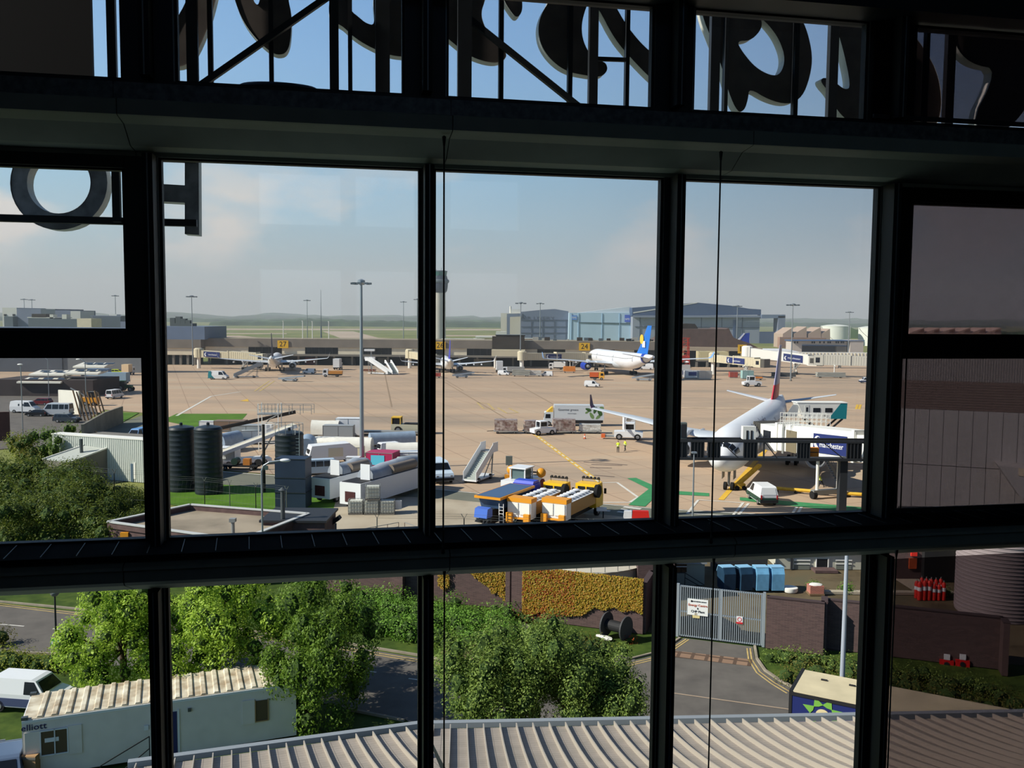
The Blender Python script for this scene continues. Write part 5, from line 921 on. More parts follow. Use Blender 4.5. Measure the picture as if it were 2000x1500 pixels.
# baggage tractor
def tug(label,pos,rz,s=1.0,mat=mVW,cab=True,name='tow_tractor',group=None,cabf=True):
    o=thing(name,label,'tow tractor',pos,rz,group); MB().prism([(-1.7*s,.35*s),(1.7*s,.35*s),(1.75*s,.9*s),(.6*s,1.1*s),(-1.7*s,1.0*s)],-.8*s,.8*s).build('body',mat,o)
    x0,x1=(-.4,.75) if cabf else (-1.0,.2)
    if cab:
        mb=MB(); 
        for x in (x0,x1):
            for y in (-.7,.7): mb.bar((x*s,y*s,1*s),(x*.95*s,y*.95*s,1.95*s),.12*s)
        mb.box(x0*s,x1*s,-.74*s,.74*s,1.92*s,2.05*s); mb.box(x0*s,x1*s,-.73*s,-.70*s,1*s,1.3*s); mb.box(x0*s,x1*s,.70*s,.73*s,1*s,1.3*s); mb.build('cab_frame',mat,o)
        MB().box((x0+.08)*s,(x1-.08)*s,-.66*s,.66*s,1.3*s,1.92*s).build('cab_glazing',mVG,o)
    for x in (-1.1,1.1):
        for sd in (-1,1): wheel(o,x*s,sd*.72*s,.38*s,.25*s)
    return o
tug('white baggage tractor pulling the wrapped pallets in mid apron',G(1060,849),205,1.3)
tug('white tow tractor with open cab and orange tail behind the two standing workers',G(1227,858),-8,1.5)
o=[x for x in sc.objects if 'orange tail behind' in x.get('label','')][0]; MB().box(-4.6,-2.5,-.5,.5,.35,.7).build('tow_bar',mSteel,o); MB().box(-4.9,-4.2,-.6,.6,.25,.9).build('tail_block',M('orange_paint',(216,104,50),.5),o)
tug('white tow tractor with trailer bars behind the fin of the near airliner',G(1468,755),184,1.7)
# large aircraft tractor (beige with yellow cab)
def bigtug(label,pos,rz,mat,cabm,s=1):
    o=thing('aircraft_tractor',label,'tow tractor',pos,rz); MB().prism([(-4*s,.6*s),(4*s,.6*s),(4*s,1.7*s),(-4*s,1.9*s)],-1.3*s,1.3*s).build('body',mat,o)
    MB().prism([(-4*s,1.9*s),(-2.2*s,1.9*s),(-2.3*s,3.1*s),(-3.8*s,3.1*s)],-1.0*s,1.0*s).build('cab_glazing',mVG,o); MB().box(-4*s,-2.1*s,-1.15*s,1.15*s,3.1*s,3.3*s).build('cab_roof',cabm,o)
    mb=MB(); [mb.bar((x*s,y*s,1.8*s),(x*s,y*s,3.1*s),.14) for x in (-3.9,-2.2) for y in (-1.05,1.05)]; mb.build('cab_posts',cabm,o)
    MB().box(-1.5*s,2.5*s,-.9*s,.9*s,1.8*s,2.05*s).build('engine_deck',mBump,o)
    for x in (-2.6,2.4):
        for sd in (-1,1): wheel(o,x*s,sd*1.15*s,.75*s,.45)
    return o
bigtug('large beige aircraft tractor with a yellow cab behind the equipment park',G(805,846),-3,M('beige_machine_paint',(190,184,160),.5),mYel,.95)
# pallet dollies
mWrap=M('shrink_wrapped_cartons',(178,166,158),.35,var=.3,vs_=2.2,bump=.4,bs=6,c2=(120,92,84)); mWrapP=M('pale_wrap',(196,194,188),.35,var=.25,vs_=3,bump=.4,bs=6)
def dolly(label,pos,rz,L=4.6,W=2.4,h=2.0,mat=mWrap,group='loaded baggage dollies in mid apron',name='pallet_dolly',tarp=False):
    o=thing(name,label,'dolly',pos,rz,group); MB().box(-L/2,L/2,-W/2,W/2,.42,.56).build('deck',mSteel,o); MB().bar((L/2,0,.45),(L/2+1.3,0,.35),.1).build('draw_bar',mBump,o)
    for x in (-L*.35,L*.35):
        for sd in (-1,1): wheel(o,x,sd*W*.38,.22,.16)
    if tarp:
        r=[]; 
        for x in (-L/2+.1,-L/4,0,L/4,L/2-.1):
            sag=.12*random.random(); r.append([(x,W/2*.96*math.cos(a),.56+max(.0,h*.35)+ (h*.62-sag)*math.sin(a)) if 0<=a<=PI else (x,W/2*.96*math.cos(a),.56) for a in [PI*i/10 for i in range(11)]+[PI*1.02,PI*1.98]])
        mb=MB(); mb.loft(r); mb.build('tarpaulin',mat,o,True)
    elif h>0:
        b=bmesh.new(); bmesh.ops.create_cube(b,size=1); bmesh.ops.subdivide_edges(b,edges=b.edges[:],cuts=5,use_grid_fill=True); mb=MB(); random.seed(hash(label)%99 if False else len(label))
        for v in b.verts:
            if abs(v.co.z)<.49 or v.co.z>0: v.co.x+=random.uniform(-.02,.02); v.co.y+=random.uniform(-.03,.03); v.co.z+=random.uniform(-.02,.02)
        b.verts.index_update(); mb.add([(v.co.x*(L-.35),v.co.y*(W-.25),.56+h/2+v.co.z*h) for v in b.verts],[tuple(v.index for v in f.verts) for f in b.faces]); b.free(); mb.build('wrapped_load',mat,o)
    return o
dolly('leftmost dolly with a big load of shrink-wrapped cartons in mid apron',G(988,846),180,4.6,2.4,2.1)
dolly('dolly with a wrapped carton load just left of the white baggage tractor',G(1037,846),186,3.0,2.2,1.9)
dolly('dolly with a wrapped carton load between the tractor and the catering lorry',G(1101,846),182,4.6,2.4,2.2)
dolly('rightmost dolly with a low pale load in front of the catering lorry tail',G(1152,846),176,4.4,2.2,1.2,mWrapP)
# ULD containers, boxes
def uld(label,pos,rz,L=3.1,W=1.6,h=1.6,mat=mVW,cham=True,name='cargo_container',group=None,logo=None):
    o=thing(name,label,'container',pos,rz,group); pr=[(-L/2,.3),(L/2-(.5 if cham else 0),.3),(L/2,.3+(.5 if cham else 0)),(L/2,.3+h),(-L/2,.3+h)]
    MB().prism(pr,-W/2,W/2).build('shell',mat,o); mb=MB(); mb.box(-L/2,L/2,-W/2,W/2,.12,.28); mb.build('base',mSteel,o)
    mb=MB(); 
    for x in (-L/2,0,L/2-.04): mb.box(x,x+.05,-W/2-.03,-W/2,.3,.3+h)
    mb.box(-L/2,L/2,-W/2-.03,-W/2,.3+h-.08,.3+h); mb.build('edge_frame',mSteel,o)
    if logo: MB().box(-L*.3,L*.2,-W/2-.05,-W/2-.02,.3+h*.3,.3+h*.85).build('picture_panel',logo,o)
    for x in (-L*.3,L*.3):
        for y in (-.5,.5): wheel(o,x,y*W*.8,.15,.12)
    return o
mMag=M('magenta_container',(172,42,88),.5); mCy=M('cyan_picture',(92,190,216),.5); mTarpB=M('blue_grey_tarpaulin',(146,164,184),.5,var=.1,vs_=1.5,bump=.3,bs=2); mTarpW=M('white_tarpaulin',(228,226,216),.5,var=.06,vs_=2,bump=.3,bs=2); mGryB=M('grey_container',(150,156,160),.5); mCrB=M('cream_box',(214,206,182),.5)
gE='ground equipment park beside the tall mast'
uld('magenta cargo container with a cyan picture right of the tall mast',G(748,919),-12,4.0,3.2,2.5,mMag,False,group=gE,logo=mCy)
uld('white cargo container with a small logo near the middle mullion',G(798,913),6,3.8,2.4,2.1,mVW,False,group=gE,logo=mBrW)
uld('small white upright box left of the tall mast foot',G(690,919),0,2.0,1.4,1.7,mVW,False,group=gE)
uld('cream box between the white tarped dolly and the tall mast',G(696,897),-6,2.2,1.8,1.7,mCrB,False,group=gE)
uld('plain grey container in front of the white half-round tarped dolly',G(662,857),0,5.4,2.2,2.2,mGryB,False,group=gE)
uld('tall white container behind the plain grey one',G(682,851),0,4.6,2.6,3.0,mVW,False,group=gE)
uld('grey box container behind the white conveyor, left of the railed platform',G(484,864),0,5.2,2.6,2.8,mGryB,False,group=gE)
uld('pale blue-white box beside the grey container behind the conveyor',G(494,866),4,3.6,2.0,2.0,M('pale_blue_box',(206,216,222),.5),False,group=gE)
uld('small white box behind the two black tanks on the bright grass edge',G(408,837),0,3.4,1.6,1.2,mVW,False,group=gE)
uld('flat brown container with a white roof edge behind the black tanks',G(451,842),0,5.8,2.4,1.8,M('taupe_container',(124,104,88),.7),False,group=gE)
uld('white boxy unit with dark end right of the black tanks',G(443,904),-6,3.4,2.2,2.1,mVW,False,group=gE)
uld('white tall instrument box behind the tow tractor in mid apron',G(1228,842),3,2.2,1.8,2.6,mVW,False,group=gE)
dolly('cream half-round tarped dolly at the back left of the equipment park',G(636,853),0,5.2,2.4,2.6,mTarpW,gE,'tarped_dolly',True)
dolly('blue-grey tarped cart beside the railed platform',G(600,889),-80,6.0,3.0,2.6,mTarpB,gE,'tarped_dolly',True)
dolly('white tarped dolly in the second row of the equipment park',G(640,879),-10,5.6,2.6,1.8,mTarpW,gE,'tarped_dolly',True)
dolly('bright white tarped dolly left of the mast in the second row',G(692,888),-4,6.0,2.6,2.4,mTarpW,gE,'tarped_dolly',True)
dolly('blue-grey tarped conveyor dolly right of the mast, back row',G(766,871),22,8,2.2,2.0,mTarpB,gE,'tarped_dolly',True)
dolly('white striped tarped dolly behind the logo container',G(788,900),5,5.4,2.6,2.4,mTarpW,gE,'tarped_dolly',True)
dolly('pale blue tarped unit right behind the second black tank',G(446,880),70,5,2.6,2.6,mTarpB,gE,'tarped_dolly',True)
dolly('empty flat trailer behind the tall mast',G(730,865),0,9,2.2,0,mSteel,gE,'flat_trailer')
dolly('empty dark flat trailer right of the mast beneath the tarped conveyor',G(738,884),10,7,2.4,.25,mBump,gE,'flat_trailer')
dolly('long empty trailer train towards the aircraft tractor',G(752,849),-2,13,2.2,.2,mSteel,gE,'flat_trailer')
car('small_van','van','van','white small truck cab between the tarped conveyor and the magenta container',G(768,889),30,mVW,1.15)
car('minibus','minibus','minibus','blue-white service vehicle left of the white units, behind the dark square tank',G(622,926),200,M('pale_blue_vehicle',(176,196,214),.35),.85)
o=car('small_van','service_vehicle','vehicle','grey-green service vehicle with its bonnet raised near the middle mullion',G(806,936),-60,M('sage_grey_paint',(150,164,156),.4),1.5); MB().add([(1.6,-1.1,1.9),(1.6,1.1,1.9),(3.4,1.1,3.1),(3.4,-1.1,3.1)],[(0,1,2,3)]).build('raised_bonnet',mVW,o)
car('small_van','service_vehicle','vehicle','pale blue-white vehicle just right of the middle mullion',G(856,938),-70,M('ice_blue_vehicle',(196,212,226),.35),1.5)
# white air-start unit
o=thing('ground_power_unit','large white angled power unit with a dark intake, centre of the equipment park','ground unit',G(648,905),-155,gE); MB().prism([(-3.6,.7),(3.2,.7),(3.6,1.5),(3.2,2.9),(-2.4,3.1),(-3.6,2.2)],-1.3,1.3).build('body',mVW,o); MB().box(3.3,3.55,-.8,.8,1.1,2.3).build('intake',mBump,o); MB().box(-1.4,.8,1.3,1.34,1.2,2.5).build('access_panel',mCrB,o)
for x in (-2.4,2.2):
    for sd in (-1,1): wheel(o,x,sd*1.0,.42,.3)
# belt loaders / conveyors / stairs
def belt(label,pos,rz,L=9,h0=.9,h1=3.6,mat=mVW,dark=mBump,w=1.1,group=gE):
    o=thing('belt_loader',label,'belt loader',pos,rz,group); mb=MB(); mb.bar((-L/2,-w/2,h0),(L/2,-w/2,h1),.12,.5); mb.bar((-L/2,w/2,h0),(L/2,w/2,h1),.12,.5); mb.build('side_rails',mat,o)
    MB().bar((-L/2,0,h0+.12),(L/2,0,h1+.12),w-.1,.12).build('belt',M('belt_cream',(196,190,172),.6) if mat is mVW else dark,o)
    MB().box(-L*.35,L*.2,-w*.7,w*.7,.35,.85).build('chassis',mat,o); MB().bar((L*.1,0,.8),(L*.25,0,h0+(h1-h0)*.72),.18).build('lift_ram',mSteel,o)
    for x in (-L*.28,L*.12):
        for sd in (-1,1): wheel(o,x,sd*w*.65,.38,.22)
    return o
belt('broad white conveyor loader slanting up behind the black tanks',G(492,905),28,13,1.2,5.4,w=2.2)
belt('thin dark conveyor arm reaching over the white units to the right of the tanks',G(478,868),16,17,2.0,5.4,M('dark_brown_steel',(60,54,48),.6),w=.9)
belt('belt loader vehicle right of the left-hand airliner tail',G(570,745),-8,9,.9,1.9,M('silver_blue_paint',(150,160,170),.4),w=1.4,group=None)
belt('belt loader vehicle under the tail of the blue-finned airliner',G(1262,744),-10,10,1,2.8,M('silver_blue_paint'),w=1.3,group=None)
def stairs(label,pos,rz,L=6,h=3.6,w=1.6,mat=mVW,group='white passenger steps on the apron',name='passenger_steps',canopy=True):
    o=thing(name,label,'aircraft steps',pos,rz,group); n=16; mb=MB()
    for i in range(n): mb.box(-L/2+L*i/n,-L/2+L*(i+1)/n+.02,-w/2,w/2,.5+h*i/n,.5+h*i/n+.08); mb.box(-L/2+L*i/n,-L/2+L*i/n+.04,-w/2,w/2,.5+h*(i-1)/n+.08 if i else .3,.5+h*i/n)
    mb.build('treads',M('step_tread_grey',(166,172,166),.6),o); MB().box(L/2,L/2+1.6,-w/2,w/2,h+.42,h+.55).build('top_platform',mSteel,o)
    for sd in (-1,1):
        mb=MB(); y=sd*(w/2+.06); mb.add([(-L/2,y,.4),(L/2,y,h+.3),(L/2,y,h+1.5),(-L/2,y,1.5),(-L/2,y+sd*.06,.4),(L/2,y+sd*.06,h+.3),(L/2,y+sd*.06,h+1.5),(-L/2,y+sd*.06,1.5)],[(0,1,2,3),(7,6,5,4),(0,4,5,1),(1,5,6,2),(2,6,7,3),(3,7,4,0)]); mb.box(L/2,L/2+1.6,min(y,y+sd*.06),max(y,y+sd*.06),h+.4,h+1.7); mb.build('side_panel',mat,o)
    MB().box(-L/2-.1,L/2+.3,-w/2-.2,w/2+.2,.3,.5).build('chassis',mat,o); mb=MB(); mb.bar((L/2-.2,-w/2,.5),(L/2+.2,-w/2,h+.4),.14); mb.bar((L/2-.2,w/2,.5),(L/2+.2,w/2,h+.4),.14); mb.bar((0,-w/2,.5),(L/2,-w/2,h),.1); mb.bar((0,w/2,.5),(L/2,w/2,h),.1); mb.build('support_frame',mSteel,o)
    for x in (-L*.35,L*.35):
        for sd in (-1,1): wheel(o,x,sd*(w/2+.1),.35,.22)
    return o
stairs('white passenger steps standing alone left of centre above the yellow tankers',G(934,938),66,5.2,3.1,1.7)
stairs('grey covered steps drawn up at the tail of the left-hand airliner',G(480,738),28,8,3.6,1.8,M('grey_step_panel',(160,166,170),.5))
stairs('leftmost of the two white tall steps parked before the pier',G(742,731),152,9,4.6,2.2)
stairs('rightmost of the two white tall steps parked before the pier',G(766,731),118,7,3.6,2.2)
for k,(px,py) in enumerate(((718,716),(722,725))): pass
o=thing('raised_platform_truck','white double-decked platform lifter left of the tall steps','lifter',G(722,726)); MB().box(-2,2,-1,1,8.2,9.0).build('upper_platform',mVW,o); MB().box(-2,2.2,-1,1,5,5.9).build('lower_platform',mVW,o); MB().box(.4,.9,-.3,.3,0,8.2).build('post',mSteel,o); MB().box(-2.4,2.4,-1,1,.3,1).build('chassis',M('rust_chassis',(120,70,50),.7),o)
dolly('grey loaded baggage dollies left of the bridge column, far stands',G(1018,735),178,7,2.2,1.9,M('grey_baggage',(150,150,142),.7),None,'baggage_dolly'); dolly('pale baggage dollies between the bridge column and the small white van',G(1040,735),178,7,2.2,1.6,mWrapP,None,'baggage_dolly')
uld('navy and white cargo container near the red lattice tower, far stands',G(1352,739),4,6.0,2.6,2.6,mVW,False,logo=mNavy); uld('silver drum-shaped cargo container right of the navy and white one',G(1376,741),4,4.8,2.6,2.8,M('silver_drum',(176,178,176),.3,.3),True); uld('white and blue cargo container at the foot of the red lattice tower',G(1338,737),0,4.2,2.6,2.6,M('pale_grey_box'),False,logo=mNavy)
# mobile heating units with black tops and pale tarps
for px,py,L,lab in ((625,983,10,'left white generator trailer with black top and grey tarp, end door open'),(684,996,15,'right white generator trailer with black top and long grey tarp, end door open')):
    p=G(px,py); o=thing('generator_trailer',lab,'trailer',p,64,'white generator trailers on the grass edge'); W=3.4; h=3.0 if L<12 else 3.1; Wd=2.9
    MB().box(0,L,-Wd/2,Wd/2,.6,h).build('body',mVW,o); MB().box(.2,L-.2,-Wd/2+.15,Wd/2-.15,h,h+.06).build('roof_deck',mBump,o); MB().box(-.04,.02,-.7,.7,.9,2.1).build('end_opening',M('dark_red_interior',(70,34,34),.8),o)
    r=[]
    for i in range(7):
        x=3+i*(L-4)/6; hh=1.1+.5*random.random(); r.append([(x,1.2*math.cos(a),h+.06+hh*math.sin(a)) for a in [PI*j/8 for j in range(9)]])
    MB().loft(r).build('tarpaulin',M('grey_tarpaulin',(160,168,178),.4,var=.2,vs_=.8,bump=.5,bs=1.5),o,True); MB().box(2.0,2.1,-1.3,.0,h+.1,h+1.9).build('white_board',mVW,o); MB().tube((L*.45,-.9,h+.6),(L*.8,-.9,h+.6),.6,n=14).build('exhaust_drum',M('taupe_drum',(128,116,104),.5),o,True)
    for x in (1.5,L-1.5):
        for sd in (-1,1): wheel(o,x,sd*(Wd/2-.25),.45,.3)
# IBC totes
def ibc(label,pos,z0,rz=4):
    o=thing('liquid_tote',label,'tote tank',(pos.x,pos.y,z0),rz,'caged liquid totes beside the generator trailers'); MB().box(-.52,.52,-.45,.45,.16,1.1).build('bottle',M('tote_plastic',(206,208,196),.4),o); MB().box(-.6,.6,-.5,.5,0,.14).build('pallet',mLedge,o); mb=MB()
    for i in range(6): x=-.58+i*.232; mb.bar((x,-.5,.14),(x,-.5,1.16),.03); mb.bar((x,.5,.14),(x,.5,1.16),.03)
    for z_ in (.3,.6,.9,1.16): 
        for y in (-.5,.5): mb.bar((-.6,y,z_),(.6,y,z_),.03)
        for x in (-.6,.6): mb.bar((x,-.5,z_),(x,.5,z_),.03)
    for y in (-.25,0,.25): mb.bar((-.6,y,.14),(-.6,y,1.16),.03); mb.bar((.6,y,.14),(.6,y,1.16),.03)
    mb.build('cage',mSteel,o); return o
p=G(726,1003)
ibc('bottom left caged liquid tote of the small stack',p+Vector((-1.35,0,0)),0); ibc('bottom middle caged liquid tote under the raised one',p,0); ibc('bottom right caged liquid tote of the small stack',p+Vector((1.35,.1,0)),0); ibc('topmost caged liquid tote standing on the stack',p+Vector((.1,0,0)),1.2,8)
for o in [x for x in sc.objects if x.name.startswith('liquid_tote')]: o.scale=(1.35,1.35,1.35); o.location.z*=1.36; o.location.x=p.x+(o.location.x-p.x)*1.3
# yellow de-icing tankers
mYt=M('tanker_yellow',(244,190,34),.4); mYo=M('tanker_orange',(226,152,40),.45); mTan=M('tanker_side_tan',(176,132,70),.5)
def tanker(label,pos,rz):
    o=thing('tanker_truck',label,'tanker',pos,rz,'yellow and white tanker trucks in the yard'); W=2.6; L=11
    MB().box(0,8.2,-W/2,W/2,1.6,2.9).build('tank_body',mTan,o); MB().box(-.05,1.2,-W/2-.05,W/2+.05,1.3,3.15).build('rear_cabinet',mVW,o); MB().box(-.1,1.25,-W/2-.1,W/2+.1,3.0,3.45).build('cabinet_roof',mYo,o)
    for y0,y1 in ((-1.22,-.1),(.1,1.22)): MB().box(-.14,-.06,y0,y1,1.75,2.95).build('cabinet_door',M('door_white',(236,236,228),.5),o)
    for sd in (-1,1):
        MB().box(-.5,-.1,sd*1.0-.32,sd*1.0+.32,.9,1.9).build('rear_locker',mYo,o); MB().box(-.3,0,sd*1.0-.3,sd*1.0+.3,.3,.85).build('step_frame',mYo,o)
    MB().box(-.2,0,-1.2,1.2,1.25,1.45).build('rear_beam',mYo,o)
    n=7
    for i in range(n):
        for sd in (-1,1):
            x=1.9+i*.88; MB().lathe([(.38,0),(.42,.1),(.36,.24),(.1,.28)],12,(x,sd*.62,2.95)).build('tank_lid',mVW,o,True)
        if i%2: MB().cbox((1.9+i*.88,0,3.08),(.4,.34,.16)).build('valve_box',mBump,o)
    MB().box(1.3,8.2,-W/2,W/2,2.88,2.96).build('tank_top',mVW,o)
    MB().prism([(8.5,1.0),(10.6,1.0),(10.65,2.1),(10.3,3.6),(8.5,3.6)],-W/2+.05,W/2-.05).build('cab',mYt,o); MB().box(8.44,8.5,-.95,-.1,2.5,3.3).build('rear_window',mVG,o); MB().box(8.44,8.5,.1,.95,2.5,3.3).build('rear_window',mVG,o)
    for sd in (-1,1): MB().box(9.0,10.1,sd*(W/2-.05)-.02,sd*(W/2-.05)+.02,2.3,3.2).build('side_window',mVG,o); MB().cbox((10.6,sd*1.5,2.6),(.12,.25,.6)).build('mirror',mBump,o)
    w=MB(); w.tube((8.1,-1.75,3.0),(8.1,-1.35,3.0),.72,n=20); q=w.build('spare_wheel',mTyre,o,True)
    mb=MB(); mb.bar((10.0,-1.1,3.95),(10.0,1.1,3.95),.08); mb.bar((10,-1,3.6),(10,-1,3.95),.05); mb.bar((10,1,3.6),(10,1,3.95),.05); lb=mb.build('light_bar',mBump,o)
    for i in range(5): m2=MB(); m2.tube((9.88,-.9+i*.45,4.05),(10.12,-.9+i*.45,4.05),.15,n=10); m2.build('spot_lamp',mBump,lb)
    MB().box(.6,9.8,-.45,.45,.7,1.3).build('chassis',mBump,o)
    for x in (1.6,2.9,9.4):
        for sd in (-1,1): wheel(o,x,sd*1.0,.52,.4)
    return o
tanker('left yellow and white tanker truck with spare wheel, rear doors to the window',G(1014,1037),63); tanker('right yellow and white tanker truck with spare wheel, rear doors to the window',G(1082,1039),63)
# blue and yellow gritter with machinery on the back
o=thing('gritter_truck','blue and yellow gritter hopper truck with bare machinery at the rear','gritter',G(952,1036),62); MB().prism([(.8,2.2),(7.2,2.2),(7.6,3.4),(.2,3.4)],-1.2,1.2).build('hopper',M('hopper_slate_blue',(70,96,130),.5),o)
MB().box(-.1,7.8,-1.55,1.55,3.3,3.55).build('hopper_rim',mYo,o); MB().add([(0,-1.4,3.57),(7.6,-1.4,3.57),(7.6,1.4,3.57),(0,1.4,3.57)],[(0,1,2,3)]).build('hopper_grid',M('hopper_slate_blue'),o); MB().prism([(-1.5,1.6),(-.3,1.6),(-.3,2.3),(-.6,2.6),(-1.3,2.5)],-.75,.75).build('motor_cover',M('bright_blue_cover',(70,110,200),.4),o)
mb=MB(); random.seed(5)
for i in range(16): mb.tube((-1.6+random.random()*1.2,-1+2*random.random(),.4+random.random()*1.1),(-1.6+random.random()*1.2,-1+2*random.random(),.3+random.random()*1.2),.07+random.random()*.08,n=8)
mb.build('machinery',M('machine_dark_steel',(70,74,78),.4,.5),o); mb=MB(); [mb.bar((.3,-1.7,.8+i*.35),(.3,-1.2,.8+i*.35),.05) for i in range(6)]; mb.bar((.3,-1.7,.6),(.3,-1.7,2.9),.06); mb.bar((.3,-1.2,.6),(.3,-1.2,2.9),.06); mb.build('ladder',mVW,o)
MB().box(0,9.5,-.5,.5,.7,2.2).build('chassis',mBump,o); MB().prism([(8.0,1),(10.0,1),(10,2.2),(9.7,3.6),(8.0,3.6)],-1.3,1.3).build('cab',M('royal_blue_cab',(30,62,190),.4),o); MB().prism([(8,3.6),(9.6,3.6),(9.4,3.9),(8.2,3.9)],-1.2,1.2).build('cab_roof',M('royal_blue_cab'),o)
for x in (1.4,2.8,8.9):
    for sd in (-1,1): wheel(o,x,sd*1.0,.5,.4)
# white snow tractor with yellow blower
o=thing('snow_tractor','white open-cab snow tractor with round yellow lamps behind the gritter','tractor',G(1018,966),62); MB().prism([(-2.6,.7),(2.8,.7),(2.8,2.0),(-2.6,2.1)],-1.5,1.5).build('body',mVW,o); mb=MB(); [mb.bar((x,y,2),(x,y,3.4),.14) for x in (-1,1) for y in (-1,1)]; mb.build('cab_posts',mVW,o); MB().box(-1.2,1.3,-1.2,1.2,3.4,3.55).build('cab_roof',mVW,o); MB().box(-.9,.9,-.9,.9,2.0,3.3).build('cab_glazing',M('tinted_cab_glass',(90,110,112),.2),o)
for y in (-2.0,2.2): MB().ico((1.5,y,2.7),.62,0,2).build('round_lamp',mYo,o,True)
MB().bar((1.5,-2,2.7),(1.5,2.2,2.7),.14).build('lamp_bar',mBump,o); MB().tube((2.8,-1.6,1),(2.8,1.6,1),.7,n=14).build('brush',M('red_dark_brush',(120,30,34),.7),o)
for x in (-1.7,1.7):
    for sd in (-1,1): wheel(o,x,sd*1.4,.62,.4)
o=thing('flood_lamp_cart','green-grey mobile lamp head standing behind the snow tractor','lamp cart',G(994,938)); MB().cbox((0,0,.4),(1.2,.8,.8)).build('base',mYo,o); MB().tube((0,0,.9),(0,0,2.2),.08).build('mast',mBump,o); MB().cbox((0,0,2.7),(.9,.5,1.2)).build('lamp_head',M('grey_green_box'),o)
# smaller bits: engine cart, white machine, cone, barrier
o=thing('engine_cart','low dark engine cart with round drum in front of the broad conveyor','cart',G(474,917),-5,gE); MB().box(-3,2.4,-.8,.8,.5,.7).build('frame',mBump,o); MB().tube((-1,-.6,1.2),(-1,.6,1.2),.5,n=14).build('drum',M('dark_green_drum',(40,60,50),.5),o); MB().box(.2,1.2,-.4,.4,.7,1.6).build('motor',M('rusty_orange',(190,120,50),.6),o); MB().tube((2.3,-.1,1.0),(2.3,.1,1.0),.55,n=16).build('reel',mBump,o); [wheel(o,x,y,.3,.2) for x in (-2.2,1.6) for y in (-.8,.8)]
o=thing('railed_platform','tall white railed work platform between conveyor and third black tank','platform',G(528,880)); mb=MB()
for x in (-1.6,1.6):
    for y in (-1,1): mb.bar((x,y,0),(x,y,7.8),.12)
for z_ in (1.5,3,4.5,6): mb.bar((-1.6,-1,z_),(1.6,-1,z_),.1); mb.bar((-1.6,1,z_),(1.6,1,z_),.1); mb.bar((-1.6,-1,z_-1.5),(1.6,-1,z_),.07)
mb.build('tower_frame',mBrW,o); MB().box(-1.8,1.8,-1.1,1.1,6.0,6.15).build('deck',mSteel,o); MB().cbox((-.4,0,3.4),(1.6,1.2,1.8)).build('machine_body',mVW,o)
mb=MB(); [mb.bar((x,y,6.1),(x,y,7.6),.07) for x in (-1.7,-.6,.6,1.7,3.4,5.2,7) for y in (-1,1)]; [mb.bar((-1.7,y,z_),(7,y,z_),.07) for y in (-1,1) for z_ in (6.8,7.6)]; mb.build('guard_rail',mSteel,o)
o=thing('traffic_cone','small orange and white cone on the apron below the right dolly','cone',G(1142,857)); MB().lathe([(.22,.03),(.05,.95)],16).build('cone_body',M('cone_orange',(224,110,70),.6),o,True); MB().box(-.3,.3,-.3,.3,0,.04).build('base',mBump,o); MB().lathe([(.17,.32),(.13,.55)],16,caps=False).build('reflective_band',mVW,o,True)
o=thing('road_barrier','bright red plastic road barrier beside the service road','barrier',G(1251,1013),-5); MB().prism([(-.95,0),(.95,0),(.95,.2),(.85,.9),(-.85,.9),(-.95,.2)],-.25,.25).build('red_section',M('barrier_red',(206,36,30),.5),o); MB().prism([(-1.9,0),(-.97,0),(-.97,.85),(-1.8,.85)],-.25,.25).build('white_section',mVW,o)
o=thing('bollard_box','small white box on a post on the service road edge','post box',G(1178,1012)); MB().bar((0,0,0),(0,0,.9),.12).build('post',mBump,o); MB().cbox((-.2,0,1.0),(1.1,.5,.35)).build('box',mVW,o)
o=thing('tilted_board','white board on a tilted trestle right of the stacked totes','board',G(768,1001)); MB().cbox((.3,0,.9),(1.3,.1,1.0)).build('board',mVW,o); MB().bar((-.9,0,0),(.2,0,.8),.2).build('trestle',mLedge,o)
# extra equipment along the far stands
uld('teal and white unit below the ribbed cream bridge, far right stands',G(1459,740),4,4.2,2.4,2.8,M('pale_teal_unit',(150,186,184),.5),False); uld('small red-doored container left of the teal and white unit',G(1432,738),0,3.0,2.2,2.0,M('faded_red_box',(164,70,58),.6),False)
dolly('low orange maintenance trolley under the ribbed cream bridge end',G(1477,742),0,4.5,1.8,.6,M('trolley_orange',(214,130,50),.6),None,'trolley'); dolly('dark cart train below the bright white bridge near its lift column',G(1530,738),178,9,2.2,1.4,M('dark_cart_load',(78,78,76),.8),None,'baggage_dolly')
dolly('grey cart train under the long grey-white bridge at right',G(1622,738),178,11,2.2,1.5,M('grey_baggage'),None,'baggage_dolly'); dolly('orange cart group between engine and pillar left of the blue-tailed airliner',G(1112,728),178,5,2.2,2.0,M('trolley_orange'),None,'baggage_dolly')
car('van','van','van','white van half hidden under the wing right of the blue-finned airliner tail',G(1262,722),170,mVW,1.1); lorry('small white box lorry behind the cream bridge pillars left of the blue engine',G(1088,722),176,7,2.4,3.4,name='box_lorry')
belt('pale belt loader parked beneath the right wing of the far violet-finned airliner',G(905,738),6,8,.9,2.0,M('silver_blue_paint'),w=1.3,group=None); dolly('red loaded cart beside the fuselage of the far violet-finned airliner',G(848,738),0,5,2.2,1.2,M('faded_red_box'),None,'baggage_dolly')
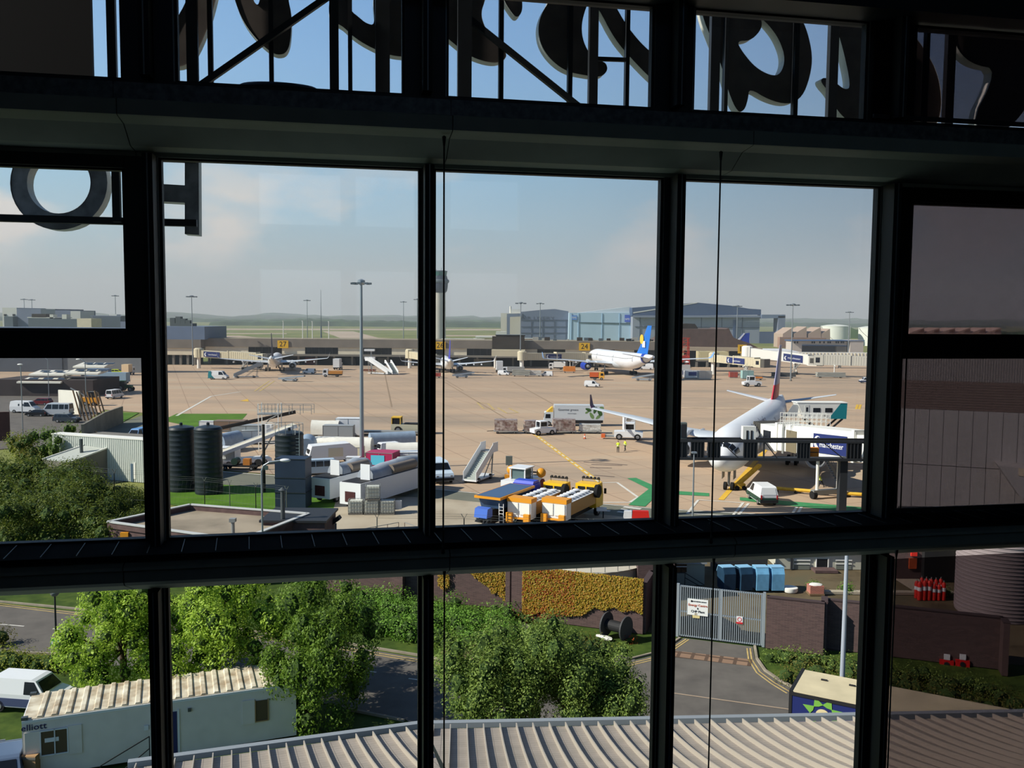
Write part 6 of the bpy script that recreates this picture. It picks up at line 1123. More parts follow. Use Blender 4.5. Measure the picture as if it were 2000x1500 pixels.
# people
def person(label,pos,rz,top=M('hi_vis_vest',(214,232,60),.6),walk=0,h=1.78,bend=0,arms=(0,0)):
    o=thing('person',label,'person',pos,rz); s=h/1.78; me=bpy.data.meshes.new('body'); L_=[]; E_=[]; r=[]
    def v(x,y,z,rr): L_.append((x*s,y*s,z*s)); r.append(rr*s); return len(L_)-1
    hip=v(0,0,.95,.15); wst=v(.02+bend*.1,0,1.12,.13); ch=v(.03+bend*.25,0,1.34,.165); nk=v(.04+bend*.34,0,1.50,.06); hd=v(.06+bend*.42,0,1.60,.095); ht=v(.06+bend*.46,0,1.70,.09); E_+= [(hip,wst),(wst,ch),(ch,nk),(nk,hd),(hd,ht)]
    for sd,wk in ((1,walk),(-1,-walk)):
        a=v(0,sd*.10,.88,.10); b=v(.16*wk+.02,sd*.11,.50,.07); c=v(.30*wk-.02 if wk>=0 else .34*wk,sd*.11,.09,.05); d=v((.30*wk if wk>=0 else .34*wk)+.16,sd*.12,.04,.04); E_+= [(hip,a),(a,b),(b,c),(c,d)]
        e=v(.03+bend*.25,sd*.20,1.42,.07); f=v(-.12*wk+arms[0]*.25+bend*.25,sd*.26,1.16,.052); g=v(-.16*wk+arms[1]*.3+.05+bend*.3,sd*.22,.92+arms[1]*.2,.042); i_=v(-.16*wk+arms[1]*.36+.07+bend*.3,sd*.21,.84+arms[1]*.24,.038); E_+= [(ch,e),(e,f),(f,g),(g,i_)]
    me.from_pydata(L_,E_,[]); b=bpy.data.objects.new('body',me); sc.collection.objects.link(b); b.parent=o
    sk=b.modifiers.new('s','SKIN'); [setattr(me.skin_vertices[0].data[i],'radius',(rr,rr)) for i,rr in enumerate(r)]; me.skin_vertices[0].data[0].use_root=True
    sb=b.modifiers.new('u','SUBSURF'); sb.levels=1; sb.render_levels=1; bpy.context.view_layer.update(); dg=bpy.context.evaluated_depsgraph_get(); nm=bpy.data.meshes.new_from_object(b.evaluated_get(dg)); b.modifiers.clear(); b.data=nm
    nm.materials.clear(); [nm.materials.append(m_) for m_ in (M('dark_trousers',(34,36,44),.8),M('skin',(206,160,134),.6),top)]
    for p_ in nm.polygons:
        z_=sum(nm.vertices[k].co.z for k in p_.vertices)/len(p_.vertices)/s; p_.material_index=0 if z_<.93 else (1 if z_>1.52 else 2)
        p_.use_smooth=True
    mb=MB(); mb.ico(((.05+bend*.45)*s,0,1.71*s),.098*s,0,2,(1,.95,.75)); mb.build('hair',M('dark_hair',(40,32,28),.8),o,True)
    mb=MB(); mb.lathe([(.20*s,1.02*s),(.19*s,1.10*s)],14,((.03+bend*.1)*s,0,0),0,False); mb.build('reflective_band',mVW,o,True)
    return o
person('left of two workers in yellow hi-vis vests standing on the open apron',G(1207,884),80,h=1.95,arms=(0,1)); person('right of two workers in yellow hi-vis vests standing on the open apron',G(1221,881),200,walk=.5,h=1.95)
person('worker in yellow vest bending forward in the shade under the near jet bridge',G(1604,952),150,walk=1,bend=1,h=1.85)
person('worker in yellow vest standing beside the blue trailer lorry far left',G(180,772),20,h=1.85)
# ================= tanks, sheds and yards below the window =================
mBlk=M('black_tank_plastic',(38,46,52),.42,var=.1,vs_=.5)
def btank(label,pos,r,h,ladder=False):
    o=thing('water_tank',label,'tank',pos,0,'tall black plastic tanks'); pr=[(r,0)]; z_=.0
    while z_<h-.6: pr+=[(r,z_+.1),(r*1.012,z_+.16),(r*1.012,z_+.3),(r,z_+.36)]; z_+=.62
    pr+=[(r,h-.3),(r*1.02,h-.25),(r*1.02,h-.1),(r*.9,h+.15),(r*.35,h+.35),(.05,h+.38)]; MB().lathe(pr,40).build('shell',mBlk,o,True); MB().lathe([(.2,h+.3),(.2,h+.65),(.1,h+.7)],12).build('vent_cap',mBlk,o)
    if ladder:
        mb=MB()
        for sx in (-.25,.25): mb.bar((r*.75+sx,-r*.75,0),(r*.75+sx,-r*.75,h+1),.06)
        for i in range(int(h/.4)): mb.bar((r*.75-.25,-r*.75,i*.4),(r*.75+.25,-r*.75,i*.4),.04)
        mb.build('ladder',mBrW,o)
        mb=MB()
        for i in range(12): a=2*PI*i/12; b=2*PI*(i+1)/12; mb.bar((r*math.cos(a),r*math.sin(a),h),(r*math.cos(a),r*math.sin(a),h+1.2),.05); mb.bar((r*math.cos(a),r*math.sin(a),h+1.2),(r*math.cos(b),r*math.sin(b),h+1.2),.05)
        mb.build('top_railing',mSteel,o)
    return o
pa=G(356,957); btank('left tall black ribbed tank beside the bright grass patch',pa,1.66,zat(836,pa.y,356))
pb_=G(407,962); btank('middle tall black ribbed tank, touching the left one',pb_+Vector((0.1,0,0)),1.66,zat(836,pb_.y,407))
pc=G(566,958); btank('third black tank standing alone, with ladder and top railing',pc,1.75,zat(846,pc.y,566),True)
p=G(574,988); o=thing('square_tank','dark slate-blue square tank in front of the third black tank','tank',p,-4); h=zat(893,p.y,574); MB().box(-1.8,1.75,-1.2,1.2,0,h).build('shell',M('slate_blue_tank',(38,52,72),.5,var=.15,vs_=.5),o); mb=MB(); [mb.box(-1.84,1.8,-1.24,1.24,z_,z_+.1) for z_ in (h*.3,h*.6,h-.12)]; mb.build('hoop_bands',mBlk,o)
p=G(516,960); o=thing('timber_pole','plain dark pole between the black tanks','pole',p); MB().tube((0,0,0),(0,0,zat(829,p.y,516)),.2,.18,10).build('pole',M('dark_timber_pole',(48,44,42),.8),o); MB().cbox((.3,0,3),(.4,.3,.5)).build('junction_box',mSteel,o)
# white ribbed shed with lean-to
A_=at(95,120); B_=at(300,114.3); d=B_-A_; ang=math.degrees(math.atan2(d.y,d.x)); Ls=d.length; o=thing('ribbed_shed','long pale ribbed metal shed wall with a lean-to, above the green bank','shed',A_,ang); mRW=M('pale_ribbed_sheet',(206,210,202),.5)
mb=MB(); mb.box(0,Ls,0,1.5,0,5.6); x=0
while x<Ls: mb.box(x,x+.12,-.05,0,0,5.55); x+=.32
mb.build('ribbed_wall',mRW,o); MB().box(-.1,Ls,-.1,1.6,5.6,5.75).build('top_flashing',mBrW,o); MB().box(0,Ls,1.5,9,0,4.9).build('shed_body',mLedge,o)
s=120/F; f=lambda px:(at(px,117).x-A_.x)/math.cos(R(ang))
xb=lambda px:at(px,111.5).x-A_.x
MB().add([(f(149),-.06,4.4),(f(203),-.06,4.2),(xb(151),-5,3.0),(xb(81),-5,3.1)],[(0,1,2,3)]).build('lean_to_roof',M('lean_to_sheet',(180,184,176),.5),o); mb=MB(); mb.bar((f(203),-.06,4.25),(xb(151),-5,3.05),.18); mb.bar((f(149),-.06,4.45),(xb(81),-5,3.15),.18); mb.build('lean_to_flashing',mBrW,o)
MB().add([(f(203),-.06,0),(xb(151),-5,0),(xb(151),-5,3.0),(f(203),-.06,4.2)],[(0,1,2,3)]).build('lean_to_side',mLedge,o); MB().add([(xb(81),-5,0),(xb(151),-5,0),(xb(151),-5,3.0),(xb(81),-5,3.1)],[(0,1,2,3)]).build('lean_to_front',mLedge,o)
MB().box(f(257),f(263),-.1,.0,0,2.4).build('door',M('slate_door',(84,104,120),.5),o); MB().box(f(264),f(268),-.1,0,.4,2.6).build('door_frame',mBrW,o); MB().tube((f(170),-2.0,0),(f(170),-2.0,5.6),.22,n=12).build('flue_pipe',mGalv,o)
# retaining wall, timber props, steps, tree screens at the car park edge
mCn=M('grey_concrete_wall',(128,124,112),.85,var=.2,vs_=.4)
def wall(label,pts,h,mat,th=.3,name='wall',cat='wall',coping=None,z0=0):
    P=[Vector(p) for p in pts]; o=thing(name,label,cat,P[0]); 
    for a,b in zip(P,P[1:]): MB().bar(a-P[0]+Vector((0,0,h/2+z0)),b-P[0]+Vector((0,0,h/2+z0)),th,h).build('wall_panel',mat,o); 
    if coping:
        for a,b in zip(P,P[1:]): MB().bar(a-P[0]+Vector((0,0,h+z0+.05)),b-P[0]+Vector((0,0,h+z0+.05)),th+.12,.1).build('coping',coping,o)
    return o
wall('grey concrete retaining wall along the ramp road, left pane',[G(162,868),G(205,840),G(239,826)],3.4,mCn,.4)
o=thing('timber_stack','leaning rusty planks and frames behind the white wall panel','planks',G(178,822)); random.seed(3)
for i in range(8): MB().bar((-2+i*.75,0,0),(-4.2+i*.75,1.2,6.2-.3*(i%3)),.28,.12).build('plank',M('weathered_plank_%d'%(i%2),((150,118,86),(112,92,74))[i%2],.85),o)
o=thing('steps','short flight of yellow-edged concrete steps beside the retaining wall','steps',G(146,866),40)
for i in range(5): MB().box(i*.9,i*.9+.9,-1.6,1.6,i*.32,i*.32+.32).build('step',mCn,o)
mb=MB(); [mb.box(i*.9,i*.9+.3,-1.6,1.6,i*.32+.32,i*.32+.34) for i in range(5)]; mb.build('nosing_paint',mYo,o)
o=thing('work_machine','orange and white machine with a hi-vis sheet beside the timber planks','machine',G(179,792)); MB().box(-1.8,1.5,-1,1,.5,2.0).build('body',mYo,o); MB().box(-.6,1.0,-.9,.9,2.0,3.4).build('cab',mVG,o); MB().bar((-1,0,2),(-5,0,4.2),.25).build('boom',mSteel,o); [wheel(o,x,y,.5) for x in (-1.2,1) for y in (-.9,.9)]
wall('low dark brick wall at the far left edge of the car park',[G(-40,862),G(20,860)],5.0,M('dark_red_brick',(86,60,54),.9,var=.2,vs_=1),.5)
# fence with barbed arms
mFen=M('grey_fence_steel',(104,108,104),.6,.3)
def fence(label,pts,h=2.6,step=3.0,mesh=True,name='mesh_fence'):
    o=thing(name,label,'fence',Vector(pts[0])); P=[Vector(p)-Vector(pts[0]) for p in pts]; wm=MB()
    for a,b in zip(P,P[1:]):
        L_=(b-a).length; n=max(1,int(L_/step)); d=(b-a).normalized(); nr=Vector((-d.y,d.x,0))
        for i in range(n+1):
            q=a.lerp(b,i/n); m=MB(); m.tube(q,q+Vector((0,0,h)),.05,n=6); m.bar(q+Vector((0,0,h)),q+d*.28+Vector((0,0,h+.45)),.04); m.bar(q+Vector((0,0,h)),q-d*.28+Vector((0,0,h+.45)),.04); m.build('post',mFen,o)
        for z_ in (.1,h*.33,h*.66,h): wm.bar(a+Vector((0,0,z_)),b+Vector((0,0,z_)),.018)
        for z_ in (h+.2,h+.42): wm.bar(a+d*.1+Vector((0,0,z_)),b+Vector((0,0,z_)),.015)
        if mesh:
            k=int(L_/.5)
            for i in range(k): wm.bar(a.lerp(b,i/k)+Vector((0,0,.05)),a.lerp(b,(i+1)/k)+Vector((0,0,h)),.008); 
    wm.build('fence_wires',mFen,o); return o
fence('thin mesh fence with forked post tops before the black tanks and grass plot',[G(300,985),G(400,990),G(500,1003),G(560,1010)],3.0,3.6)
fence('wire fence with forked post tops crossing in front of the tankers and totes',[at(735,80),at(908,80),at(1010,79),at(1160,78.5),at(1285,78)],3.6,6.4,False)
fence('mesh fence with forked post tops on top of the green bank at left',[at(96,100),at(150,100),at(215,98),at(289,97)],4.3,4.2)
# flat roofed building with parapet
p=at(300,74); h=3.6; o=thing('flat_roof_building','flat-roofed brown building with white-edged parapet below the black tanks','building',(0,0,0)); mRf=M('roof_felt',(150,138,120),.9,var=.3,vs_=.25); mBk=M('plum_brick',(96,76,74),.9,var=.2,vs_=1.5); 
c0=G(212,1024,h); c1=G(372,990,h); c2=G(602,1008,h); c3=G(470,1060,h); c4=G(320,1042,h); pg=[c0,c1,c2,c3]; o.location=(c3.x,c3.y,0); pl=[v-Vector((c3.x,c3.y,0)) for v in pg]
mb=MB(); n=4; mb.add([(v.x,v.y,0) for v in pl]+[(v.x,v.y,h-.3) for v in pl],[tuple(range(3,-1,-1)),tuple(range(4,8))]+[(i,(i+1)%4,(i+1)%4+4,i+4) for i in range(4)],0); mb.build('walls',mBk,o)
MB().add([(v.x,v.y,h-.29) for v in pl],[(0,1,2,3)]).build('roof_deck',mRf,o)
for i in range(4):
    a,b=pl[i],pl[(i+1)%4]; MB().bar(Vector((a.x,a.y,h-.05)),Vector((b.x,b.y,h-.05)),.28,.5).build('parapet',mBk,o); MB().bar(Vector((a.x,a.y,h+.25)),Vector((b.x,b.y,h+.25)),.42,.1).build('coping',M('pale_coping',(190,192,190),.6),o)
for k_ in (.15,.45): a=pl[0].lerp(pl[3],k_); MB().cbox((a.x-.15,a.y-.15,h-.75),(.7,.3,.6)).build('yellow_panel',mYo,o)
q=G(455,1036,h)-o.location; MB().tube((q.x,q.y,h-.3),(q.x,q.y,h+.9),.16,n=10).build('vent_pipe',mSteel,o); MB().cbox((q.x,q.y,h+.9),(.5,.5,.3)).build('vent_cowl',mSteel,o)
w2=thing('plant_building','dark plum brick building with flue behind the flat roof, middle','building',at(575,80)); MB().box(-2.6,3.0,-2,3,0,3.6).build('walls',mBk,w2); MB().box(-2.8,3.2,-2.2,3.2,3.6,3.8).build('roof_edge',mTr,w2)
q=at(548,78.5); o=thing('flue','short galvanised flue with conical cap right of the street lamp','flue',Vector((q.x,q.y,0))); hh=zat(957,q.y,548); MB().tube((0,0,0),(0,0,hh),.2,n=12).build('pipe',mGalv,o,True); MB().lathe([(.38,hh),(.05,hh+.25)],12).build('cap',mGalv,o)
# pipe racks and railings below the tankers
def rack(label,a,b,h,n=6,w=1.4,pipes=4,mat=mSteel):
    o=thing('pipe_rack',label,'pipe rack',a); d=b-a; nr=Vector((-d.y,d.x,0)).normalized()
    for i in range(n+1):
        q=d*(i/n); m=MB(); m.bar(q,q+Vector((0,0,h)),.12); m.bar(q+nr*w,q+nr*w+Vector((0,0,h)),.12); m.bar(q+Vector((0,0,h)),q+nr*w+Vector((0,0,h)),.1); m.bar(q+Vector((0,0,h)),q+Vector((0,0,h+.9)),.05); m.build('trestle',M('rusty_trestle',(120,86,72),.7),o)
    for k in range(pipes): q=nr*(w*k/(pipes-1)); m=MB(); m.tube(q+Vector((0,0,h+.1)),d+q+Vector((0,0,h+.1)),.09,n=8); m.build('pipe',mat,o)
    m=MB(); m.bar(Vector((0,0,h+.9)),d+Vector((0,0,h+.9)),.05); m.bar(Vector((0,0,h+.5)),d+Vector((0,0,h+.5)),.04); m.build('hand_rail',mat,o); return o
rack('long pipe rack with railings rising from the left below the tote stack',at(612,77),at(778,83),1.6,7)
rack('pipe rack with railings descending right of the middle mullion below the steps',at(790,83),at(900,76),1.6,5)
o=thing('conveyor_frame','dark slanted machine frame standing behind the left pipe rack','machine',at(636,82)); MB().bar((-2.2,0,.8),(1.2,0,3.2),.9,.35).build('boom',mBump,o); [MB().bar((x,0,0),(x,0,2.2+x*.5),.15).build('leg',mSteel,o) for x in (-1.2,.8)]
# street lamps near
def slamp(label,px,D,ytop,hx,yb=None,s=1.0,head=True,mat=mMast):
    p=at(px,D); h=zat(ytop,D,px); o=thing('street_lamp',label,'street lamp',p); x=hx*D/F
    pts=[(0,0,0),(0,0,h-.9*s),(x*.08,0,h-.45*s),(x*.3,0,h-.15*s),(x*.75,0,h)]; MB().path(pts,.085*s,10).build('pole',mat,o,True)
    MB().ico((x*.9,0,h+.02),.42*s,0,2,(1.1,.5,.36)).build('lamp_head',mVW,o,True); MB().tube((0,0,0),(0,0,1.2),.13,n=10).build('base_sleeve',mat,o); return o
slamp('pale curved street lamp rising before the dark square tank and flue',507,72,899,52)
p=at(1362,90); o=thing('street_lamp','slender pale lamp pole under the left end of the truss walkway','street lamp',p); MB().tube((0,0,0),(0,0,zat(884,90,1362)),.1,.07,10).build('pole',mMast,o); MB().cbox((0,0,zat(884,90,1362)),(.5,.5,.15)).build('lamp_head',mMast,o)
o=thing('street_lamp','tall pale lamp pole in front of the lorry and brick wall, lower right','street lamp',at(1671,46)); MB().tube((0,0,0),(0,0,10.9),.15,.09,12).build('pole',M('pale_lamp_pole',(176,184,196),.45,.2),o,True); MB().cbox((0,-.3,10.9),(.25,.9,.14)).build('lamp_head',mMast,o)
o=thing('street_lamp','globe-topped black lamp post beside the road at the far left','street lamp',at(90,57.5)); h=zat(1157,57.5,88); MB().tube((0,0,0),(0,0,h-.25),.07,.055,10).build('pole',M('black_post_paint',(40,42,44),.5),o,True); MB().ico((0,0,h),.28,0,3).build('globe',M('smoked_globe',(110,112,112),.25),o,True); MB().lathe([(.3,h+.02),(.27,h+.16),(.12,h+.27),(.02,h+.3)],16).build('globe_cap',mVW,o,True)
o=thing('assembly_sign','small green sign with white symbols fixed low on the globe lamp','sign',at(90,57.3)); z_=zat(1254,57.3,90); MB().cbox((0,-.1,z_),(.62,.04,.5)).build('board',M('green_sign_face',(30,142,72),.5),o); text('Assembly\npoint',.13,mWh2,o,(.1,-.13,z_)); MB().cbox((-.2,-.13,z_),(.1,.02,.2)).build('white_symbol',mWh2,o)
# ---------------- brick boundary wall, ivy wall, gate ----------------
def brickmat(name,c1,c2,m,s=1.0):
    mt=bpy.data.materials.new(name); mt.use_nodes=True; nt=mt.node_tree; b=nt.nodes['Principled BSDF']; b.inputs['Roughness'].default_value=.9; tc=nt.nodes.new('ShaderNodeTexCoord'); cx_=nt.nodes.new('ShaderNodeSeparateXYZ'); nt.links.new(tc.outputs['Object'],cx_.inputs[0])
    ad=nt.nodes.new('ShaderNodeMath'); nt.links.new(cx_.outputs['X'],ad.inputs[0]); nt.links.new(cx_.outputs['Y'],ad.inputs[1]); cb=nt.nodes.new('ShaderNodeCombineXYZ'); nt.links.new(ad.outputs[0],cb.inputs[0]); nt.links.new(cx_.outputs['Z'],cb.inputs[1])
    br=nt.nodes.new('ShaderNodeTexBrick'); br.inputs['Color1'].default_value=(*lin(c1),1); br.inputs['Color2'].default_value=(*lin(c2),1); br.inputs['Mortar'].default_value=(*lin(m),1); br.inputs['Scale'].default_value=s; br.inputs['Brick Width'].default_value=.24; br.inputs['Row Height'].default_value=.08; br.inputs['Mortar Size'].default_value=.006
    nt.links.new(cb.outputs[0],br.inputs[0]); nt.links.new(br.outputs[0],b.inputs['Base Color']); return mt
mBr2=brickmat('purple_brown_brick',(96,74,72),(78,60,60),(100,86,80))
ga=G(1325,1243); gb=G(1488,1263); gd=(gb-ga).normalized(); gn=Vector((-gd.y,gd.x,0))
def bw(label,segs,name='brick_wall'):
    o=thing(name,label,'wall',segs[0][0])
    for a,b,h in segs:
        a0=a-segs[0][0]; b0=b-segs[0][0]; MB().bar(a0+Vector((0,0,h/2)),b0+Vector((0,0,h/2)),.35,h).build('wall_panel',mBr2,o); MB().bar(a0+Vector((0,0,h+.04)),b0+Vector((0,0,h+.04)),.42,.08).build('coping',M('brick_coping',(70,56,56),.9),o)
    return o
r0=gb+gd*.3; e1=at(1608,0.0001) if 0 else None
def onl(px,off=0):   # point of the gate line (shifted back by off) seen in column px
    o_=gb+gn*off; k=ray(px,1200); k=Vector((k.x/k.y,1,0)); den=k.x*gd.y-k.y*gd.x; t=(o_.x*gd.y-o_.y*gd.x)/den; return Vector((k.x*t,t,0))
bw('brick boundary wall right of the steel gate, stepping back once behind the lamp pole',[(onl(1497),onl(1610),3.45),(onl(1610),onl(1610)+gn*1.3,3.45),(onl(1612,1.3),onl(1960,1.3),3.3),(onl(1960,1.3),onl(1960,1.3)+gn*-1.2,3.3)])
wa=G(1000,1203); wb=G(1256,1237); w0=G(640,1152)
hL=3.55
bw('brick wall under the red and yellow creeper, left of the steel gate',[(wa,wb,hL),(wb,wb+gn*3.2,hL)]); bw('long brick wall behind the green shrubs, left of the creeper',[(w0,wa+gn*1.6+gd*-.4,hL),(wa+gn*1.6+gd*-.4,wa+gd*-.4+gn*.1,hL)])
bw('dark brick return wall directly left of the steel gate',[(wb+gn*3.2,onl(1312,1.0),hL),(onl(1312,1.0),onl(1316),hL)])
MB_=bw('narrow dark brick buttress on the long wall',[(w0.lerp(wa,.36)+gn*.1,w0.lerp(wa,.43)+gn*.1,hL+.1)],'buttress')
gt=thing('steel_gate','grey galvanised double gate of vertical bars between the brick walls','gate',ga,math.degrees(math.atan2(gd.y,gd.x))); Lg=(gb-ga).length; mGt=M('gate_galvanised',(160,170,178),.45,.3); hg=3.65
for k in range(2):
    x0=k*Lg/2; lf=MB(); 
    for z_ in (.12,hg*.5,hg-.05): lf.bar((x0+.03,0,z_),(x0+Lg/2-.03,0,z_),.09)
    lf.bar((x0+.04,0,.1),(x0+.04,0,hg),.1); lf.bar((x0+Lg/2-.04,0,.1),(x0+Lg/2-.04,0,hg),.1); g_=lf.build('gate_leaf',mGt,gt); b_=MB(); n=19
    for i in range(n): x=x0+.12+(Lg/2-.24)*i/(n-1); b_.bar((x,-.04,.1),(x,-.04,hg+.02),.055)
    b_.build('bars',mGt,g_)
for x in (-.08,Lg+.08): MB().bar((x,0,0),(x,0,hg+.1),.18).build('gate_post',mGt,gt)
sx_=lambda px:(onl(px)-ga).length
sg=thing('gate_sign','white sign reading Energy Centre and CHP Plant on the left gate leaf','sign',ga,math.degrees(math.atan2(gd.y,gd.x))); z0=zat(1197,ga.y,1363); z1=zat(1166,ga.y,1363); x0,x1=sx_(1343),sx_(1383)
MB().box(x0,x1,-.14,-.09,z0,z1).build('board',M('sign_white_face',(238,240,238),.4),sg); mRd=M('red_lettering',(196,92,50),.5)
text('MANCHESTER AIRPORT',.09,mSignB,sg,((x0+x1)/2+.1,-.15,z1-.16)); MB().tube((x0+.28,-.15,z1-.16),(x0+.28,-.14,z1-.16),.07,n=12).build('sign_badge',mSignB,sg); text('Energy Centre',.22,mRd,sg,((x0+x1)/2,-.15,z1-.42)); text('&',.18,mSignB,sg,((x0+x1)/2,-.15,z1-.64)); text('CHP Plant',.22,mSignB,sg,((x0+x1)/2,-.15,z1-.86))
for px,y0,y1,w_,mt,lab in ((1360,1201,1212,.5,M('cream_notice',(222,206,150),.5),'small cream notice under the white sign on the gate'),(1445,1200,1214,.42,mVW,'small white and red prohibition notice on the right gate leaf')):
    s_=thing('notice_plate',lab,'notice',ga,math.degrees(math.atan2(gd.y,gd.x))); x=sx_(px); za,zb=zat(y1,ga.y-1,px),zat(y0,ga.y-1,px); MB().box(x-w_/2,x+w_/2,-.13,-.08,za,zb).build('plate',mt,s_)
    if mt is mVW: mb=MB(); mb.lathe([(.15,0),(.11,0)],20,caps=False); q=mb.build('red_ring',M('red_ring_paint',(206,40,50),.5),s_); q.rotation_euler=(PI/2,0,0); q.location=(x,-.14,(za+zb)/2+.05); MB().box(x-w_/2,x+w_/2,-.14,-.131,za,za+.12).build('red_strip',M('red_ring_paint'),s_)
    else: MB().box(x-.1,x+.1,-.14,-.131,(za+zb)/2,(za+zb)/2+.14).build('symbol',mYel,s_)
# yard behind the gate
D=72; mPk=M('portable_cream',(188,186,170),.7,var=.06,vs_=1)
def px2(o,px,D): return at(px,D).x-o.location.x
c=thing('site_cabin','small grey site cabin with a dark window behind the left gate leaf','cabin',at(1350,72)); MB().box(-1.9,1.6,0,5,0,zat(1101,72,1350)).build('walls',M('cabin_grey_green',(160,164,150),.7),c); MB().box(-2.05,1.75,-.15,5.1,zat(1101,72,1350),zat(1096,72,1350)).build('roof',M('cabin_roof_grey',(150,156,160),.6),c); MB().box(-1.0,.1,-.06,0,1.1,2.1).build('window',mVG,c); MB().box(-1.0,.1,-.09,-.05,1.55,1.62).build('window_bar',mBrW,c)
mb=MB(); mb.bar((-1.6,-.9,1.3),(-.2,-.9,1.3),.06); mb.bar((-.2,-.9,1.3),(1.4,-.9,.3),.06); mb.bar((-.2,-.9,.9),(1.4,-.9,0),.06); [mb.bar((x,-.9,0),(x,-.9,1.3),.05) for x in (-1.6,-.9,-.2)]; mb.build('handrail',mTr,c)
mBn=M('skip_bin_blue',(110,168,206),.5,var=.15,vs_=2); mBnD=M('skip_bin_dark_blue',(34,62,86),.5,var=.2,vs_=2)
for px,mt,lab in ((1418,mBnD,'leftmost dark blue skip bin behind the gate'),(1451,mBnD,'second dark blue skip bin behind the gate'),(1484,mBn,'third bin, pale blue with a sloping lid'),(1514,mBn,'rightmost pale blue bin with a sloping lid')):
    b=thing('skip_bin',lab,'bin',G(px,1152),0,'blue skip bins in the yard'); b.rotation_euler=(0,0,R(100 if mt is mBnD else 92)); MB().prism([(-.7,.15),(.6,.15),(.75,1.35),(.45,1.9),(-.5,1.95),(-.75,1.5)],-.5,.5).build('body',mt,b); MB().prism([(-.5,1.97),(.45,1.92),(.75,1.38),(.78,1.42),(.47,1.98),(-.5,2.02)],-.54,.54).build('lid',M('bin_lid_blue',(140,190,222),.45),b)
    for x in (-.5,.45):
        for y in (-.4,.4): wheel(b,x,y,.09,.06)
of2=thing('yard_office','cream single-storey yard office with an open dark door and two windows','building',at(1535,77)); x1=px2(of2,1760,77); hh=zat(1086,77,1600)+.3
MB().box(0,x1,0,6,0,hh).build('walls',mPk,of2); MB().box(-.2,x1,-.3,6.2,hh,hh+.25).build('roof',M('cabin_roof_grey'),of2); X2=lambda px:px2(of2,px,77)
MB().box(X2(1611),X2(1633),-.06,.0,.25,zat(1092,77,1620)).build('door',M('near_black_door',(30,32,34),.5),of2); MB().box(X2(1609),X2(1611),-.1,0,.2,zat(1090,77,1620)).build('door_frame',mBrW,of2); MB().box(X2(1633),X2(1635),-.1,0,.2,zat(1090,77,1620)).build('door_frame',mBrW,of2)
for a,b in ((1567,1597),(1650,1680)): w_=MB().box(X2(a),X2(b),-.05,0,zat(1112,77,a),zat(1094,77,a)).build('window',M('net_curtain_glass',(120,124,116),.3),of2); MB().box(X2(a)-.06,X2(b)+.06,-.09,-.05,zat(1102,77,a),zat(1100,77,a)).build('window_bar',mBrW,w_); MB().box(X2(a)-.06,X2(b)+.06,-.09,-.05,zat(1095,77,a),zat(1092.5,77,a)).build('window_head',mBrW,w_)
MB().box(X2(1559),X2(1562),-.2,0,0,hh).build('downpipe',mTr,of2); MB().box(X2(1600),X2(1645),-1.2,-.06,0,.22).build('door_step',mBk,of2)
p=G(1592,1160); o=thing('brick_pallet','pallet of red bricks under a torn white sheet in front of the yard office','brick pallet',p); MB().box(-.6,.6,-.5,.5,0,.14).build('pallet',M('pallet_wood',(120,96,70),.8),o); MB().box(-.55,.55,-.45,.45,.14,.75).build('bricks',brickmat('new_red_brick',(176,96,80),(150,84,72),(190,170,150)),o); MB().ico((0,0,.78),.5,0,2,(1.1,.8,.25),.12).build('torn_sheet',mTarpW,o)
o=thing('manhole_ring','round white concrete ring lying left of the brick pallet','ring',G(1543,1155)); MB().lathe([(.55,0),(.6,.1),(.6,.35),(.5,.38),(.3,.36),(.02,.36)],24).build('ring',mBrW,o,True)
o=thing('rubbish_heap','heap of white rubble bags behind the blue bins','rubble',at(1460,77)); random.seed(9)
for i in range(7): MB().ico((-1.8+i*.6+random.uniform(-.2,.2),random.uniform(-.3,.3),.7+random.uniform(0,.9)+.6),.5,0,2,(1,.8,.6),.15).build('rubble_bag',(mTarpW,M('brown_rubble',(140,112,90),.9))[i%2],o)
MB().box(-2.5,2.2,-.6,.9,0,1.1).build('skip',M('dark_skip',(52,54,58),.7),o)
rt_=thing('round_roof_building','pale conical roof of a low round building behind the creeper wall','building',at(1120,74)); MB().lathe([(7,0),(7,2.3),(7.3,2.4),(3,2.8),(.1,2.9)],40).build('roof',M('pale_cone_roof',(196,188,170),.7),rt_,True); mb=MB()
for i in range(20): a=PI+2*PI*i/40; b=PI+2*PI*(i+1)/40; mb.bar((7.2*math.cos(a),7.2*math.sin(a),2.4),(7.2*math.cos(a),7.2*math.sin(a),3.1),.05); mb.bar((7.2*math.cos(a),7.2*math.sin(a),3.1),(7.2*math.cos(b),7.2*math.sin(b),3.1),.05)
mb.build('edge_railing',mSteel,rt_)
lb=thing('low_brick_building','dark plum brick block right of the creeper wall, behind the gate wall','building',at(1296,68)); MB().box(-1.6,1.3,0,4,0,3.9).build('walls',mBr2,lb); MB().box(-1.7,1.4,-.1,4.1,3.9,4.0).build('roof_edge',mTr,lb)
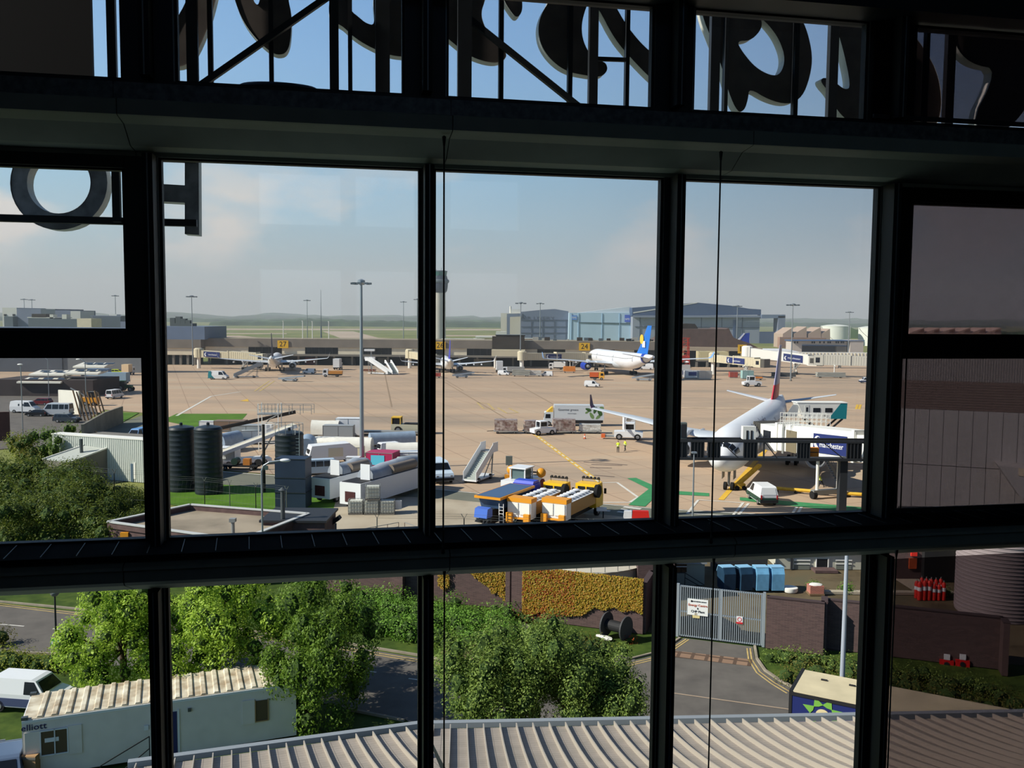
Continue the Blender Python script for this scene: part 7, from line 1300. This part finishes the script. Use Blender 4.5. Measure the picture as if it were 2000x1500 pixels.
# right-hand yard behind the blind
bb=thing('yard_building','dim brick building with a red hose box behind the blind','building',at(1745,74)); x1=px2(bb,1832,74); hh=4.6; MB().box(0,x1,0,5,0,hh).build('walls',mBr2,bb); MB().box(px2(bb,1795,74),px2(bb,1810,74),-.12,0,1.0,1.9).build('hose_box',M('hose_box_frame',(200,90,50),.6),bb); MB().box(px2(bb,1798,74),px2(bb,1810,74),-.14,0,2.1,2.5).build('red_plate',M('red_plate',(214,50,40),.5),bb)
b2=thing('storage_bay','black open storage bay between the brick building and the round silo','building',at(1832,73)); MB().box(0,px2(b2,1897,73),.5,6,0,5).build('back',M('black_bay',(26,26,28),.9),b2); MB().box(px2(b2,1896,73),px2(b2,1906,73),-.2,5,0,4.4).build('pier',M('sand_pier',(190,170,140),.8),b2); MB().box(0,px2(b2,1906,73),0,6,5,5.3).build('roof',mTr,b2)
o=thing('concrete_path','pale concrete kerb path in the right-hand yard','path',G(1785,1160)); MB().box(-8,3.2,-.3,.3,0,.2).build('kerb',mConc,o); MB().add([(.2,0,.1),(2.8,0,.1),(1.2,9,.1),(-.2,9,.1)],[(0,1,2,3)]).build('path',mConc,o)
pp=G(1868,1205); random.seed(12)
for i in range(12):
    r_=i//6; k=i%6; o=thing('gas_bottle',('front row red gas bottle, ' if r_==0 else 'back row red gas bottle, ')+['first from the left','second from the left','third from the left','third from the right','second from the right','last on the right'][k]+' of the yard cluster','gas bottle',pp+Vector((-.95+k*.38,r_*.5+4,0)),0,'red gas bottles in the right-hand yard')
    hh=1.25+.5*random.random(); MB().lathe([(.16,0),(.17,hh*.85),(.12,hh*.95),(.05,hh)],12).build('cylinder',M('gas_bottle_red',(206,44,36),.5),o,True); MB().lathe([(.175,hh*.5),(.175,hh*.7)],12,caps=False).build('white_band',mVW,o); MB().tube((0,0,hh),(0,0,hh+.12),.05).build('valve',mSteel,o)
sl_=thing('round_silo','round grey ribbed stair tower at the right edge of the picture','tower',at(1975,66)); r=2.9; mb=MB(); mb.lathe([(r,0),(r,6.5)],64); n=90
z_=.2
while z_<6.4: mb.lathe([(r,z_),(r+.05,z_+.03),(r+.05,z_+.08),(r,z_+.11)],48,caps=False); z_+=.28
mb.build('shell',M('grey_ribbed_tower',(140,128,128),.6),sl_,True)
for px,lab in ((1852,'left of two red wall-mounted alarm boxes with white tops, low on the brick wall'),(1883,'right of two red wall-mounted alarm boxes with white tops, low on the brick wall')):
    w_=onl(px,1.3)-gn*.18; z_=zat(1296,w_.y,px); o=thing('hydrant_sign',lab,'alarm box',Vector((w_.x,w_.y,0)),math.degrees(math.atan2(gd.y,gd.x)),'red wall boxes'); MB().cbox((0,-.08,z_),(.82,.14,.52)).build('red_body',M('alarm_red',(216,32,34),.5),o); MB().tube((0,-.15,z_),(0,-.19,z_),.16,n=14).build('dark_centre',mBump,o); MB().cbox((0,-.08,z_+.46),(.36,.1,.34)).build('white_plate',mVW,o)
# cable drum by the creeper wall
o=thing('cable_drum','large dark wooden cable drum standing at the foot of the creeper wall','cable drum',G(1203,1247),-38)
for y in (-.78,.78): m=MB(); m.tube((y-.05,0,.85),(y+.05,0,.85),.85,n=28); m.build('flange',M('dark_drum_wood',(70,70,72),.7),o)
MB().tube((-.74,0,.85),(.74,0,.85),.38,n=20).build('core',mBump,o); MB().ico((-.6,-.6,.1),.5,0,2,(1.4,.6,.3),.1).build('white_sheet',mTarpW,o)
# portable cabin with ribbed roof
zr=2.95; a=G(42,1408,zr); b=G(578,1334,zr); d=(b-a); d.z=0; Lc=d.length; ang=math.degrees(math.atan2(d.y,d.x)); dn=Vector((-d.y,d.x,0)).normalized(); q=G(560,1292,zr); Wc=(Vector((q.x,q.y,0))-Vector((b.x,b.y,0))).dot(dn); print('cabin',Lc,Wc,ang)
Wc=min(max(Wc,2.6),4.0)
cb=thing('portable_cabin','long grey portable cabin with a dirty white ribbed roof, lower left','cabin',(a.x,a.y,0),ang); mCab=M('cabin_wall_grey',(228,220,210),.6,var=.06,vs_=1.2); 
MB().box(0,Lc,0,Wc,.15,zr-.12).build('walls',mCab,cb); MB().box(0,Lc,-.03,Wc+.03,zr-.14,zr-.02).build('roof_frame',mVW,cb)
mb=MB(); n=19; mRoofS=M('cabin_roof_stained',(226,218,196),.6,var=.0,vs_=1.3,c2=(168,150,124)); mb.box(.05,Lc-.05,.02,Wc-.02,zr-.02,zr+.02)
for i in range(n): x=.6+(Lc-1.0)*i/n; mb.prism([(x,zr),(x+.30,zr),(x+.24,zr+.1),(x+.06,zr+.1)],.06,Wc-.06)
mb.build('ribbed_roof',mRoofS,cb)
for x in (.12,Lc-.12):
    for y in (.1,Wc-.1): MB().cbox((x,y,zr+.06),(.28,.22,.14)).build('lifting_lug',mGalv,cb)
fx=lambda px,z_=1.6:(lambda g:(Vector((g.x,g.y,0))-Vector((a.x,a.y,0))).dot(d.normalized()))((lambda r_:CAM+r_*((Vector((a.x,a.y,0))-CAM).dot(dn)/r_.dot(dn)))(ray(px,1430)))
x0,x1=fx(80),fx(131); w_=MB().box(x0,x1,-.04,.02,1.15,2.3).build('window',M('brown_window_glass',(92,78,62),.3),cb); mb=MB(); [mb.box(x,x+.05,-.08,-.04,1.1,2.35) for x in (x0-.05,(x0+x1)/2,x1)]; mb.box(x0,x1,-.08,-.04,1.1,1.15); mb.box(x0,x1,-.08,-.04,2.3,2.35); mb.build('window_frame',mVW,w_); MB().box(x0+.15,x0+.75,-.05,-.035,1.75,1.95).build('paper_on_glass',mVW,w_)
MB().box(fx(48),fx(78),-.05,0,1.0,2.35).build('shutter',mCab,cb); MB().box(fx(132),fx(160),-.06,0,1.0,2.4).build('shutter',mCab,cb)
x0,x1=fx(500),fx(523); w_=MB().box(x0,x1,-.04,.02,1.25,2.3).build('window',M('brown_window_glass'),cb); mb=MB(); mb.box(x0-.05,x0,-.08,-.04,1.2,2.35); mb.box(x1,x1+.05,-.08,-.04,1.2,2.35); mb.box(x0,x1,-.08,-.04,1.2,1.25); mb.build('window_frame',M('timber_frame',(160,130,90),.7),w_); MB().box(fx(474),fx(498),-.06,0,1.15,2.4).build('shutter',mCab,cb)
MB().box(fx(326),fx(346),-.04,.02,.2,2.35).build('door',M('navy_door',(40,46,96),.5),cb); MB().box(fx(347),fx(351),-.06,0,.2,2.45).build('door_frame',mVW,cb); MB().box(fx(294),fx(326),-.06,0,.2,2.45).build('door_panel',mCab,cb)
MB().cbox((fx(286),-.05,1.75),(.2,.05,.24)).build('notice',mVW,cb); MB().cbox((fx(371),-.06,2.35),(.16,.1,.16)).build('vent',mGalv,cb)
text('elliott',.42,M('navy_lettering',(30,28,84),.5),cb,(fx(64)+.05,-.03,zr-.38),sx=1.1)
mb=MB(); x=fx(292); mb.bar((x-2.2,-.5,.4),(x,-.5,1.5),.05); mb.bar((x,-.5,0),(x,-.5,1.5),.05); mb.bar((x-1.2,-.5,0),(x,-.5,.9),.05); mb.bar((x-2.2,-.5,0),(x-2.2,-.5,.4),.05); mb.build('entry_handrail',mTr,cb)
# white van beside the cabin, another vehicle corner
car('small_van','van','van','white van with dark lower side parked behind the left end of the grey cabin',G(62,1380),-8,mVW,1.0,lower=M('dusk_blue_band',(70,78,110),.4))
car('car','car','car','blue-grey car bonnet at the bottom left corner beside the grey cabin',at(-14,41),110,M('slate_blue_car',(84,100,124),.3),1.0)
o=thing('wooden_crate','tan wooden crate between the bottom left car and the grey cabin','crate',at(28,40.5)); MB().box(-.5,.5,-.4,.4,0,1.3).build('crate',M('tan_plywood',(176,140,100),.8),o); mb=MB(); [mb.box(-.52,.52,-.43,-.4,z_,z_+.1) for z_ in (.1,.6,1.15)]; mb.build('battens',mLedge,o)
# container lorry lower right
zt=3.9; a=G(1543,1351,zt); b=G(1900,1424,zt); q=G(1556,1306,zt); d=b-a; d.z=0; d.normalize(); dn=Vector((-d.y,d.x,0)); Wt=(q-a).dot(dn); print('trailer',Wt,(b-a).length,math.degrees(math.atan2(d.y,d.x)))
tl=thing('box_trailer','dark blue box lorry with cream roof and green star emblem, lower right','lorry',(a.x,a.y,0),math.degrees(math.atan2(d.y,d.x))); mNv=M('trailer_navy',(36,46,104),.45); Lt=13.0; Wt=min(max(Wt,2.5),3.4)
MB().box(0,Lt,0,Wt,1.0,zt).build('body',mNv,tl); MB().box(.05,Lt-.05,.05,Wt-.05,zt,zt+.05).build('roof',M('trailer_roof_cream',(214,200,164),.6,var=.12,vs_=.8),tl); MB().box(-.04,.1,-.03,Wt+.03,.9,zt+.08).build('front_frame',mBump,tl); MB().box(0,Lt,-.04,.0,zt-.14,zt+.03).build('top_rail',mBump,tl); MB().box(Lt*.72,Lt*.73,0,Wt,zt+.05,zt+.1).build('roof_strap',mBump,tl)
for x in (1.2,3.1): MB().cbox((x*.7+.4,Wt*.68,zt+.08),(.3,.12,.05)).build('roof_vent',mBump,tl)
for x in (9.0,10.3,11.6):
    for y in (.35,Wt-.35): wheel(tl,x,y,.5,.35)
for x in (1.5,): [MB().bar((x,y,0),(x,y,1.0),.15).build('landing_leg',mBump,tl) for y in (.5,Wt-.5)]
cxx,czz=1.55,3.08; mGs=M('star_green',(120,178,74),.5)
for i in range(8):
    t=2*PI*i/8+PI/8; 
    c_,s_=math.cos,math.sin; MB().prism([(cxx+1.0*c_(t),czz+.9*s_(t)),(cxx+.58*c_(t+.42),czz+.5*s_(t+.42)),(cxx+.48*c_(t),czz+.42*s_(t)),(cxx+.58*c_(t-.42),czz+.5*s_(t-.42))],-.03,-.005).build('star_point',mGs,tl)
pts=[(cxx+.32*math.cos(2*PI*i/24),czz+.28*math.sin(2*PI*i/24)) for i in range(24)]; MB().prism(pts,-.035,-.005).build('emblem_disc',M('emblem_cream',(222,206,160),.5),tl)
# standing-seam roofs of the hotel wing below the window
mSm=groundmat('seam_roof_sheet',[(142,134,124),(160,150,140)],1.5,(1,1),(.24,.008,0),(112,104,98),.6); mSeam=M('seam_edge',(182,172,158),.45,.2); mGut=M('gutter_grey',(150,156,160),.5,.2)
zE=10.0
def seamroof(label,pA,pB,step,lo,hi,name='seam_roof'):
    A_=G(*pA,zE); B_=G(*pB,zE); d=B_-A_; d.z=0; L_=d.length; d.normalize(); inn=Vector((d.y,-d.x,0))   # toward the hotel
    prof=[(0,-.12)]+[(t,.0+t*.19+.0*t*t-(-.0)) for t in (.12,)]
    prof=[(t,.19*t+.012*t*t) for t in (0.38,1.2,2.4,3.6,4.8,6,7.2,8.4,9.6)]
    o=thing(name,label,'roof',A_,math.degrees(math.atan2(d.y,d.x)),None); pr=[(-y,z_) for y,z_ in prof]
    vs=[];fs=[]
    T_=math.tan(R(7.75)); vs=[(-y*T_*lo,y,z_) for y,z_ in pr]+[(L_+y*T_*hi,y,z_) for y,z_ in pr]
    k=len(pr); fs=[(i,i+1,i+1+k,i+k) for i in range(k-1)]; mb=MB(); mb.add(vs,fs); 
    mb.build('roof_sheet',mSm,o)
    m=MB(); m.bar((-.0,.0,.03),(L_,0,.03),.2,.16); g_=m.build('gutter',mGut,o); MB().box(0,L_,-.42,-.1,-.16,-.1).build('gutter_trough',mTr,g_)
    x=(step*.5)
    cnt=0
    while x<L_-.05:
        m=MB()
        for (y0,z0_),(y1,z1_) in zip(pr,pr[1:]):
            if (lo and x<-y1*T_) or (hi and x>L_+y1*T_): break
            m.bar((x,y0,z0_+.06),(x,y1,z1_+.06),.03,.14)
        if m.v: m.build('standing_seam',mSeam,o)
        x+=step; cnt+=1
    # fine lap lines between the seams
    print(label,L_,cnt); return o,A_,d,L_
o1,A1,d1,L1=seamroof('pale standing-seam metal roof across the bottom of the picture, right part',(832,1417),(2060,1393),.48,1,0)
o2,A2,d2,L2=seamroof('pale standing-seam metal roof below the grey cabin, angled left part',(250,1494),(830,1416),.48,0,1)
wlb=thing('roof_wall','plain rendered wall carrying the standing-seam roofs below the window','wall',A1); m=MB(); m.bar(Vector((0,0,-9.9/2-.2)),d1*L1+Vector((0,0,-9.9/2-.2)),.2,9.8)
m.bar(A2-A1+Vector((0,0,-9.9/2-.2)),Vector((-.1,0,-9.9/2-.2)),.2,9.8); m.build('render',mLedge,wlb)
# ================= vegetation =================
def leafmat(name,c,c2,c3):
    m=bpy.data.materials.new(name); m.use_nodes=True; nt=m.node_tree; b=nt.nodes['Principled BSDF']; b.inputs['Roughness'].default_value=.55; b.inputs['Specular IOR Level'].default_value=.25
    g=nt.nodes.new('ShaderNodeNewGeometry'); r=nt.nodes.new('ShaderNodeValToRGB'); nt.links.new(g.outputs['Random Per Island'],r.inputs[0]); e=r.color_ramp.elements; e[0].color=(*lin(c),1); e[1].color=(*lin(c3),1); x=e.new(.5); x.color=(*lin(c2),1)
    nt.links.new(r.outputs[0],b.inputs['Base Color']); t=nt.nodes.new('ShaderNodeBsdfTranslucent'); nt.links.new(r.outputs[0],t.inputs[0]); mx=nt.nodes.new('ShaderNodeMixShader'); mx.inputs[0].default_value=.35; nt.links.new(b.outputs[0],mx.inputs[1]); nt.links.new(t.outputs[0],mx.inputs[2]); nt.links.new(mx.outputs[0],nt.nodes['Material Output'].inputs[0]); return m
mBark=M('tree_bark',(84,70,54),.9,var=.2,vs_=4)
def leaves(verts,faces,c,n,size,rng,up_=.35):
    for _ in range(n):
        a=rng.random()*2*PI; u=rng.uniform(-1,1); q=Vector((math.sqrt(1-u*u)*math.cos(a),math.sqrt(1-u*u)*math.sin(a),u)); p=c[0]+Vector((q.x*c[1],q.y*c[1],q.z*c[2]))*rng.uniform(.72,1.08)
        nrm=(q+Vector((rng.uniform(-.7,.7),rng.uniform(-.7,.7),rng.uniform(-.4,.9)))).normalized(); t=nrm.cross(Vector((rng.uniform(-1,1),rng.uniform(-1,1),.3))).normalized(); b=nrm.cross(t); s=size*rng.uniform(.6,1.3)
        k=len(verts); verts+= [p-t*s*.5,p+b*s*.28,p+t*s*.6,p-b*s*.28]; faces.append((k,k+1,k+2,k+3))
def foliage(name,blobs,mat,size,per,parent,seed=1,core=None):
    rng=random.Random(seed); V=[];Fs=[]
    for c,rx,rz in blobs: leaves(V,Fs,(Vector(c),rx,rz),int(per*rx*(rx+rz)),size,rng)
    me=bpy.data.meshes.new(name); me.from_pydata(V,[],Fs); me.materials.append(mat); me.update(); o=bpy.data.objects.new(name,me); sc.collection.objects.link(o); o.parent=parent
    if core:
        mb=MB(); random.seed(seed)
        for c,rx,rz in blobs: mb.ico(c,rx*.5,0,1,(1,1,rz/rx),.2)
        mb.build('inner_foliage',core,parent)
    return o
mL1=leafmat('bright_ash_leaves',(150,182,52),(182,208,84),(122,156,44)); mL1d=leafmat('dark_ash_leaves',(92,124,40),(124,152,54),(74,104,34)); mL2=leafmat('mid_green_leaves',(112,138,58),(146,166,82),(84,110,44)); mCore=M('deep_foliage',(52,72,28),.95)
mShr=leafmat('shrub_leaves',(104,152,52),(138,180,74),(76,116,38)); mShr2=leafmat('yellow_green_leaves',(132,146,44),(160,160,60),(96,116,32)); mHed=leafmat('clipped_hedge_leaves',(108,106,48),(130,124,58),(86,90,40)); mBank=leafmat('bank_shrub_leaves',(84,106,36),(118,128,50),(54,74,24)); mIvy=leafmat('creeper_leaves',(176,160,54),(192,140,54),(138,138,46)); mIvyR=leafmat('red_creeper_leaves',(160,62,36),(180,100,44),(120,50,34))
def tree(label,px,D,x0,x1,ytop,ybot,mat,seed,puff=.9,n=46,per=120,size=.2,depth=5,name='tree',group=None):
    p=at(px,D); o=thing(name,label,'tree',p,0,group); rng=random.Random(seed); blobs=[]; zb=zat(ybot,D,px); zt_=zat(ytop,D,px); xa=at(x0,D).x-p.x; xb=at(x1,D).x-p.x; cx_=(xa+xb)/2; rx=(xb-xa)/2; cz=(zb+zt_)/2; rz=(zt_-zb)/2
    for i in range(n):
        a=rng.random()*2*PI; u=rng.uniform(-.75,1); k=rng.uniform(.62,.98) if i>n*.25 else rng.uniform(.1,.5); h=math.sqrt(max(0,1-u*u)); r=puff*rng.uniform(.75,1.3)
        blobs.append(((cx_+h*math.cos(a)*(rx-r*.6)*k/.9,h*math.sin(a)*depth*k,cz+u*(rz-r*.6)*k/.9),r,r*rng.uniform(1.0,1.45)))
    foliage('leaves',blobs,mat,size,per,o,seed,mCore); m=MB(); m.tube((0,0,-.1),(cx_*.5,0,cz),.26,.14,10); 
    for i in range(7): b=blobs[i*5%n][0]; m.tube((cx_*.3,0,cz*.5+i*.15),b,.09,.03,6)
    m.build('trunk',mBark,o,True); return o
tree('leftmost bright green ash tree behind the grey cabin, beside the globe lamp',225,50,112,330,1120,1345,mL1,3,.7,66,300,.16,4.8,group='ash trees behind the grey cabin')
tree('middle bright green ash tree behind the grey cabin roof',410,50,290,560,1118,1350,mL1,5,.72,76,300,.16,4.8,group='ash trees behind the grey cabin')
tree('right dark green ash tree overhanging the road behind the cabin',590,48,500,735,1122,1410,mL1d,8,.72,76,300,.16,4.8,group='ash trees behind the grey cabin')
tree('large bushy green tree rising behind the seam roof, centre left part',960,42,848,1080,1235,1440,mL2,11,.7,70,330,.12,3.2,group='bushy trees behind the seam roof')
tree('large bushy green tree rising behind the seam roof, centre peak',1120,42.5,990,1215,1205,1440,mL2,13,.7,70,330,.12,3.2,group='bushy trees behind the seam roof')
tree('lower bushy green tree at the right end behind the seam roof',1215,42,1150,1275,1262,1450,mL2,17,.6,46,330,.12,2.6,group='bushy trees behind the seam roof')
def bushes(label,pts,h,w_,mat,size,per,seed,name='shrub_bed',cat='shrubs',n=14,kind=None,z0=0):
    P=[Vector(p) for p in pts]; o=thing(name,label,cat,P[0]); rng=random.Random(seed); blobs=[]
    for a,b in zip(P,P[1:]):
        L_=(b-a).length; d=(b-a).normalized(); nr=Vector((-d.y,d.x,0)); k=max(3,int(L_*w_/(h*h)*1.6)+int(L_/h))
        for i in range(k):
            q=a.lerp(b,(i+.5)/k)-P[0]+nr*rng.uniform(-.5,.5)*w_; r=h*rng.uniform(.5,.75); blobs.append(((q.x,q.y,r*.45+z0),r,r*rng.uniform(.8,1.05)))
    foliage('leaves',blobs,mat,size,per,o,seed,mCore); return o
bushes('broad low green shrub bed along the upper road, right of the ash trees',[G(690,1215),G(800,1228),G(1000,1255)],1.5,4.6,mShr,.15,150,21)
bushes('green shrubs against the foot of the long brick wall',[G(660,1180),G(880,1205),G(990,1225)],1.6,3.0,mShr,.15,150,22)
bushes('dark dense shrub in the middle of the shrub bed',[G(850,1262),G(885,1266)],1.5,1.4,mL1d,.16,80,24)
bushes('small red-leaved bushes at the foot of the creeper wall, left end',[G(1008,1208),G(1040,1214)],.8,.8,mIvyR,.12,120,25); bushes('dark red-brown bush further right at the foot of the creeper wall',[G(1048,1216),G(1064,1218)],.7,.7,M('x_',(60,40,30)) if 0 else mIvyR,.12,120,26)
bushes('grey-green straggly bush in front of the cable drum',[G(1085,1262),G(1180,1262)],1.0,1.6,mHed,.13,90,27)
bushes('red-brown bush to the right of the cable drum',[G(1228,1252),G(1240,1254)],.7,.7,mIvyR,.12,120,28); bushes('yellow-green tuft on the verge left of the gate',[G(1200,1268),G(1215,1270)],.6,.6,mShr2,.12,120,29)
bushes('dark green hedge along the foot of the brick wall right of the gate',[G(1500,1284),G(1600,1303),G(1760,1330),G(1960,1362)],1.25,1.3,mL2,.13,110,31,'hedge','hedge')
bushes('clipped olive hedge between the dark hedge and the blue lorry',[G(1532,1320),G(1700,1350),G(1900,1385),G(2060,1420)],1.6,2.2,mHed,.11,150,32,'hedge','hedge')
bushes('yellow-green clipped hedge left of the ash trees',[G(-60,1300),G(60,1310),G(125,1318)],1.7,2.0,mShr2,.13,150,33,'hedge','hedge')
bushes('round bush at the far left edge beside the road',[G(-12,1262),G(0,1262)],1.4,1.0,mHed,.13,120,34)
bushes('green tuft at the foot of the yard office, left of its door',[G(1583,1152),G(1594,1152)],.9,.6,mShr,.13,120,35); bushes('green tuft right of the yard office door',[G(1648,1155),G(1660,1157)],.9,.6,mShr,.13,120,36)
bushes('green shrub in the dim right-hand yard before the black bay',[G(1832,1165),G(1850,1167)],1.2,.8,mShr,.13,120,37)
bushes('grassy tuft below the left corner of the grey cabin',[at(8,38.5),at(40,38.5)],1.2,.8,mBank,.13,120,38)
# big bank of shrubs at left middle
o=thing('shrub_bank','large mounded bank of mixed green shrubs below the ribbed shed, left pane','shrubs',at(120,92)); rng=random.Random(41); blobs=[]
for i in range(150):
    px=rng.uniform(-60,290); D=rng.uniform(76,104); prof=893+max(0,px-150)*.62-max(0,110-px)*.10; zt_=zat(prof+ (104-D)*3.6,D,px); r=rng.uniform(.9,1.7)
    if zt_<.4: continue
    q=at(px,D); 
    for zz in ((zt_-r*.8),(zt_*.35)): blobs.append(((q.x-o.location.x,q.y-o.location.y,max(.3,zz)),r,r*1.0))
foliage('leaves',blobs,mBank,.22,75,o,41,mCore)
for lab,px,D,yt,mat,sd in (('tall dark conifer shrub in front of the car park, left pane',75,118,838,mL1d,51),('dark scrub beside the retaining wall at the car park edge',112,128,826,mL1d,52),('bare grey-brown shrub beside the dark brick wall at far left',48,118,846,mHed,53),('yellow-green bush at the top of the bank, far left',30,122,850,mShr2,54)):
    q=at(px,D); o=thing('shrub',lab,'shrub',q); zt_=zat(yt,D,px); rng=random.Random(sd); blobs=[((rng.uniform(-1.8,1.8),rng.uniform(-1,1),zt_*k_),1.2,1.3) for k_ in (.15,.3,.45,.6,.75,.85) for _ in range(2)]; foliage('leaves',blobs,mat,.22,45,o,sd,mCore)
# creeper on the brick wall: thickness of leaves hung on the wall face
def creeper(label,a,b,outline,mat,seed,n,size=.17):
    d=(b-a); L_=d.length; d=d.normalized(); nr=Vector((d.y,-d.x,0)); o=thing('creeper',label,'creeper',a); rng=random.Random(seed); V=[];Fs=[]
    i=0
    while i<n:
        u=rng.random(); z_=rng.random()*3.95; lo=outline(u)+.35*noise.noise(Vector((u*9,seed,0)))
        if z_<lo: continue
        i+=1; p=d*(u*L_)+nr*(.2+rng.random()*.18)+Vector((0,0,z_)); nn=(nr+Vector((rng.uniform(-.6,.6),rng.uniform(-.6,.6),rng.uniform(-.2,.9)))).normalized(); t=nn.cross(Vector((rng.uniform(-1,1),rng.uniform(-1,1),rng.uniform(-1,1)))).normalized(); bb=nn.cross(t); s=size*rng.uniform(.6,1.3); k=len(V); V+=[p-t*s*.5,p+bb*s*.4,p+t*s*.5,p-bb*s*.4]; Fs.append((k,k+1,k+2,k+3))
    me=bpy.data.meshes.new('leaves'); me.from_pydata(V,[],Fs); me.materials.append(mat); q=bpy.data.objects.new('leaves',me); sc.collection.objects.link(q); q.parent=o; return o
creeper('yellow and orange creeper covering the brick wall left of the gate',wa+gd*.9,wb,lambda u:.35+.4*max(0,math.sin(u*PI*1.0))+(1.1 if u>.45 else 0)*min(1,(u-.45)*3),mIvy,61,17000,.125)
creeper('red lower patch of creeper on the left half of the creeper wall',wa+gd*.9,wa.lerp(wb,.5),lambda u:.2+abs(u-.45)*1.2,mIvyR,62,2600,.12)
lw=w0.lerp(wa,.72)
creeper('creeper hanging from the top of the long brick wall, left of the step',lw+gn*1.2,wa+gn*1.55+gd*-.5,lambda u:2.9-u*2.6,mIvy,63,3600,.125); creeper('narrow trail of creeper on the long wall right of the middle mullion',w0.lerp(wa,.60)+gn*.95,w0.lerp(wa,.66)+gn*1.0,lambda u:.9+abs(u-.5),mIvy,64,1200,.125)
